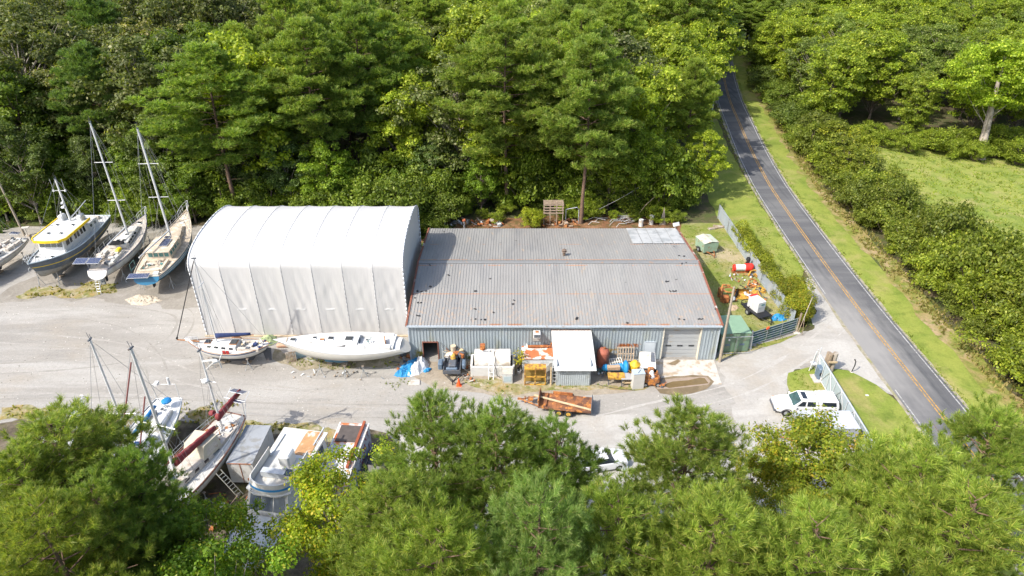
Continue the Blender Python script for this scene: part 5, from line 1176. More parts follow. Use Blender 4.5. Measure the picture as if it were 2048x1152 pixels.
# ---- 5. small double ender with navy sail cover
h = Hull(8.2, 2.75, zs=(2.35,1.95,2.45), zk=.75, tw=.12, rake=(.9,.7), m=.46, p=2.3, ends=(.4,.4))
r_ = boat_at('double_ender', 'small white double ended sloop with a wooden bowsprit and a navy sail cover', 'boat', G(540,692,2.1), G(376,688,2.1))
h.mesh([GELCOAT, NAVY, BOTTOM], [(0,0),(.06,1),(.16,0),(.60,2)], r_); h.deck(GELCOAT, r_); h.rail(TEAK, r_, .03)
fin(r_, -2.6, 2.0, .3, 1.0, .3, .5, BOTTOM); fin(r_, -4.2, -3.4, .35, 1.9, .1, .2, BOTTOM, 'rudder')
b = MB(); c1 = cabin(b, -1.0, 2.5, .85, .5, 1.95, .42, fr=.4, zf=.05); cab = b.build('cabin', CLEANWHITE, r_)
for f in (.08,.32,.55,.78):
    for sg in (1,-1): sidewin(c1, f, f+.13, .3, .75, sg, GLASS, cab)
hatch(r_, 2.0, 0, 2.42, .55, .55, frame=TEAK); hatch(r_, -.6, 0, 2.44, .65, .75, frame=TEAK)
b = MB(); b.box((-2.2,0,1.95),(2.0,.9,.06)); b.box((-2.2,.65,2.1),(2.1,.35,.3)); b.box((-2.2,-.65,2.1),(2.1,.35,.3)); b.build('cockpit', OLDDECK, r_)
clutter(r_, (-3.5,-1.3,-.7,.7,2.15), 9, [GELCOAT, DKGREY, PALEWOOD, NAVYCAN], 'deck_gear', .28, 22)
b = MB(); b.box((-.0,1.22,2.1),(.28,.1,.32)); b.box((-.35,1.22,2.1),(.28,.1,.32)); b.build('fuel_cans', mat('red_can', (.35,.03,.03), .5), r_)
mm = mast(r_, h.x(.64), 2.35, 11.8, 0, (.70,), .075, -.0, stays=((-h.L/2,0,2.4),), sw=.6, B=2.5)
b = MB(); b.cyl((h.x(.64)-.05,0,3.0),(-2.5,-.5,3.05),.06,.05,6); bo = b.build('boom', TEAK, mm)
b = MB(); q0 = Vector((h.x(.64)-.1,0,3.2)); q1 = Vector((-2.2,-.45,3.2)); rr = []
for i in range(9):
    p = q0.lerp(q1, i/8); s_ = .30-.14*i/8; rr.append([(p.x, p.y+s_*.55*math.cos(a), p.z+s_*math.sin(a)) for a in [k*math.pi/4 for k in range(8)]])
b.loft(rr); b.build('sail_cover', NAVYCAN, bo, smooth=True)
b = MB(); b.cyl((h.L/2-1.2,0,2.45),(h.L/2+1.0,0,2.6),.075,.06,8); b.build('bowsprit', TEAK, r_)
P1_ = Vector((h.x(.64),0,11.75)); P0_ = Vector((h.L/2+1.0,0,2.7)); b = MB(); b.cyl(P0_, P1_, .045, .045, 6); b.cyl(P0_, P0_.lerp(P1_,.02), .1,.1,8); b.build('furled_jib', BLACK, mm)
b = MB(); b.cyl((-3.4,0,2.3),(-4.6,.15,2.6),.05,.04,6); b.build('tiller', NAVY, r_)
pulpit(r_, h, .35, None, .8, .1)
stands(r_, h, (.25,.72), (1,-1), 1.25, 'small jack stand under the double ended sloop', 'jack stands under the double ender', .15); blocks(r_, (-1.4,.8), .28, 'timber block under the double ended sloop')
M_ = Matrix.Translation(r_.location) @ Matrix.Rotation(r_.rotation_euler[2], 4, 'Z'); p0 = M_ @ Vector((-3.9,.6,0)); p1 = M_ @ Vector((-3.6,.3,2.3))

# ---- 6. big bare white hull
h = Hull(12.7, 3.9, zs=(2.75,2.7,2.9), zk=1.0, tw=.52, rake=(1.6,-.9), m=.40, p=1.75, full=2.3, ends=(.6,.65))
r_ = boat_at('racing_hull', 'large clean white yacht hull without a mast, in front of the white shelter', 'boat', G(792,687,2.75), G(556,680,2.85))
h.mesh([mat('matt_white_hull', (.47,.455,.41), .5, var=.05), CLEANWHITE, BOTBLUE], [(0,1),(.03,0),(.80,2)], r_); h.deck(CLEANWHITE, r_, camber=.16, drop=.0)
fin(r_, -1.2, 1.5, .35, 1.3, .35, .4, BOTBLUE)
b = MB(); c1 = cabin(b, -2.2, 3.8, 1.2, .55, 2.75, .42, ins=.35, fr=1.0, crown=.1, ra=.02, zf=-.02); cab = b.build('cabin', CLEANWHITE, r_)
sidewin(c1, .20, .42, .3, .8, 1, GLASS, cab); sidewin(c1, .20, .42, .3, .8, -1, GLASS, cab)
for f in (.60,.80): sidewin(c1, f, f+.07, .4, .65, 1, GLASS, cab); sidewin(c1, f, f+.07, .4, .65, -1, GLASS, cab)
for x, s_, m in ((4.3,.42,None),(2.1,.28,None),(.5,.42,None),(-1.3,.62,None)): hatch(r_, x, .1, 2.95 if x > 4 else 3.24, s_*1.15, s_, m)
hatch(r_, 1.3, .35, 3.22, .42, .3, EQORA)
b = MB(); b.box((-2.24,0,3.05),(.05,1.3,.55)); b.build('bulkhead', GREYPL, r_)
b = MB(); b.box((-2.28,.05,3.0),(.03,.5,.5)); b.build('companionway', GLASS, r_)
b = MB(); b.box((-3.9,0,2.80),(3.0,1.2,.05)); b.box((-3.9,.95,2.98),(3.2,.5,.34)); b.box((-3.9,-.95,2.98),(3.2,.5,.34)); b.box((-5.6,0,2.95),(.3,2.2,.22)); b.build('cockpit', CLEANWHITE, r_)
b = MB(); b.box((-4.8,.1,3.12),(.08,.9,.5), rz=.3); b.build('wooden_board', TEAK, r_)
clutter(r_, (-3.6,-2.8,-.3,.4,2.85), 12, [TEALGLASS, GREYPL, DKGREY], 'deck_gear', .2, 6)
winches(r_, ((-3.0,1.15),(-3.0,-1.15),(-4.4,1.1),(-4.4,-1.1)), 3.0)
b = MB()
for sg in (1,-1): b.tube([(x, sg*(h.hb((x+h.L/2)/h.L)-.35), 2.86) for x in (-1.5,-.5,.5,1.5)], .025, 4)
b.build('genoa_track', mat('track_brown', (.45,.35,.25), .6), r_)
b = MB(); b.box((h.L/2-1.4,0,2.95),(.1,.7,.05), rz=.1); b.build('mooring_cleat', mat('track_brown', (0,0,0)), r_)
stands(r_, h, (.28,.42,.62), (1,), 1.3, 'grey jack stand along the near side of the big bare white hull', 'jack stands along the bare white hull', .35)
stands(r_, h, (.28,.62), (-1,), 1.3, 'grey jack stand behind the big bare white hull', 'jack stands behind the bare white hull')
blocks(r_, (-.6,.9), .33, 'timber block under the keel of the big bare white hull')

# ---- 7/8. two sailboats half hidden at the front left
def small_sloop(stern, bow, L, B, label, topz, lean, mastt, stripe, cover=None, rollers=1, seed=1, sp=(.45,), spw=1.0, bluehatch=False):
    h = Hull(L, B, zs=(2.5,2.4,2.85), zk=.9, tw=.6, rake=(1.3,-.3), m=.42, p=2.0)
    r_ = boat_at('sloop', label, 'boat', stern, bow)
    h.mesh([GELCOAT, stripe, BOTTOMGREY], [(0,0),(.07,1),(.12,0),(.6,2)], r_); h.deck(CLEANWHITE, r_); h.rail(ALU, r_)
    b = MB(); c1 = cabin(b, -L*.12, L*.28, B*.30, B*.16, 2.42, .42, fr=.6, zf=.12); cab = b.build('cabin', CLEANWHITE, r_)
    for f in (.1,.35,.6):
        for sg in (1,-1): sidewin(c1, f, f+.16, .3, .75, sg, GLASS, cab)
    for x in (-.4,1.2,3.3): hatch(r_, x, 0, 2.85 if x < 2.7 else 2.72, .5, .5, mat('blue_hatch', (.02,.05,.16), .3) if bluehatch else None)
    b = MB(); b.box((-L*.27,0,2.4),(2.4,1.1,.06)); b.box((-L*.27,.85,2.6),(2.5,.4,.3)); b.box((-L*.27,-.85,2.6),(2.5,.4,.3)); b.build('cockpit', GELCOAT, r_)
    clutter(r_, (-L*.42,-L*.18,-.8,.8,2.6), seed, [GELCOAT, DKGREY, ALU], 'deck_gear', .3, 14)
    if topz: mm = mast(r_, h.x(mastt), 2.7, topz, 0, sp, .1, lean, stays=((h.L/2,0,2.9),(-h.L/2,0,2.6)), sw=spw)
    for k in range(rollers):
        b = MB(); a = Vector((h.L/2-.1-1.6*k,0,3.1)); e = Vector((h.x(mastt)+lean, 0, topz-.4-3*k)); b.cyl(a, a.lerp(e, .93), .055,.05,6); b.build('furled_sail', mat('dark_red_cover', (.16,.05,.045), .8), mm)
    if topz: b = MB(); b.cyl((h.x(mastt),0,3.6),(-L*.32,.2,3.7),.08,.07,6); bo = b.build('boom', ALU, mm)
    if cover:
        b = MB(); b.cyl((h.x(mastt)-.2,0,3.8),(-L*.30,.2,3.85),.24,.14,8); b.build('sail_cover', cover, bo, smooth=True)
    h.lifeline(r_, .03, .9, .6, 7); fin(r_, -1.4, 1.2, .35, 1.1, .3, .4); pulpit(r_, h)
    stands(r_, h, (.25,.7), (1,-1), 1.5, 'grey jack stand under the '+label.split(' half')[0], 'jack stands under the '+label.split(' half')[0]); blocks(r_, (-.5,.8), .32, 'timber block under the '+label.split(' half')[0]); return r_, h
BLUECAN = mat('blue_canvas', (.01,.16,.38), .8, var=.15)
r7, h7 = small_sloop((-37.6,33.6), (-37.0,45.2), 11.6, 3.4, 'white sloop half hidden under the front left pine, its bow just showing', 0, 0, .60, NAVY, None, 0, 21, (.42,), 1.3)
r8, h8 = small_sloop((-30.2,46.4), (-30.0,33.6), 12.8, 3.7, 'white sloop half hidden under the front left pine, with a blue cover at its stern', 13.6, 0, .52, mat('light_blue_stripe', (.06,.25,.42), .4), BLUECAN, 0, 22, (.36,), 1.3, True)
b = MB(); b.ball((-5.3,.4,3.2), .45, 10, sc=(1,1,.45)); b.build('blue_cover', BLUECAN, r8)
b = MB(); b.tube([(-6.3,-1,2.5),(-6.3,-1,4.2),(-6.3,1,4.2),(-6.3,1,2.5)], .03); b.cyl((-6.3,.5,4.2),(-6.3,.5,4.9),.12,.1); b.box((-6.3,-.6,4.3),(.5,.3,.2)); b.build('stern_arch', WHITE, r8)
# ---- 9. ketch with maroon sail covers
h = Hull(14.2, 3.9, zs=(2.95,2.65,3.3), zk=1.0, tw=.5, rake=(1.6,.5), m=.46, p=2.2, ends=(.4,.4))
r_ = boat_at('ketch', 'long white ketch with maroon sail covers, a beige dodger and rusty brown rail', 'boat', (-23.35,43.9), (-27.2,30.2))
h.mesh([GELCOAT, mat('brown_rail', (.16,.075,.05), .7, var=.3, scale=5), BOTTOMGREY], [(0,1),(.07,0),(.6,2)], r_); h.deck(GELCOAT, r_); h.rail(mat('brown_rail', (0,0,0)), r_, .06)
fin(r_, -3.5, 3.0, .35, 1.2, .35, .5)
b = MB(); c1 = cabin(b, -2.6, 4.2, 1.15, .65, 2.65, .5, fr=.6, zf=.15); cab = b.build('cabin', OLDDECK, r_)
for f in (.08,.24,.40,.58,.74):
    for sg in (1,-1): sidewin(c1, f, f+.07, .3, .78, sg, GLASS, cab)
for x in (.6,2.4,4.9): hatch(r_, x, 0, 3.15 if x < 4 else 3.0, .55, .55)
b = MB(); c3 = cabin(b, -3.6, -1.6, 1.15, 1.0, 2.95, 1.15, ins=.15, fr=.5, crown=.1); dg = b.build('dodger', BEIGECAN, r_)
for sg in (1,-1): sidewin(c3, .15, .8, .2, .75, sg, OLDDECK, dg)
b = MB(); b.box((-4.6,0,2.7),(2.4,1.2,.06)); b.box((-4.6,.9,2.9),(2.6,.45,.35)); b.box((-4.6,-.9,2.9),(2.6,.45,.35)); b.build('cockpit', OLDDECK, r_)
clutter(r_, (-6.6,-3.6,-1.1,1.1,3.0), 31, [GELCOAT, OLDDECK, TEAK, ALU], 'deck_gear', .3, 26); clutter(r_, (0,5,-.9,.9,3.2), 33, [GELCOAT, ALU, OLDDECK], 'foredeck_gear', .25, 14)
b = MB(); b.cyl((-3.0,0,3.4),(1.0,0,3.4),.1)
mz = mast(r_, h.x(.13), 3.0, 10.9, 0, (.62,), .09, 0, stays=(), sw=.7, B=3.0)
b = MB(); b.ball((h.x(.13)+.3,0,8.2), .3, 10, sc=(1,1,.6)); b.box((h.x(.13)+.15,0,8.0),(.4,.2,.06)); b.build('radar_dome', WHITE, mz)
b = MB(); b.cyl((h.x(.13),0,9.9),(h.x(.13)-.1,.9,10.1),.09,.07,6); b.cyl((h.x(.13),0,9.0),(h.x(.13)-.1,.9,9.9),.04,.04,5); b.ball((h.x(.13)-.1,1.1,10.1),.2,8,sc=(.8,1.4,.8))
for k in range(3): a = k*2.09+.4; b.box((h.x(.13)-.1+.35*math.cos(a),1.45,10.1+.35*math.sin(a)),(.7,.03,.09), ry=-a)
b.build('wind_generator', WHITE, mz)
def coverloft(q0, q1, r0, r1, m, parent, dz=0):
    b = MB(); rr = []; q0 = Vector(q0); q1 = Vector(q1)
    for i in range(11):
        p = q0.lerp(q1, i/10); s_ = r0+(r1-r0)*i/10+.03*math.sin(i*2.3); rr.append([(p.x+.0, p.y+s_*.6*math.cos(a), p.z+s_*math.sin(a)) for a in [k*math.pi/4 for k in range(8)]])
    b.loft(rr); return b.build('sail_cover', m, parent, smooth=True)
coverloft((h.x(.13)+.2,0,4.3), (-h.L/2-1.3,-.1,4.5), .38, .18, MAROON, mz)
b = MB(); b.cyl((h.x(.13),0,3.95),(-h.L/2-1.4,-.1,4.2),.06,.05,6); b.build('boom', TEAK, mz)
mn = mast(r_, h.x(.52), 3.2, 15.0, 0, (.42,), .12, 0, stays=((h.L/2,0,3.4),), sw=1.4)
for k in range(2):
    b = MB(); a = Vector((h.L/2-.1-2.2*k,0,3.2)); e = Vector((h.x(.52), 0, 14.7-3.2*k)); b.cyl(a, a.lerp(e, .95), .06,.05,6); b.build('furled_sail', mat('dark_red_cover', (.16,.05,.045), .8), mn)
coverloft((h.x(.51),.1,4.4), (h.x(.22),.6,4.4), .42, .22, MAROON, mn)
b = MB(); b.cyl((h.x(.52),0,4.05),(h.x(.20),.6,4.1),.07,.06,6); b.build('boom', TEAK, mn)
for k in (0,1): panel(r_, (-7.6-k*.0,.55-k*0-.0,4.35), .1,.1) if 0 else None
panel(r_, (-8.1,-.1,4.6), .72, 1.35, ry=R(-20)); panel(r_, (-7.35,.2,4.25), .72, 1.35, ry=R(-20))
b = MB(); b.tube([(-6.9,-1.1,2.9),(-7.4,-1.0,4.3),(-7.4,1.0,4.3),(-6.9,1.1,2.9)], .03); b.tube([(-7.4,-.9,4.2),(-8.3,-.9,4.7)], .025); b.tube([(-7.4,.9,4.2),(-8.3,.9,4.7)], .025); b.cyl((-6.8,1.2,3.0),(-6.8,1.2,4.9),.03); b.build('stern_arch', ALU, r_)
b = MB(); b.cyl((-6.4,-1.5,3.3),(-6.4,-1.9,3.2),.24,.24,12); b.build('life_ring', MAROON, r_)
h.lifeline(r_, .03, .92, .65, 10); pulpit(r_, h)
stands(r_, h, (.2,.5,.75), (1,-1), 1.6, 'grey jack stand under the ketch with maroon sail covers', 'jack stands under the ketch'); blocks(r_, (-1.5,1.2), .32, 'timber block under the ketch with maroon sail covers')
M_ = Matrix.Translation(r_.location) @ Matrix.Rotation(r_.rotation_euler[2], 4, 'Z')
a_ = G(437,943,2.8); c_ = G(482,992,.05); ladder('ladder', 'pale ladder leaning on the side of the ketch with maroon sail covers', c_, a_, .45, 9, mat('pale_ladder', (.60,.58,.48), .6), (.5,.9,0))

# ---- 10. motor yacht with blue band, bow towards the camera
h = Hull(13.6, 4.3, zs=(2.3,2.5,3.1), zk=.8, tw=.93, rake=(1.3,0), m=.40, p=2.3, full=2.8, ends=(.1,.35))
r_ = boat_at('motor_yacht', 'cream motor yacht with a flybridge and a bright blue band, half under the maple', 'boat', (-16.35,40.9), (-18.7,27.4))
h.mesh([GELCOAT, BOTTOMGREY], [(0,0),(.7,1)], r_); h.deck(GELCOAT, r_); h.rail(ALU, r_, .035)
YX = 0
b = MB(); c1 = cabin(b, -6.2, .8, 1.85, 1.65, 2.35, 1.75, ins=.16, fr=1.0); sal = b.build('deckhouse', GELCOAT, r_)
for f in (.08,.24,.40,.56):
    for sg in (1,-1): sidewin(c1, f, f+.13, .42, .82, sg, GLASS, sal)
for k in range(3):
    y0 = -1.42+k*.97; b = MB()
    def wp(y, g): return (.8-1.0*g+.03, y*(1-.08*g), 2.35+1.75*g+.02)
    b.add([wp(y0,.30), wp(y0+.88,.30), wp(y0+.88,.88), wp(y0,.88)], [(0,1,2,3)]); b.build('windscreen', mat('blue_grey_glass', (.05,.07,.10), .1, var=.3), sal)
b = MB(); b.prism([(-6.6,-1.85),(-.2,-1.7),(.25,-.9),(.25,.9),(-.2,1.7),(-6.6,1.85)], 4.1, 4.2); rf = b.build('roof', GELCOAT, r_)
b = MB(); b.box((-5.2,.85,4.22),(2.6,1.3,.04)); b.build('rusty_roof_panel', mat('brown_stained_panel', (.40,.22,.10), .8, var=.25, dirt=(.55,.5,.42), dthr=.58), rf)
# flybridge: curved coaming with the blue band
def ringpts(x0, x1, w_, z, n=14):
    P = [(x0, -w_, z)]
    for k in range(n+1): a = -math.pi/2+math.pi*k/n; P.append((x1+.85*math.cos(a), w_*math.sin(a), z))
    P.append((x0, w_, z)); return P
b = MB(); b.loft([ringpts(-3.7,-.65,1.62,4.2), ringpts(-3.7,-.70,1.60,4.45), ringpts(-3.7,-.74,1.59,4.62), ringpts(-3.7,-.85,1.56,4.95), ringpts(-3.65,-.93,1.50,4.95), ringpts(-3.6,-.85,1.50,4.3)], close=False, caps=False, mif=lambda i, k: 1 if i == 1 else 0)
b.build('flybridge', [GELCOAT, mat('bright_blue_band', (.02,.22,.50), .4, var=.1)], r_)
b = MB(); b.rbox((-3.0,.2,4.75),(1.1,.9,1.1),.12); b.build('seat_pod', CLEANWHITE, r_)
b = MB(); b.box((-1.6,0,4.5),(.5,2.2,.5)); b.cyl((-1.85,.6,4.75),(-1.95,.6,4.8),.2,.2,10); b.build('helm_console', GREYPL, r_)
b = MB(); b.box((-1.6,1.0,4.78),(.6,.5,.05)); b.build('console_window', GLASS, r_)
b = MB(); b.box((-6.0,1.35,4.27),(2.0,.1,.08)); b.box((-4.6,-1.4,4.27),(2.4,.08,.06)); b.cyl((-6.8,1.5,4.0),(-6.8,1.5,2.5),.03); b.cyl((-6.8,-1.5,4.0),(-6.8,-1.5,2.5),.03); b.build('roof_rail', GREYPL, rf)
hatch(r_, 3.6, 0, h.sheer(.78)+.02, .6, .6); b = MB(); b.box((2.1,0,2.75),(2.6,2.5,.14), top=(.9,.9)); b.build('cabin_trunk', GELCOAT, r_)
text(r_, 'Z', (.1,-1.1,4.4), (R(80),0,R(75)), .35, BLACK)
b = MB()
for sg in (1,-1): b.tube([(h.x(t), sg*(h.hb(t)-.08), h.sheer(t)+.55) for t in (.62,.72,.82,.92,.99)], .025)
for t in (.62,.72,.82,.92):
    for sg in (1,-1): b.cyl((h.x(t), sg*(h.hb(t)-.08), h.sheer(t)),(h.x(t), sg*(h.hb(t)-.08), h.sheer(t)+.55),.02)
b.build('railing', ALU, r_)
blocks(r_, (-4.5,-1,3), .55, 'timber block under the keel of the cream motor yacht'); stands(r_, h, (.2,.6), (1,-1), 1.3, 'grey jack stand under the cream motor yacht', 'jack stands under the motor yacht')
# ================================================================ YARD THINGS
def wheel(parent, x, y, z, r=.35, w_=.22, axis='y', rim=None):
    d = Vector((0,w_/2,0)) if axis == 'y' else Vector((w_/2,0,0)); c = Vector((x,y,z)); b = MB()
    b.cyl(c-d, c+d, r, r, 16); o = b.build('wheel', RUBBER, parent, smooth=True, angle=40)
    b = MB(); b.cyl(c-d*1.04, c+d*1.04, r*.55, r*.55, 12); b.build('rim', rim or STEEL, o); return o
def crumple(name, pts, hgt, m, parent=None, seed=0, n=26, amp=.16):
    """crumpled heap inside polygon of world points (relative to their centre)"""
    b = MB(); cx = sum(p[0] for p in pts)/len(pts); cy = sum(p[1] for p in pts)/len(pts); rr = []
    for i in range(n//2+1):
        f = 1-i/(n//2); ring = []
        for k in range(n*2):
            t = k/(n*2)*len(pts); a = Vector(pts[int(t) % len(pts)]); c = Vector(pts[(int(t)+1) % len(pts)]); p = a.lerp(c, t-int(t))
            q = Vector((cx, cy)).lerp(p, f*(1+.12*noise.noise(Vector((k*.7, seed, i*.3))))); nz = noise.noise(Vector((q.x*1.7, q.y*1.7, seed*3.3)))+.6*noise.noise(Vector((q.x*4.5, q.y*4.5, seed)))
            ring.append((q.x, q.y, max(.03, .03+hgt*(1-f**2.2)*(1+.5*nz)+amp*nz*(1 if f < .97 else .2))))
        rr.append(ring)
    b.loft(rr, close=True, caps=False); b.f.append(tuple(len(b.v)-n*2+k for k in range(n*2))); b.m.append(0)
    return b.build(name, m, parent)
def w2(*q): return [tuple(G(*p)[:2]) for p in q]
# tarps beside the building corner
c = G(820,738); o = crumple('blue_tarp', w2((787,752),(800,735),(815,725),(835,715),(842,722),(835,745),(822,754),(800,755)), .45, BLUETARP, seed=2); tag(o, 'crumpled blue tarp beneath a white one near the open door', 'tarp')
o = crumple('white_tarp', w2((812,752),(822,738),(838,716),(850,717),(858,728),(856,738),(838,750),(822,754)), .75, WHITETARP, seed=5); tag(o, 'crumpled white tarp on a blue one near the open door', 'tarp')
o = crumple('blue_tarp', w2((846,744),(856,735),(864,738),(858,744),(850,746)), .2, BLUETARP, seed=8); tag(o, 'small scrap of blue tarp right of the white tarp', 'tarp')
# rusty scrap at the building corner
def scrapheap(name, label, x0, x1, y0, y1, n, mats, seed, s=.5, cat='scrap heap'):
    r = random.Random(seed); t = thing(name, label, cat, ((x0+x1)/2, (y0+y1)/2, 0))
    for mi, m in enumerate(mats):
        b = MB()
        for i in range(n):
            x = r.uniform((x0-x1)/2, (x1-x0)/2); y = r.uniform((y0-y1)/2, (y1-y0)/2); q = r.random(); z = r.uniform(.05, s)
            if q < .45: b.cyl((x,y,z*.3),(x+r.uniform(-1,1)*s*1.6,y+r.uniform(-1,1)*s*1.2,z+.1),.04,.04,5)
            elif q < .75: b.box((x,y,z*.6),(s*r.uniform(.3,1),s*r.uniform(.2,.8),s*r.uniform(.1,.6)), rz=r.uniform(0,3), rx=r.uniform(-.4,.4))
            else: b.cyl((x,y,z*.5),(x+.1,y+.1,z*.5+.15),s*.35,s*.3,10)
        b.build('scrap_'+('a','b','c','d')[mi] if 0 else 'scrap_piece', m, t)
    return t
scrapheap('scrap_heap', 'tangle of rusty rods and scrap left of the building corner', -11.4, -10.4, 53.6, 57.5, 14, [RUST, WOOD, DKGREY], 5, .55)
scrapheap('scrap_heap', 'scattered rusty frames under the bow of the bare white hull', -21.8, -16, 52.2, 53.4, 6, [WOOD, STEEL], 6, .25)
scrapheap('scrap_heap', 'light litter below the stern of the bare white hull', -16.6, -12.4, 52.0, 53.8, 5, [WOOD, STEEL], 7, .2)
def pallet(name, label, loc, rz=0, rx=0, w_=1.1, d=1.0, m=None, group=None):
    t = thing(name, label, 'pallet', loc, rz, group); t.rotation_euler = (rx, 0, rz); b = MB()
    for k in range(7): b.box((-w_/2+.07+k*(w_-.14)/6, 0, .12), (.09, d, .02))
    b.build('deck_board', m or WOOD, t); b = MB()
    for k in range(3): b.box((0, -d/2+.05+k*(d-.1)/2, .06), (w_, .08, .09))
    b.build('stringer', m or WOOD, t); return t
p = G(584,722); pallet('pallet', 'wooden pallet standing on edge under the bow of the bare white hull', (p.x,p.y,.55), .3, R(80), 1.0, 1.1)
p = G(603,716); o = MB().box((0,0,.5),(1.6,.08,.9), rz=.35).build('hatch_cover', mat('faded_blue_board', (.28,.38,.44), .7, var=.15)); tag(o, 'faded blue board leaning beside the pallet under the white hull', 'board', loc=(p.x,p.y,0)); o.rotation_euler=(R(-18),0,.3)
p = G(478,666,0); b = MB(); b.extr([(-.9,0),(0,.75),(.9,0)], -.5, .5); tag(b.build('hatch_cover', mat('brown_board', (.20,.09,.045), .8, var=.25)), 'small brown peaked cover between the tent wall and the navy sail cover', 'cover', loc=(-29.0,58.3,0))
p0 = G(560,672); b = MB(); b.rbox((0,0,.25),(2.8,.5,.3),.1); tag(b.build('timber_bundle', mat('pale_red_wood', (.5,.3,.2), .8, var=.3)), 'pale timber lying along the foot of the white shelter between the two hulls', 'timber', loc=(-23.0,57.6,0), rz=.05)
p = G(540,680); crumple_o = crumple('dinghy_cover', w2((512,684),(530,672),(552,672),(556,684),(540,692),(520,692)), .5, mat('faded_green_cover', (.30,.36,.18), .8, var=.2), seed=11); tag(crumple_o, 'faded green cover behind the stern of the double ended sloop', 'cover')
p = G(1441,955) if 0 else None
tag(MB().rbox((0,0,.06),(1.1,.8,.12),.05).build('concrete_slab', CONC), 'small pale concrete slab lying on the gravel before the open door', 'slab', loc=tuple(G(829,766)), rz=.1)
# traffic cone
t = thing('traffic_cone', 'bright orange traffic cone beside the welder trailer tongue', 'traffic cone', tuple(G(918,771)))
MB().rbox((0,0,.03),(.5,.5,.06),.03).build('base', ORANGE, t); MB().cyl((0,0,.06),(0,0,.85),.2,.04,12).build('cone', ORANGE, t, smooth=True, angle=40)
# dark engine driven machine on its trailer
p = G(905,748); t = thing('equipment_trailer', 'black trailer carrying a grey engine and mixed rusty parts, tongue towards the cone', 'trailer', (p.x,p.y,0))
b = MB(); b.box((0,.8,.55),(1.7,2.9,.12)); b.box((-.8,.8,.75),(.08,2.9,.4)); b.box((.8,.8,.75),(.08,2.9,.4)); b.box((0,-.62,.75),(1.7,.1,.4)); b.build('frame', DKGREY, t)
b = MB(); b.cyl((-.75,-.6,.5),(.15,-1.75,.42),.05); b.cyl((.75,-.6,.5),(.15,-1.75,.42),.05); b.cyl((1.3,-.4,.45),(.2,-1.7,.42),.045); b.cyl((.15,-1.7,0),(.15,-1.7,.7),.05); b.build('tongue', BLACK, t)
for x in (-1.05,1.05): wheel(t, x, .9, .35, .35, .22, 'x'); MB().box((x,.9,.82),(.34,.9,.05)).build('fender', BLUEGREY, t)
b = MB(); b.rbox((.05,.15,1.0),(.72,1.0,.7),.08); b.rbox((-.05,1.5,.95),(1.1,.8,.6),.1); b.build('engine', DKGREY, t)
b = MB(); b.rbox((0,-.35,.9),(1.1,.35,.35),.08); b.build('radiator', BLUEGREY, t)
MB().rbox((-1.15,.35,.95),(.45,.9,.7),.08).build('side_box', BLUEGREY, t); MB().rbox((1.15,.3,1.0),(.35,.9,.5),.1).build('side_box', BLUEGREY, t)
b = MB(); b.ball((.05,.85,1.35),.3,8); b.cyl((.25,.8,1.3),(.1,1.1,1.7),.08); b.box((.1,1.1,1.4),(.3,.3,.3)); b.build('yellow_pump', EQYEL, t)
clutter(t, (-.9,.9,1.3,2.3,1.1), 41, [RUST, PALEWOOD, DKGREY, DIRTYWHITE], 'loose_parts', .42, 22)
b = MB(); b.cyl((.0,2.1,1.0),(.0,2.1,1.9),.28,.28,12); b.build('filter_can', mat('tan_can', (.45,.38,.28), .6, var=.2), t)
scrapheap('scrap_heap', 'broken stone and rusty scraps beside the black trailer', -4.9, -3.6, 51.7, 54.3, 9, [CONC, RUST, WOOD], 9, .35)
# white fuel tank in its concrete cradle
p = G(985,752); t = thing('fuel_tank', 'big white horizontal fuel tank lying in a concrete trough by the wall', 'tank', (p.x,p.y+.35,0))
b = MB(); b.cyl((-1.75,.75,1.35),(1.75,.75,1.35),.92,.92,28); b.build('tank', DIRTYWHITE, t, smooth=True, angle=40)
b = MB(); b.box((0,-.28,.55),(4.1,.22,1.1)); b.box((0,1.8,.5),(4.1,.2,1.0)); b.box((-2.05,.75,.55),(.2,1.86,1.1)); b.box((2.05,.75,.55),(.2,1.86,1.1)); b.build('trough', mat('pale_concrete_trough', (.52,.51,.49), .8, var=.08, dirt=(.33,.31,.27), dthr=.6, dscale=1.4), t)
b = MB(); b.cyl((-.95,1.0,2.15),(-.95,1.0,2.5),.28,.26,12); b.rbox((-.95,1.1,2.62),(.5,.45,.3),.05); b.build('filler_cap', [RUST], t)
b = MB(); b.box((-.55,.6,2.3),(.8,.15,.06)); b.cyl((.2,.9,2.25),(.25,.9,2.75),.03); b.build('pipe', STEEL, t)
b = MB(); b.tube([(.15,.5,2.3),(.3,-.1,1.9),(.25,-.35,1.3),(.5,-.6,.2),(.8,-.7,.05)], .03); b.build('hose', BLACK, t)
a_ = G(982,760); ladder('ladder', 'white ladder leaning on the side of the white fuel tank', (a_.x,a_.y,0), (a_.x+.05,a_.y+1.6,2.5), .45, 8, mat('white_ladder', (.72,.72,.7), .5))
# crate stack
p = G(1015,768); t = thing('crate_stack', 'stack of weathered grey wooden slats with a cabinet below, in front of the fuel tank', 'cabinet', (p.x,p.y,0))
b = MB(); b.box((0,.5,.55),(.95,.9,1.1)); b.build('cabinet', mat('pale_grey_cabinet', (.46,.47,.46), .7, var=.12, dirt=(.35,.3,.22), dthr=.58, dscale=2), t)
b = MB(); b.box((0,.04,.55),(.7,.02,.6)); b.build('panel', mat('pale_blue_panel', (.36,.43,.46), .6, var=.1), t)
b = MB()
for k in range(5): b.box((0,.15+k*.19,1.16+.02*k),(1.0,.16,.06))
b.build('slats', mat('grey_slat', (.48,.43,.36), .9, var=.15), t)
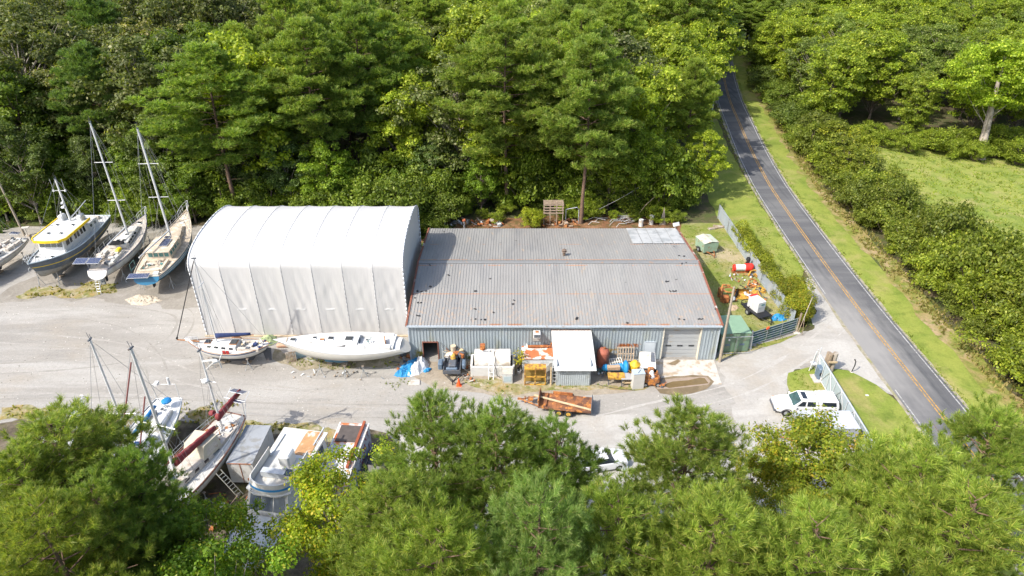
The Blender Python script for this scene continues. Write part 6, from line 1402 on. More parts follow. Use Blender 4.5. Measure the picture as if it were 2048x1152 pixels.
# yellow flowering bush and its bucket
FL = leafmat('yellow_leaves', (.22,.26,.02), (.50,.42,.02), (.60,.42,.02)); LEAF['yellow'] = FL
o = make_broad('potted_bush', 101, h=2.6, rad=.65, base=.1, nclump=16, per=110, size=.11, clr=(.25,.45), leafk='yellow', r0=.03, cat='plant', label='bush with bright yellow leaves between the fuel tank and the rusty roofed box'); p = G(1036,742); o.location = (p.x,p.y,0)
t = thing('bucket', 'white bucket below the yellow bush', 'bucket', tuple(G(1038,747))); MB().cyl((0,0,0),(0,0,.42),.17,.21,12).build('pail', WHITE, t, smooth=True, angle=40); MB().cyl((0,0,.40),(0,0,.425),.18,.18,12).build('soil', BLACK, t)
# rusty roofed white box
p = G(1078,745); t = thing('storage_box', 'low white storage box with rust covered sheet metal lid, left of the small shed', 'box', (p.x,p.y+.3,0))
b = MB(); b.box((0,.9,.75),(3.3,1.8,1.5)); b.build('body', mat('white_blue_boards', (.60,.62,.62), .6, var=.06, dirt=(.35,.40,.43), dthr=.6, dscale=1.2), t)
b = MB(); b.box((0,.9,1.56),(3.4,2.0,.08), rx=R(5)); b.build('lid', mat('rusting_white_lid', (.62,.60,.56), .7, dirt=[((.42,.13,.05), .49, 1.1, .04)], var=.1), t)
b = MB(); b.cyl((-1.1,1.5,1.85),(.9,1.55,1.85),.14,.14,10); b.tube([(.9,1.55,1.85),(1.2,1.45,1.95),(1.25,1.45,2.3)], .08); b.build('rusty_pipe', RUST, t)
b = MB(); b.poly([(-1.35,1.5,1.6),(-.9,1.5,1.65),(-1.25,1.7,2.15)]); b.build('white_scrap', WHITE, t)
# yellow steel crate
p = G(1070,770); t = thing('steel_crate', 'open yellow steel frame crate standing on end in front of the rusty lidded box', 'crate', (p.x,p.y,0))
b = MB(); W2 = .98
for x in (-W2,0,W2): b.box((x,0,1.0),(.1,.12,2.0)); 
for z in (.05,.98,1.86): b.box((0,-.005,z),(2*W2,.11,.1 if z < 1.8 else .05))
b.box((0,.3,1.97),(2*W2+.1,.75,.14))
for x in (-W2,W2): b.box((x,.62,.9),(.1,.1,1.8)); b.box((x,.31,.05),(.1,.55,.1))
b.build('frame', EQYEL, t); MB().box((0,.5,.95),(1.85,.05,1.75)).build('back_panel', mat('rusty_mesh_panel', (.28,.19,.05), .8, var=.25), t)
o = crumple('grey_tarp', w2((1094,768),(1090,738),(1102,732),(1112,745),(1108,768)), .9, mat('grey_cover', (.17,.16,.14), .7, var=.25, bump=.5, bscale=4), seed=14); tag(o, 'dark grey covered heap between the yellow crate and the small shed', 'cover')
a_ = G(1108,769); ladder('ladder', 'short ladder leaning on the left wall of the small shed', (a_.x,a_.y,0), (a_.x+.02,a_.y+.6,2.0), .38, 6)
tag(MB().box((0,0,.95),(.12,.1,1.9), rx=R(-12)).build('post', PALEWOOD), 'pale wooden post beside the short ladder', 'post', loc=tuple(G(1101,768)))
# small shed
p = G(1146,771); t = thing('small_shed', 'small lean-to shed with a clean white ribbed roof sloping from the long wall', 'shed', (5.85,51.25,0))
SHW = mat('grey_ribbed_shed_wall', (.40,.44,.46), .5, .1, var=.08, dirt=(.30,.32,.30), dthr=.6, dscale=1); b = MB(); pr = ribs(-1.6,1.6,.2,.1,.03,.05)
b.loft([[(x,-h_,0) for x,h_ in pr],[(x,-h_,2.05) for x,h_ in pr]], close=False, caps=False)
b.box((-1.6,2.0,1.3),(.06,4.0,2.6)); b.box((1.6,2.0,1.3),(.06,4.0,2.6)); b.build('wall', SHW, t)
b = MB(); y0,z0,y1,z1 = -.42,2.12,4.1,3.62; pr = [(x,h_) for x,h_ in ribs(-1.95,2.0,.305,.06,.03,.1)]
b.loft([[(x+.10,y0,z0+h_) for x,h_ in pr],[(x-.04,y1,z1+h_) for x,h_ in pr]], close=False, caps=False); b.loft([[(x+.10,y0,z0-.03) for x,h_ in pr],[(x-.04,y1,z1-.03) for x,h_ in pr]], close=False, caps=False); b.build('roof', SHEDWHITE, t)
b = MB(); b.box((-.05,4.1,3.62),(3.9,.05,.12)); b.build('roof_flashing', RUST, t)
# red oxide tank standing behind the shed
p = G(1196,716); t = thing('upright_tank', 'rust red upright tank with a domed top in the corner right of the small shed', 'tank', (9.0,54.3,0)); b = MB(); b.cyl((0,0,.1),(0,0,1.75),.62,.62,20); b.ball((0,0,1.75),.62,20,sc=(1,1,.7)); b.build('shell', mat('red_oxide', (.33,.10,.06), .7, var=.2, dirt=(.16,.08,.06), dthr=.55), t, smooth=True, angle=60)
b = MB(); b.cyl((.1,0,2.15),(.1,0,2.3),.12,.12,8); b.build('nozzle', RUST, t)
# pallets against the wall
pallet('pallet', 'two paned wooden pallet leaning on the rust stained wall', (11.35,55.05,1.0), 0, R(78), 1.75, 1.5, mat('pale_pallet_wood', (.42,.33,.24), .9, var=.2)); pallet('pallet', 'pale pallet lying behind the blue wrapped drum', (10.2,54.3,.45), .2, R(22), 1.6, .9, mat('white_pallet_wood', (.58,.56,.5), .8, var=.1))
# blue wrapped machine
t = thing('wrapped_drum', 'bright blue flanged drum lying between the rust red tank and the yellow machine', 'drum', (10.45,52.9,0)); BB = mat('bright_blue_plastic', (.015,.20,.42), .5, var=.12, bump=.3, bscale=6)
b = MB(); b.cyl((-1.15,0,.85),(.3,0,.95),.3,.42,14); b.build('body', BB, t, smooth=True, angle=50); b = MB(); b.ball((.62,-.1,1.0),.72,16,sc=(.45,1,1)); b.build('flange', BB, t, smooth=True); b = MB(); b.ball((-1.3,.1,.8),.42,8,sc=(1,1,.8)); b.build('loose_wrap', BB, t)
b = MB(); b.box((-.3,0,.28),(1.6,.7,.5)); b.build('cradle', WOOD, t)
# yellow engine block
t = thing('yellow_machine', 'yellow wrapped hydraulic machine standing right of the blue drum', 'machine', (11.95,52.55,0))
b = MB(); b.rbox((0,.35,.95),(1.0,1.1,1.5),.35); b.build('hood', mat('strong_yellow', (.58,.36,.025), .55, var=.1, bump=.3, bscale=5), t, smooth=True, angle=40); clutter(t, (-.5,.5,-.6,-.15,.7), 44, [EQYEL, EQORA, RUST], 'fittings', .4, 16); MB().box((0,0,.2),(1.1,1.2,.3)).build('base', DKGREY, t)
# rusty bench, work table, grey cabinet
t = thing('metal_bench', 'low orange and rust bench with a stack of boards on it', 'bench', tuple(G(1232,772)))
b = MB(); b.box((0,.4,.98),(1.6,.75,.1)); b.box((0,.05,.88),(1.6,.06,.22)); b.build('top', EQYEL, t)
for x in (-.7,.7): MB().box((x,.2,.45),(.08,.08,.9)).build('leg', DKGREY, t)
for x in (-.7,.7): MB().box((x,.7,.45),(.08,.08,.9)).build('leg', DKGREY, t)
b = MB()
for k in range(4): b.box((0,1.05,1.05+k*.09),(1.2,.45,.07), rz=R(1.5*k))
tag(b.build('board_stack', mat('brown_boards', (.38,.27,.18), .9, var=.2)), 'stack of brown boards behind the orange bench', 'boards', loc=tuple(G(1228,768)))
t = thing('work_table', 'grey steel work table in front of the yellow machine', 'table', tuple(G(1258,775)))
MB().box((0,.55,.92),(1.55,1.0,.06)).build('top', mat('grey_table_top', (.33,.32,.32), .6, var=.1), t)
for x in (-.7,.7):
    for y in (.12,.98): MB().box((x,y,.45),(.07,.07,.9)).build('leg', DKGREY, t)
MB().box((0,.55,.35),(1.3,.7,.04)).build('shelf', PALEWOOD, t)
t = thing('metal_cabinet', 'tall pale grey metal cabinet standing askew at the end of the junk row', 'cabinet', tuple(G(1276,779)), .14); MB().box((0,.4,.9),(1.1,.75,1.8)).build('body', mat('pale_cabinet', (.47,.45,.41), .6, var=.07), t); MB().box((0,.4,1.83),(1.14,.8,.05)).build('top', mat('blue_grey_lid', (.36,.42,.47), .5, var=.08), t); MB().box((.1,.4,1.87),(.04,.6,.03), rz=-.7).build('rod', BLACK, t)
# white canopy compressor, orange machine
t = thing('compressor', 'towed compressor under a white scratched canopy near the grey door', 'compressor', (13.25,53.2,0), R(-7))
b = MB(); b.box((0,.35,1.3),(1.5,2.3,.1), rx=R(6)); b.box((-.75,.35,.9),(.06,2.3,.8)); b.box((.0,1.45,.9),(1.5,.06,.9)); b.build('canopy', DIRTYWHITE, t); MB().box((.48,.75,1.42),(.35,1.4,.12), rz=R(-4)).build('dark_strip', mat('dark_grey_mat', (.11,.12,.14), .6, var=.15), t)
MB().rbox((0,.3,.75),(1.2,1.9,.6),.08).build('engine', DKGREY, t)
for x in (-.8,.8): wheel(t, x, .3, .33, .33, .2, 'x')
t = thing('orange_machine', 'orange machine with a clear plastic cap, in front of the white canopied compressor', 'machine', (13.35,51.6,0))
b = MB(); b.box((0,0,.55),(1.35,1.1,.7)); b.box((0,.0,1.0),(1.35,.12,.25)); b.box((.62,0,1.0),(.12,1.1,.25)); b.rbox((0,.5,1.35),(.6,.4,.35),.08); b.build('body', EQORA, t); b = MB(); b.cyl((.0,-.05,.9),(.0,.0,1.5),.36,.14,12); b.build('clear_cap', mat('milky_plastic', (.62,.64,.64), .3, var=.05), t, smooth=True, angle=40)
clutter(t, (-.7,-.2,-.4,.4,1.0), 46, [EQORA, DKGREY, RUST], 'fittings', .35, 12)
for x in (-.6,.6): wheel(t, x, -.55, .25, .25, .15)
b = MB(); P_ = [G(1190,768,.05),G(1220,775,.05),G(1250,779.5,.05),G(1270,780,.05)]; b.tube(P_, .025, 5); tag(b.build('cable', BLACK), 'thin black cable lying on the gravel before the orange bench', 'cable')
scrapheap('scrap_heap', 'bags and scraps in the shaded corner right of the small shed', 8.3, 9.7, 52.4, 54.6, 9, [DKGREY, GREYPL, TEALGLASS], 17, .3)
scrapheap('scrap_heap', 'twisted scrap iron behind the metal cabinet and orange machine', 13.6, 14.6, 50.9, 52.2, 9, [DKGREY, RUST], 19, .4)
# rusty flatbed trailer
a_ = G(1082,806,.6); c_ = G(1180,815,.6); t = thing('flatbed_trailer', 'rusty orange tandem axle tilt trailer standing in the middle of the gravel', 'trailer', tuple((a_+c_)/2*Vector((1,1,0)) if 0 else ((a_.x+c_.x)/2,(a_.y+c_.y)/2+.35,0)), math.atan2(c_.y-a_.y, c_.x-a_.x)-R(1))
b = MB()
for k in range(6): b.box((-1.9+k*.78,0,.62+.01*(k % 2)),(.76,1.9,.05))
b.build('deck', RUSTORANGE, t)
b = MB(); b.box((0,-.98,.6),(4.8,.1,.16)); b.box((0,.98,.6),(4.8,.1,.16)); b.box((-2.36,0,.95),(.08,2.0,.6), ry=R(-10)); b.box((-1.7,0,.72),(.1,1.9,.14)); b.build('side_rail', RUSTORANGE, t)
b = MB(); b.prism([(-1.2,.95),(.6,.95),(.6,1.04),(-1.2,1.04)],.68,.98); b.build('fender', RUST, t); MB().box((.0,-1.15,.76),(1.9,.28,.05)).build('fender', RUSTORANGE, t)
b = MB(); b.cyl((-2.4,-.7,.5),(-4.1,0,.5),.07); b.cyl((-2.4,.7,.5),(-4.1,0,.5),.07); b.box((-4.2,0,.52),(.4,.16,.16)); b.cyl((-3.7,0,.1),(-3.7,0,.9),.05); b.box((-3.2,.05,.62),(.5,.4,.2)); b.build('tongue', EQORA, t)
for x in (-.45,.42): wheel(t, x, -1.16, .36, .36, .24, 'y', EQYEL); wheel(t, x, 1.16, .36, .36, .24, 'y', EQYEL)
MB().box((2.46,0,.75),(.05,1.95,.7), ry=R(-8)).build('ramp', DKGREY, t)
M_ = Matrix.Translation(t.location) @ Matrix.Rotation(t.rotation_euler[2], 4, 'Z'); p0 = M_ @ Vector((-2.9,.35,.82)); p1 = M_ @ Vector((2.4,-.75,.72)); d_ = p1-p0
o = MB().box((0,0,0),(d_.length,.2,.07)).build('plank', PALEWOOD); tag(o, 'long pale plank lying across the rusty tilt trailer', 'plank', loc=(p0+p1)/2); o.rotation_euler = (0, math.asin(-d_.z/d_.length), math.atan2(d_.y,d_.x))

# ---------------- right yard, behind the gate
def sbox(px_, py_): p = G(px_, py_); return (p.x, p.y, 0)
p = G(1415,503); t = thing('tool_trailer', 'pale green box trailer with rust on its lid behind the corner of the metal building', 'trailer', (25.4,77.2,0), R(-75)); t.location = tuple(G(1411,501)); t.location.z = 0
b = MB(); b.box((0,0,1.0),(2.2,1.9,1.3), top=(1.05,1.1)); b.build('body', PALEGREEN, t); b = MB(); b.loft([[(-1.2,-1.08,1.66),(1.2,-1.08,1.66)],[(-1.2,0,1.86),(1.2,0,1.86)],[(-1.2,1.08,1.66),(1.2,1.08,1.66)]], close=False, caps=False); b.build('lid', mat('pale_green_rusty_lid', (.42,.45,.36), .7, var=.1, dirt=(.36,.15,.07), dthr=.6, dscale=1.8), t)
for y in (-1.05,1.05): wheel(t, 0, y, .36, .36, .2)
b = MB(); b.cyl((1.1,-.5,.45),(2.3,0,.4),.05); b.cyl((1.1,.5,.45),(2.3,0,.4),.05); b.cyl((2.2,0,0),(2.2,0,.6),.05); b.build('tongue', RUST, t)
t = thing('red_tank', 'red and white horizontal tank with a red drum on the fenced lawn', 'tank', sbox(1482,545), 0)
b = MB(); b.cyl((-.85,0,.7),(.35,0,.7),.42,.42,18); b.build('white_shell', WHITE, t, smooth=True, angle=40); b = MB(); b.cyl((-1.05,0,.7),(-.85,0,.7),.40,.44,18); b.cyl((.35,0,.75),(1.1,0,.75),.5,.5,16); b.ball((1.05,0,.85),.42,10); b.build('red_ends', mat('bright_red', (.62,.03,.02), .5, var=.1), t, smooth=True, angle=40)
b = MB(); b.cyl((.8,.6,.5),(.85,.6,1.5),.25,.2,10); b.ball((.85,.7,1.5),.3,8); b.cyl((.6,.5,1.1),(1.1,.8,1.3),.12); b.build('black_motor', BLACK, t); b = MB(); b.box((-.2,0,.15),(1.9,.5,.25)); b.build('skid', RUST, t)
def attach(label, px_, py_, rz, seed, m=EQORA):
    t = thing('machine_attachment', label, 'machine part', sbox(px_,py_), rz); r = random.Random(seed)
    b = MB(); b.tube([(-.8,0,.2),(-.4,.3,.6),(.2,.45,.65),(.8,.2,.3)], .09, 6); b.box((0,0,.15),(1.4,.12,.14)); b.cyl((.5,-.2,.2),(.5,.3,.2),.22,.22,12); b.build('arm', m, t)
    clutter(t, (-.7,.7,-.4,.4,.08), seed, [DKGREY, m, DIRTYWHITE], 'fittings', .3, 9); return t
attach('orange curved loader arm behind the red tank, below the fence', 1508, 553, .2, 51, EQYEL)
attach('small orange attachment in the weeds near the fence', 1505, 571, .5, 52); attach('yellow boom part lying right of the white sacks', 1518, 586, .1, 53, EQYEL)
t = thing('tractor_part', 'orange backhoe frame with a round ring beside the utility pole', 'machine part', sbox(1456,600), 0)
b = MB(); P_ = [(.65*math.cos(a)*1.0,.55*math.sin(a)+.3,1.2) for a in [k*math.pi/8 for k in range(17)]]; b.tube(P_, .08, 6); b.build('ring', RUST, t); b = MB(); b.tube([(-.9,-.4,.0),(-.95,.0,1.1),(-.6,.9,1.5),(.3,1.0,1.3)], .12, 6); b.box((-.8,.7,.6),(.5,.4,1.2)); b.box((.2,-.5,.3),(1.3,.14,.2)); b.build('boom', EQORA, t); b = MB(); b.rbox((-.5,-.5,.5),(.8,.6,.8),.1); b.build('gearbox', RUST, t)
b = MB(); b.ball((.35,-.5,.5),.3,8); b.build('white_drum', GREYPL, t)
o = crumple('black_tyre_tube', w2((1466,598),(1474,582),(1479,582),(1477,590),(1470,600)), .6, RUBBER, seed=31); tag(o, 'bent black rubber piece right of the orange backhoe frame', 'rubber')
def ysheet(label, px_, py_, rz, tilt): o = MB().box((0,0,.45),(1.45,.06,1.2)).build('yellow_plate', EQYEL); tag(o, label, 'metal plate', loc=sbox(px_,py_)); o.rotation_euler = (R(tilt),0,rz); return o
t = thing('loader_bucket', 'yellow orange loader bucket on the ground left of the white sacks', 'loader bucket', sbox(1483,595), -.1)
b = MB(); P_ = [(.75*0, 0)]; prf = [(-.5,.05),(.35,.02),(.55,.25),(.55,.7),(.3,.9)]
b.loft([[(-.75,y,z) for y,z in prf],[(.75,y,z) for y,z in prf]], close=False, caps=False); b.loft([[(-.75,y+.04,z+.04) for y,z in prf],[(.75,y+.04,z+.04) for y,z in prf]], close=False, caps=False); b.build('scoop', EQYEL, t)
b = MB()
for x in (-.76,.76): b.add([(x,y,z) for y,z in prf],[(0,1,2,3,4)])
b.build('side_plate', EQORA, t)
ysheet('bent yellow plate leaning behind the white generator box', 1512, 598, .3, -55)
t = thing('sack_pile', 'pile of white and grey sacks and bottles in the fenced yard', 'sacks', sbox(1502,592)); r = random.Random(3)
for k in range(9): b = MB(); b.ball((0,0,0),.27,8,sc=(1.2,.9,.6)); o = b.build('sack', WHITETARP if k % 3 else GREYPL, t, smooth=True); o.location = (r.uniform(-.8,.8), r.uniform(-.5,.6), .16+.2*(k > 5)); o.rotation_euler = (0,0,r.uniform(0,3))
scrapheap('scrap_heap', 'black plastic and pipes scattered along the inside of the fence', 27.2, 29.6, 66.3, 69.5, 10, [RUBBER, RUST, DKGREY], 23, .35)
scrapheap('scrap_heap', 'grey scrap and rags between the sacks and the orange attachments', 26.3, 28.2, 70.2, 72.6, 7, [GREYPL, RUST, WOOD], 24, .3)
t = thing('generator_trailer', 'black flat trailer carrying a tall white generator box', 'trailer', sbox(1511,627), R(-68)); t.location.z = 0
MB().box((0,0,.5),(3.2,1.7,.1)).build('deck', BLACK, t); b = MB()
for y in (-.85,.85): b.box((-.9,y,.8),(1.3,.06,.06)); b.box((-1.55,y,.75),(.06,.06,.55)); b.box((-.3,y,.75),(.06,.06,.55))
b.box((-1.58,0,1.0),(.06,1.7,.06)); b.cyl((1.6,-.6,.45),(2.6,0,.45),.05); b.cyl((1.6,.6,.45),(2.6,0,.45),.05); b.cyl((2.5,0,0),(2.5,0,.7),.05); b.build('frame', BLACK, t)
for y in (-1.0,1.0): wheel(t, -.2, y, .33, .33, .2)
t2 = thing('generator_box', 'tall white generator box on the black flat trailer', 'generator', (t.location.x,t.location.y+.1,.56), R(-68)); MB().rbox((-.1,0,.65),(1.7,1.05,1.3),.04).build('body', CLEANWHITE, t2)
b = MB(); b.box((.3,0,1.31),(.03,1.05,.02)); b.box((-.5,0,1.31),(.03,1.05,.02)); b.box((-.1,-.53,.65),(.03,.02,1.2)); b.box((.765,0,.65),(.02,.98,.04)); b.build('seam', GREYPL, t2); MB().box((.77,.1,.95),(.02,.4,.14)).build('sticker', TEALGLASS, t2); MB().box((-.85,0,1.33),(.3,1.0,.03)).build('red_end', mat('bright_red', (0,0,0)), t2)
o = crumple('blue_tarp', w2((1541,636),(1548,630),(1562,630),(1572,632),(1574,640),(1566,643),(1556,642),(1545,643)), .3, BLUETARP, seed=41); tag(o, 'bright blue tarp heap in the corner of the fenced yard behind the gate', 'tarp')
scrapheap('brick_pile', 'scattered reddish bricks around the blue tarp in the fenced yard', 28.2, 30.0, 61.8, 63.6, 8, [mat('pale_brick', (.45,.28,.20), .9, var=.2), RUST], 25, .15)
tag(crumple('soil_mound', w2((1455,617),(1462,610),(1472,610),(1478,616),(1470,622),(1458,622)), .12, mat('sandy_mound', (.42,.31,.20), .9, var=.15), seed=44), 'low mound of reddish sand in the fenced yard', 'mound')
# green container
t = thing('green_container', 'green steel utility container beside the building, its doors behind a pipe frame', 'container', (22.6,58.0,0), R(4)); GX = 1.55
b = MB(); b.box((0,.2,1.15),(2*GX,3.2,2.3)); b.build('body', GREENMET, t); b = MB(); b.add([(-GX-.05,-1.45,2.32),(GX+.05,-1.45,2.32),(GX+.05,1.85,2.32),(-GX-.05,1.85,2.32),(0,-1.45,2.44),(0,1.85,2.44)],[(0,4,5,3),(4,1,2,5)]); b.build('roof', mat('green_roof_metal', (.20,.31,.20), .6, var=.06), t)
for x in (-.75,.75): b = MB(); b.box((x,-1.42,1.1),(1.4,.04,2.0)); d_ = b.build('door', GREENMET, t); b = MB(); b.box((x,-1.45,1.0),(.5,.03,.22)); b.build('vent', BLUEGREY, d_)
b = MB(); b.ball((-.7,-1.5,1.65),.12,8); b.build('lock_box', DIRTYWHITE, t)
b = MB(); b.tube([(-1.6,-1.75,.15),(-1.6,-1.75,2.15),(1.6,-1.75,2.15),(1.6,-1.75,.15),(-1.6,-1.75,.15)], .035); b.cyl((0,-1.75,.15),(0,-1.75,2.15),.03); b.build('pipe_frame', STEEL, t)
# farm gate
a_ = Vector((24.75,57.55,0)); c_ = Vector((30.25,60.1,0)); d_ = c_-a_; L_ = d_.length; t = thing('steel_gate', 'long galvanised bar gate with a blue green backing and an orange patch', 'gate', a_, math.atan2(d_.y,d_.x))
b = MB()
for k in range(6): b.cyl((0,0,.3+k*.31),(L_,0,.3+k*.31),.03,.03,6)
for x in (0,L_*.33,L_*.66,L_): b.cyl((x,0,.25),(x,0,1.9),.03,.03,6)
b.build('bars', STEEL, t); b = MB(); b.box((L_/2,.05,1.0),(L_-.1,.015,1.5)); b.build('backing_net', mat('dark_teal_net', (.035,.10,.11), .8, var=.5, scale=1.2, dirt=(.06,.14,.05), dthr=.55, dscale=1.2), t)
b = MB(); b.ball((1.9,-.05,1.85),.25,7,sc=(1,.3,.8)); b.build('orange_patch', ORANGE, t)
t = thing('gate_post', 'leaning rusty pipe and wooden post at the road end of the bar gate', 'post', (30.45,60.15,0)); b = MB(); b.cyl((0,0,0),(.1,.1,2.4),.12,.1,8); b.cyl((.1,-.2,0),(.9,.3,4.3),.05,.04,6); b.cyl((.45,-.5,0),(.35,-.3,2.0),.03); b.build('post', WOOD, t); MB().rbox((0,-.15,.08),(.7,.5,.16),.06).build('footing', CONC, t)
t = thing('gate_post', 'short post at the container end of the bar gate', 'post', (24.6,57.4,0)); MB().cyl((0,0,0),(0,0,2.1),.09,.09,8).build('post', STEEL, t); MB().rbox((0,-.1,.07),(.5,.4,.14),.06).build('footing', CONC, t)
# corrugated fence along the road
FENM = mat('grey_sheet_fence', (.30,.34,.37), .5, .15, var=.1, scale=1.2, dirt=(.36,.38,.38), dthr=.55, dscale=.8, stretch=(1,1,.3))
def sheetfence(name, label, pts, hgt, pitch=.25, m=FENM, posts=True):
    t = thing(name, label, 'fence', (*pts[0], 0)); o0 = Vector((*pts[0], 0))
    for a, c in zip(pts[:-1], pts[1:]):
        a = Vector((*a,0))-o0; c = Vector((*c,0))-o0; d = (c-a).normalized(); n_ = Vector((-d.y,d.x,0)); L_ = (c-a).length; r0 = []; r1 = []
        for x,h_ in ribs(0,L_,pitch,.12,.035): p = a+d*x+n_*h_; r0.append(p); r1.append(p+Vector((0,0,hgt)))
        b = MB(); b.loft([r0,r1], close=False, caps=False); b.build('sheet', m, t)
        b = MB(); b.cyl(a-n_*.08, a-n_*.08+Vector((0,0,hgt+.05)), .05,.05,6); b.build('post', STEEL, t)
        b = MB(); b.cyl(a-n_*.06+Vector((0,0,hgt-.3)), c-n_*.06+Vector((0,0,hgt-.3)), .03,.03,5); b.cyl(a-n_*.06+Vector((0,0,.4)), c-n_*.06+Vector((0,0,.4)), .03,.03,5); b.build('rail', STEEL, t)
    return t
sheetfence('sheet_fence', 'grey corrugated sheet fence beside the road, half overgrown with vines', [(29.4,88.5),(29.5,84),(29.6,79.5),(29.75,75),(29.9,70.5),(30.1,66),(30.3,61)], 2.1)
# sliding gate and fence at the entrance
ga, gb = Vector((29.95,53.3,0)), Vector((29.75,41.2,0))
t = thing('sliding_gate', 'long grey steel framed sliding gate running from the entrance towards the camera', 'gate', ga); d_ = gb-ga; N_ = 9
PANM = mat('pale_gate_sheet', (.36,.42,.44), .45, .15, var=.07, scale=1.2)
b = MB(); b.add([(.0,0,.12),(d_.x,d_.y,.12),(d_.x,d_.y,2.15),(0,0,2.15),(.03,0,.12),(d_.x+.03,d_.y,.12),(d_.x+.03,d_.y,2.15),(.03,0,2.15)],[(0,1,2,3),(7,6,5,4),(3,2,6,7),(0,4,5,1)]); b.build('sheet', PANM, t)
b = MB(); off = Vector((-.08,0,0))
for z in (.12,2.15): b.cyl(off+Vector((0,0,z)), d_+off+Vector((0,0,z)), .045,.045,6)
for k in range(N_+1):
    p = d_*(k/N_)+off; b.cyl(p+Vector((0,0,.12)), p+Vector((0,0,2.15)), .035,.035,5)
    if k < N_: q = d_*((k+1)/N_)+off; b.cyl(p+Vector((0,0,.12 if k % 2 else 2.15)), q+Vector((0,0,2.15 if k % 2 else .12)), .03,.03,5)
b.build('frame', ALU, t); b = MB(); b.box((-.3,.3,.9),(.5,.5,.1)); b.cyl((-.25,.5,0),(-.15,.4,2.5),.05); b.cyl((-.6,.2,0),(-.25,.4,2.2),.05); b.cyl((.1,.5,0),(.15,.5,2.6),.06); b.build('support_post', ALU, t)
t = thing('gate_motor_box', 'dark blue grey gate operator box on a small concrete pad', 'machine box', tuple(G(1637,757))); MB().box((-.15,-.1,.06),(1.1,1.3,.12)).build('pad', CONC, t); MB().rbox((.1,.1,.75),(.75,.9,1.25),.1).build('housing', BLUEGREY, t); MB().box((.1,-.36,.8),(.6,.02,.35)).build('vent', BLACK, t); MB().ball((.05,-.45,.3),.12,8).build('meter', DIRTYWHITE, t)
t = thing('timber_piles', 'bundle of short upright timber piles strapped together behind the sliding gate', 'timber piles', (30.95,53.4,0))
for i,(x,y,r_0,hh) in enumerate(((0,0,.26,2.1),(.5,.05,.25,2.2),(.1,.5,.24,1.9),(.55,.5,.25,1.7),(-.4,.3,.22,1.0))): b = MB(); b.cyl((x,y,0),(x+.08,y+.1,hh),r_0,r_0*.95,12); b.build('pile', WOOD, t, smooth=True, angle=50)
MB().box((.28,-.32,1.4),(.85,.06,.2)).build('strap', PALEWOOD, t)
t = thing('standpipe', 'bent black pipe standing on the grass by the entrance', 'pipe', tuple(G(1703,744))); b = MB(); b.tube([(0,0,0),(.12,0,.8),(.12,.05,1.25),(-.05,.0,1.5)], .05); b.ball((-.05,0,1.5),.09,6); b.build('pipe', BLACK, t); MB().cyl((0,0,0),(0,0,.06),.2,.18,8).build('footing', CONC, t)
tag(MB().rbox((0,0,.03),(.3,.2,.06),.02).build('litter', WHITE), 'small white scrap of litter on the grass island', 'litter', loc=tuple(G(1734,791)))
tag(MB().rbox((0,0,.04),(.9,.35,.08),.03).build('paving_slab', CONC), 'pale paving slab on the grass behind the white pickup', 'slab', loc=tuple(G(1646,783)))
# utility poles and cable
def upole(label, x, y, h, rz=0, arm=False, lamp=False, lean=(0,0), m=None):
    t = thing('utility_pole', label, 'utility pole', (x,y,0), rz); MB().cyl((0,0,0),(lean[0],lean[1],h),.16,.11,10).build('pole', m or mat('grey_pole_wood', (.30,.25,.19), .9, var=.2, stretch=(1,1,.15)), t, smooth=True, angle=50)
    if lamp: b = MB(); b.cyl((lean[0],lean[1],h-.5),(lean[0]-.8,lean[1]-.6,h-.1),.04); b.ball((lean[0]-1.0,lean[1]-.7,h-.15),.18,8,sc=(1.2,1,.7)); b.build('lamp', GREYPL, t)
    return t
upole('wooden utility pole at the right front corner of the metal building', 20.9, 55.0, 8.8)
p = G(50,472); upole('wooden pole with a lamp at the edge of the wood on the far left', p.x, p.y, 9.3, lamp=True, lean=(-.6,0)); p = G(704,425); upole('wooden pole with a lamp in front of the wood behind the white shelter', p.x-.3, p.y, 7.0, lamp=True, m=WOOD); p = G(1418,262); upole('pale utility pole beside the road bend', p.x, p.y, 9.0, m=STEEL)
b = MB(); b.cyl((0,0,0),(.15,-.1,1.9),.05); b.box((.15,-.1,1.9),(.9,.6,.1), rz=.3); b.box((.1,0,.4),(.5,.5,.8)); t = b.build('dock_cart', CONC); tag(t, 'weathered table like stand beside the pole on the far left', 'stand', loc=tuple(G(52,472)+Vector((1.2,-1.2,0))))
b = MB(); P_ = [Vector((12,86,2.6)).lerp(Vector((23,93,6.6)), k/10)-Vector((0,0,.5*math.sin(math.pi*k/10))) for k in range(11)]; b.tube(P_, .022, 5); tag(b.build('overhead_cable', mat('pale_cable', (.45,.42,.38), .7)), 'pale cable rising from the yard behind the metal roof into the trees', 'cable')
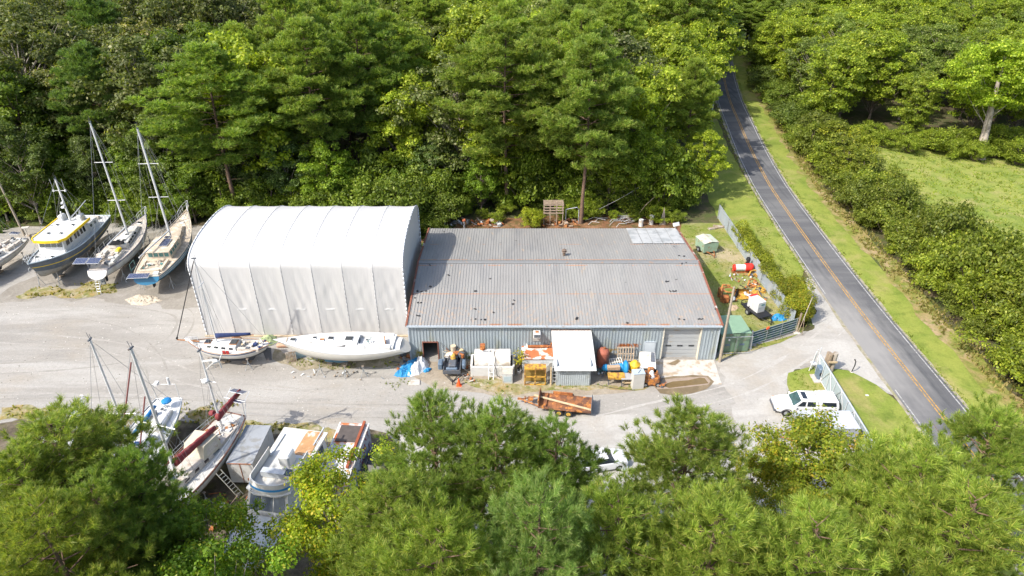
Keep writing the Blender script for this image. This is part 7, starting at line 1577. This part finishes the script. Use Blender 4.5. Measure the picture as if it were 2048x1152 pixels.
# ---------------- behind the metal building
t = thing('wood_rack', 'weathered slatted timber rack standing behind the middle of the metal roof', 'rack', (5.75,86.3,0)); b = MB(); WR = mat('grey_brown_timber', (.34,.26,.19), .9, var=.2)
for x in (-1.3,-.45,.45,1.3):
    for y in (0,1.2): b.box((x,y,1.6),(.1,.1,3.2))
b.build('post', WR, t); b = MB()
for z in (1.9,2.3,2.7,3.1): b.box((0,-.08,z),(2.8,.05,.14))
for k in range(5): b.box((0,k*.3,3.25),(2.8,.12,.05))
b.build('slats', WR, t)
scrapheap('timber_pile', 'reddish boards and rods under and beside the timber rack', 4.3, 9.5, 85.6, 87.4, 12, [RUST, TEAK, WR], 27, .7)
t = thing('pipe_pile', 'tangle of thin white plastic pipes on the brown ground behind the metal roof', 'pipes', (14.9,87.4,0)); r = random.Random(6); b = MB()
for k in range(20):
    x = r.uniform(-2.8,2.8); y = r.uniform(-1.2,1.4); a = r.uniform(-.45,.45)+(3.14 if r.random() < .5 else 0); l_ = r.uniform(.8,1.8); b.tube([(x,y,.15+k*.01),(x+l_*math.cos(a),y+l_*math.sin(a),.3+k*.012),(x+l_*1.7*math.cos(a+.35),y+l_*1.7*math.sin(a+.35),.15+k*.01)], .035, 5)
b.build('pipes', WHITE, t)
for k, (x_, y_, lab) in enumerate(((17.95,86.0,'white bucket closest to the roof edge behind the metal building'), (19.5,86.6,'taller white drum behind the two back buckets'))):
    t = thing('white_drum', lab, 'drum', (x_,y_,0)); MB().cyl((0,0,0),(0,0,1.0+k*.3),.32,.32,14).build('shell', DIRTYWHITE, t, smooth=True, angle=40); MB().cyl((0,0,1.0+k*.3),(0,0,1.04+k*.3),.33,.33,14).build('rim', WHITE, t)
b = MB(); b.add([(0,0,0),(.9,.1,0),(.5,.3,2.6),(0,.06,0),(.9,.16,0),(.5,.36,2.6)],[(0,1,2),(5,4,3),(0,3,4,1),(1,4,5,2),(2,5,3,0)]); tag(b.build('broken_panel', mat('grey_brown_board', (.30,.25,.20), .9, var=.2)), 'pointed broken board standing in the bushes behind the back right roof corner', 'board', loc=(20.6,86.3,0))
tag(MB().tube([(0,0,0),(1.3,.8,1.6),(2.9,1.9,2.6)], .045).build('pole_rod', PALEWOOD), 'thin pale pole leaning into the bushes above the white drums', 'pole', loc=(17.6,88.2,.2))
tag(MB().tube([(-.9,0,0),(-.9,0,2.3),(.6,0,2.6),(.9,.2,2.2),(.9,.2,0)], .05).build('pipe_arch', GREYPL), 'grey pipe arch beside the timber rack', 'pipe', loc=(8.4,86.6,0))
scrapheap('scrap_heap', 'long heap of rusty and grey pipes behind the left part of the metal roof', -10.4, -1.2, 85.8, 87.6, 22, [RUST, STEEL, WOOD], 28, .8)
for k, (px_, py_, lab) in enumerate(((867,431,'leftmost orange capped stake behind the metal roof'),(888,434,'orange capped stake second from the left behind the metal roof'),(928,440,'orange capped stake right of the other two behind the metal roof'))):
    p = G(px_, py_, 1.8); t = thing('marker_stake', lab, 'stake', (p.x,p.y,0)); MB().cyl((0,0,0),(0,0,1.7),.14,.1,8).build('post', GREYPL, t); MB().rbox((0,0,1.8),(.42,.42,.22),.06).build('cap', mat('faded_orange', (.70,.20,.09), .6, var=.1), t)
tag(MB().box((0,0,.6),(.9,.06,1.0), rz=.5).build('grey_sheet', mat('grey_scrap_sheet', (.30,.33,.36), .5, var=.1)), 'grey metal sheet standing behind the right rear corner of the building', 'metal sheet', loc=(21.6,76.6,0))
tag(MB().box((0,0,.12),(2.4,.5,.2), rz=.35).box((.5,.6,.1),(1.5,.3,.12), rz=-.2).build('timber_offcuts', WOOD), 'grey timber offcuts on the grass near the fence behind the building', 'timber', loc=tuple(G(1432,457)))

# ---------------- vehicles
BODYW = mat('white_car_paint', (.66,.66,.66), .22, var=.02, spec=.6)
def truck(loc, rz):
    t = thing('pickup_truck', 'white crew cab pickup with a white bed cap parked beside the grey trailer', 'pickup truck', loc, rz)
    W = .95; b = MB()
    # side profile rings along x: (x, half width low, z0, shoulder z, half width shoulder)
    st = [(-2.75,.82,.55,1.08,.80),(-2.62,.92,.42,1.12,.88),(-1.6,.96,.40,1.14,.93),(0,.97,.38,1.12,.94),(1.0,.97,.38,1.12,.93),(1.3,.97,.40,1.10,.92),(2.2,.95,.42,1.04,.86),(2.62,.88,.48,.95,.76),(2.82,.70,.55,.84,.60)]
    rr = []
    for x,w_,z0,z1,ws in st: zm = (z0+z1)/2; rr.append([(x,-w_*.92,z0),(x,-w_,zm),(x,-ws,z1-.05),(x,-ws*.93,z1),(x,0,z1+.05),(x,ws*.93,z1),(x,ws,z1-.05),(x,w_,zm),(x,w_*.92,z0)])
    b.loft(rr, close=True, caps=True); body = b.build('body', BODYW, t, smooth=True, angle=40)
    b = MB(); cb = [(-2.7,-2.62,.84,.76,1.12,1.82),]
    # cab and cap as a tapered house: base ring, top ring
    def house(x0,x1,xt0,xt1,wb,wt,z0,z1,name,m):
        q = MB(); B_ = [(x0,-wb,z0),(x1,-wb,z0),(x1,wb,z0),(x0,wb,z0)]; T_ = [(xt0,-wt,z1-.05),(xt1,-wt,z1-.05),(xt1,wt,z1-.05),(xt0,wt,z1-.05)]; T2 = [(xt0+.06,-wt+.1,z1),(xt1-.1,-wt+.1,z1),(xt1-.1,wt-.1,z1),(xt0+.06,wt-.1,z1)]
        q.loft([B_,T_,T2]); return q.build(name, m, t, smooth=True, angle=30)
    cab = house(-.85,1.35,-.80,.62,.90,.74,1.08,1.74,'cab',BODYW); cap = house(-2.70,-.9,-2.58,-.92,.89,.76,1.10,1.76,'bed_cap',BODYW)
    def sw(x0,x1,xt0,xt1,z0,z1,sg,par,base=(.90,1.08),top=(.74,1.69)):
        f = lambda z: base[0]+(top[0]-base[0])*(z-base[1])/(top[1]-base[1])+.012; q = MB(); q.add([(x0,sg*f(z0),z0),(x1,sg*f(z0),z0),(xt1,sg*f(z1),z1),(xt0,sg*f(z1),z1)],[(0,1,2,3)]); q.build('window', GLASS, par)
    for sg in (1,-1): sw(.28,1.02,.25,.58,1.16,1.62,sg,cab); sw(-.62,.14,-.58,.12,1.16,1.62,sg,cab); sw(-2.45,-1.15,-2.38,-1.18,1.22,1.62,sg,cap,(.89,1.10),(.76,1.71))
    def lerp(z): f = (z-1.08)/(.61); return 1.35+(.62-1.35)*f+.015
    q = MB(); q.add([(lerp(1.13),-.80,1.13),(lerp(1.13),.80,1.13),(lerp(1.66),.68,1.66),(lerp(1.66),-.68,1.66)],[(0,1,2,3)]); q.build('windscreen', mat('windscreen_glass', (.04,.075,.075), .06, var=.4, scale=3, spec=.8), cab)
    q = MB(); q.box((.28,0,1.747),(.42,.95,.02)); q.build('sunroof', GLASS, cab)
    q = MB(); q.box((-2.66,0,1.42),(.02,1.3,.4)); q.build('rear_window', GLASS, cap)
    for x in (1.85,-1.8):
        for sg in (1,-1):
            wheel(t, x, sg*.84, .38, .38, .24); q = MB(); P_ = [(x+.47*math.cos(a), sg*.975, .40+.47*math.sin(a)) for a in [k*math.pi/8 for k in range(9)]]; q.tube(P_, .035, 5); q.build('wheel_arch', DKGREY, body)
    q = MB(); q.box((2.80,0,.52),(.22,1.5,.2)); q.build('bumper', DKGREY, body); q = MB(); q.box((2.80,0,.75),(.08,.9,.16)); q.build('grille', GREYPL, body)
    for sg in (1,-1):
        q = MB(); q.rbox((2.66,sg*.62,.80),(.28,.32,.16),.05); q.build('headlight', mat('lamp_glass', (.5,.52,.53), .1, var=.1), body); q = MB(); q.box((2.60,sg*.80,.80),(.18,.1,.12)); q.build('indicator', mat('amber_lamp', (.75,.28,.02), .3), body)
        q = MB(); q.rbox((1.15,sg*1.05,1.18),(.14,.2,.18),.04); q.build('mirror', BODYW, body)
    q = MB()
    for sg in (1,-1): q.box((.18,sg*.975,.80),(.015,.01,.5)); q.box((-.75,sg*.97,.80),(.015,.01,.5)); q.box((0,sg*.985,.95),(.2,.02,.04))
    q.build('door_line', GREYPL, body); return t
p = G(1612,822); truck((26.65,47.75,0), R(180-3))
t = thing('enclosed_trailer', 'grey enclosed box trailer parked against the white pickup, under the small maple', 'trailer', (26.75,43.95,0), R(180))
b = MB(); b.box((0,0,1.3),(4.9,2.2,1.9)); b.build('body', mat('grey_trailer_side', (.30,.31,.34), .5, var=.05), t); b = MB(); b.box((0,0,2.27),(4.96,2.26,.04)); b.build('roof', mat('grey_trailer_roof', (.42,.44,.47), .45, var=.06), t); b = MB(); b.box((2.2,.75,2.32),(.3,.55,.1)); b.build('roof_vent', BLACK, t)
b = MB(); b.cyl((2.4,-.8,.5),(3.9,0,.5),.06); b.cyl((2.4,.8,.5),(3.9,0,.5),.06); b.cyl((3.8,-.15,.1),(3.8,-.15,1.0),.05); b.build('tongue', RUST, t); wheel(t, 3.7, -.3, .2, .2, .12)
for y in (1.12,-1.12): wheel(t, -.4, y, .36, .36, .22); wheel(t, .45, y, .36, .36, .22)
MB().box((-2.47,0,1.3),(.03,2.0,1.7)).build('rear_door', mat('grey_trailer_door', (.22,.22,.24), .5), t)
# orange things right of the trailer under the trees
def orange(label, px_, py_, seed): t = thing('orange_machine_part', label, 'machine part', tuple(G(px_, py_, .3)*Vector((1,1,0))), seed); b = MB(); b.tube([(-.6,0,.1),(-.3,.2,.9),(.4,.2,.9),(.7,0,.2)], .1, 6); b.box((0,0,.2),(1.0,.6,.3)); b.build('frame', EQYEL, t); clutter(t, (-.5,.5,-.3,.3,.3), seed, [EQYEL, DKGREY], 'fittings', .3, 6)
orange('orange curved machine frame right of the grey trailer', 1702, 893, 61); orange('orange machine part under the yellow sapling', 1718, 925, 62); orange('orange machine part below the small maple', 1662, 940, 63)
tag(MB().box((0,0,.2),(2.3,1.6,.06), rx=R(4)).build('rusty_plate', RUST), 'flat red rusty plate on the ground below the small maple', 'metal plate', loc=tuple(G(1592,950)), rz=.6)
tag(MB().rbox((0,0,.3),(2.3,1.6,.6),.3).build('pale_hull_part', CONC), 'pale concrete block under the maple near the orange parts', 'block', loc=tuple(G(1690,915)))
# white car and shrink wrapped thing behind the centre pines
def car(label, loc, rz, paint, name='parked_car'):
    t = thing(name, label, 'car', loc, rz); b = MB(); st = [(-2.2,.75,.4,.85,.7),(-2.0,.86,.32,.95,.8),(-1,.9,.3,.98,.86),(1,.9,.3,.95,.86),(1.8,.86,.34,.85,.78),(2.15,.72,.42,.72,.6)]; rr = []
    for x,w_,z0,z1,ws in st: rr.append([(x,-w_*.95,z0),(x,-w_,.6),(x,-ws,z1),(x,0,z1+.05),(x,ws,z1),(x,w_,.6),(x,w_*.95,z0)])
    b.loft(rr); body = b.build('body', paint, t, smooth=True, angle=35); b = MB(); b.loft([[(-1.6,-.8,.92),(1.1,-.8,.92),(1.1,.8,.92),(-1.6,.8,.92)],[(-1.0,-.62,1.38),(.4,-.62,1.38),(.4,.62,1.38),(-1.0,.62,1.38)]]); b.build('window', GLASS, t); b = MB(); b.rbox((-.3,0,1.40),(1.5,1.28,.06),.03); b.build('roof', paint, t)
    for x in (-1.35,1.35):
        for sg in (1,-1): wheel(t, x, sg*.8, .32, .32, .2)
    return t
p = G(1200,932); car('white car showing between the centre pines', (p.x,p.y,0), R(12), BODYW); car('black car mostly hidden right of the rusty container', (-10.9,40.6,0), R(80), mat('black_car_paint', (.015,.015,.018), .25, var=.05))
o = crumple('clear_wrap', w2((1233,935),(1238,915),(1248,912),(1255,925),(1255,938),(1245,945)), .9, mat('milky_wrap', (.55,.57,.58), .35, var=.15), seed=61); tag(o, 'crumpled clear plastic wrap beside the white car', 'plastic')
o = crumple('blue_tarp', w2((1222,930),(1228,920),(1236,925),(1234,935)), .4, BLUETARP, seed=62); tag(o, 'small blue tarp beside the white car', 'tarp')
# grey box body and rusty container at front left
t = thing('box_trailer', 'dull grey box trailer between the ketch and the cream motor yacht', 'trailer', (-21.35,40.9,0), R(88))
b = MB(); b.box((0,0,1.35),(4.3,2.05,2.1)); b.build('body', mat('pale_box_side', (.48,.47,.45), .6, var=.06, dirt=(.36,.32,.27), dthr=.62), t); b = MB(); b.box((0,0,2.43),(4.36,2.1,.07)); b.build('roof', mat('dull_grey_roof', (.27,.285,.30), .7, var=.10, dirt=(.22,.22,.21), dthr=.55, scale=.7), t)
b = MB(); b.cyl((-2.18,-.95,2.4),(-2.18,.95,2.4),.04); b.box((-2.17,0,1.35),(.03,.04,2.0)); b.box((-2.17,-.6,.7),(.03,.5,.25)); b.build('door_trim', RUST, t)
for y in (1.0,-1.0): wheel(t, .2, y, .36, .36, .22)
RC_ = mat('rusty_white_container', (.55,.55,.54), .7, var=.12, dirt=[((.45,.12,.03), .56, .55, .04), ((.62,.22,.06), .60, 2.6, .03)])
t = thing('shipping_container', 'rusty white container with a dark mat and a rusty beam on its roof', 'container', (-13.45,40.1,0), R(85.5)); KX, KY, KZ = 3.05, 1.22, 2.6
b = MB(); pr = ribs(-KX,KX,.28,.16,.035)
b.loft([[(x,-KY-h_,0.1) for x,h_ in pr],[(x,-KY-h_,KZ-.05) for x,h_ in pr]], close=False, caps=False); b.loft([[(x,KY+h_,.1) for x,h_ in pr],[(x,KY+h_,KZ-.05) for x,h_ in pr]], close=False, caps=False)
b.build('side_wall', mat('grey_white_container_side', (.42,.43,.45), .7, var=.15, dirt=[((.20,.05,.06), .60, 1.3, .03), ((.16,.17,.19), .60, 2.5, .05)]), t)
b = MB(); b.loft([[(x,-KY,KZ-.01+h_) for x,h_ in pr],[(x,KY,KZ-.01+h_) for x,h_ in pr]], close=False, caps=False); b.build('roof', RC_, t); MB().box((-KX,0,1.3),(.05,2.4,2.5)).build('end_wall', RC_, t); MB().box((KX,0,1.3),(.05,2.4,2.5)).build('end_wall', RC_, t)
b = MB()
for y in (-KY,KY): b.box((0,y,KZ-.02),(2*KX+.1,.1,.12)); b.box((0,y,.1),(2*KX+.1,.1,.14))
b.build('edge_rail', DIRTYWHITE, t); MB().box((1.75,.12,KZ+.07),(1.9,1.75,.03)).build('roof_mat', mat('dark_brown_mat', (.085,.07,.062), .9, var=.2), t)
MB().box((.55,-.85,KZ+.16),(5.2,.2,.2)).build('roof_beam', mat('red_brown_beam', (.27,.07,.03), .75, var=.2), t)
b = MB()
for y, z, s_ in ((0,1.7,.5),(.0,1.2,.4)):
    pass
r = random.Random(8)
for k in range(14): x = r.uniform(-.6,2.6); z = r.uniform(.8,2.3); b.box((x,-KY-.045,z),(r.uniform(.05,.12),.02,r.uniform(.3,.7)), ry=r.uniform(-.9,.9))
b.build('painted_scrawl', mat('dark_red_scrawl', (.25,.02,.05), .7), t)
scrapheap('scrap_heap', 'dirty tarps, pipes and debris under the pines at the front left', -24, -17.5, 33.5, 38.5, 9, [WOOD, DIRTYWHITE, RUST], 71, .5)
scrapheap('scrap_heap', 'loose pale poles and boards beside the bow of the ketch', -31, -27, 30.5, 34, 9, [PALEWOOD, ALU, WOOD], 72, .9)
for (px_, py_, s_, lab) in ((205,965,.9,'blue tarp under the front left pine, upper one'),(190,995,.9,'blue tarp under the front left pine, lower one')):
    q = G(px_, py_); o = crumple('blue_tarp', [(q.x-s_,q.y-.6),(q.x+.2,q.y-.9),(q.x+s_,q.y),(q.x,q.y+.8)], .7, BLUETARP, seed=int(px_)); tag(o, lab, 'tarp')
tag(crumple('gravel_mound', w2((250,600),(275,590),(310,592),(325,602),(290,612),(262,610)), .18, mat('sand_mound', (.42,.36,.28), .95, var=.12, bump=.4), seed=81), 'low sandy mound below the stern of the motorsailer', 'mound')
bpy.context.view_layer.update()
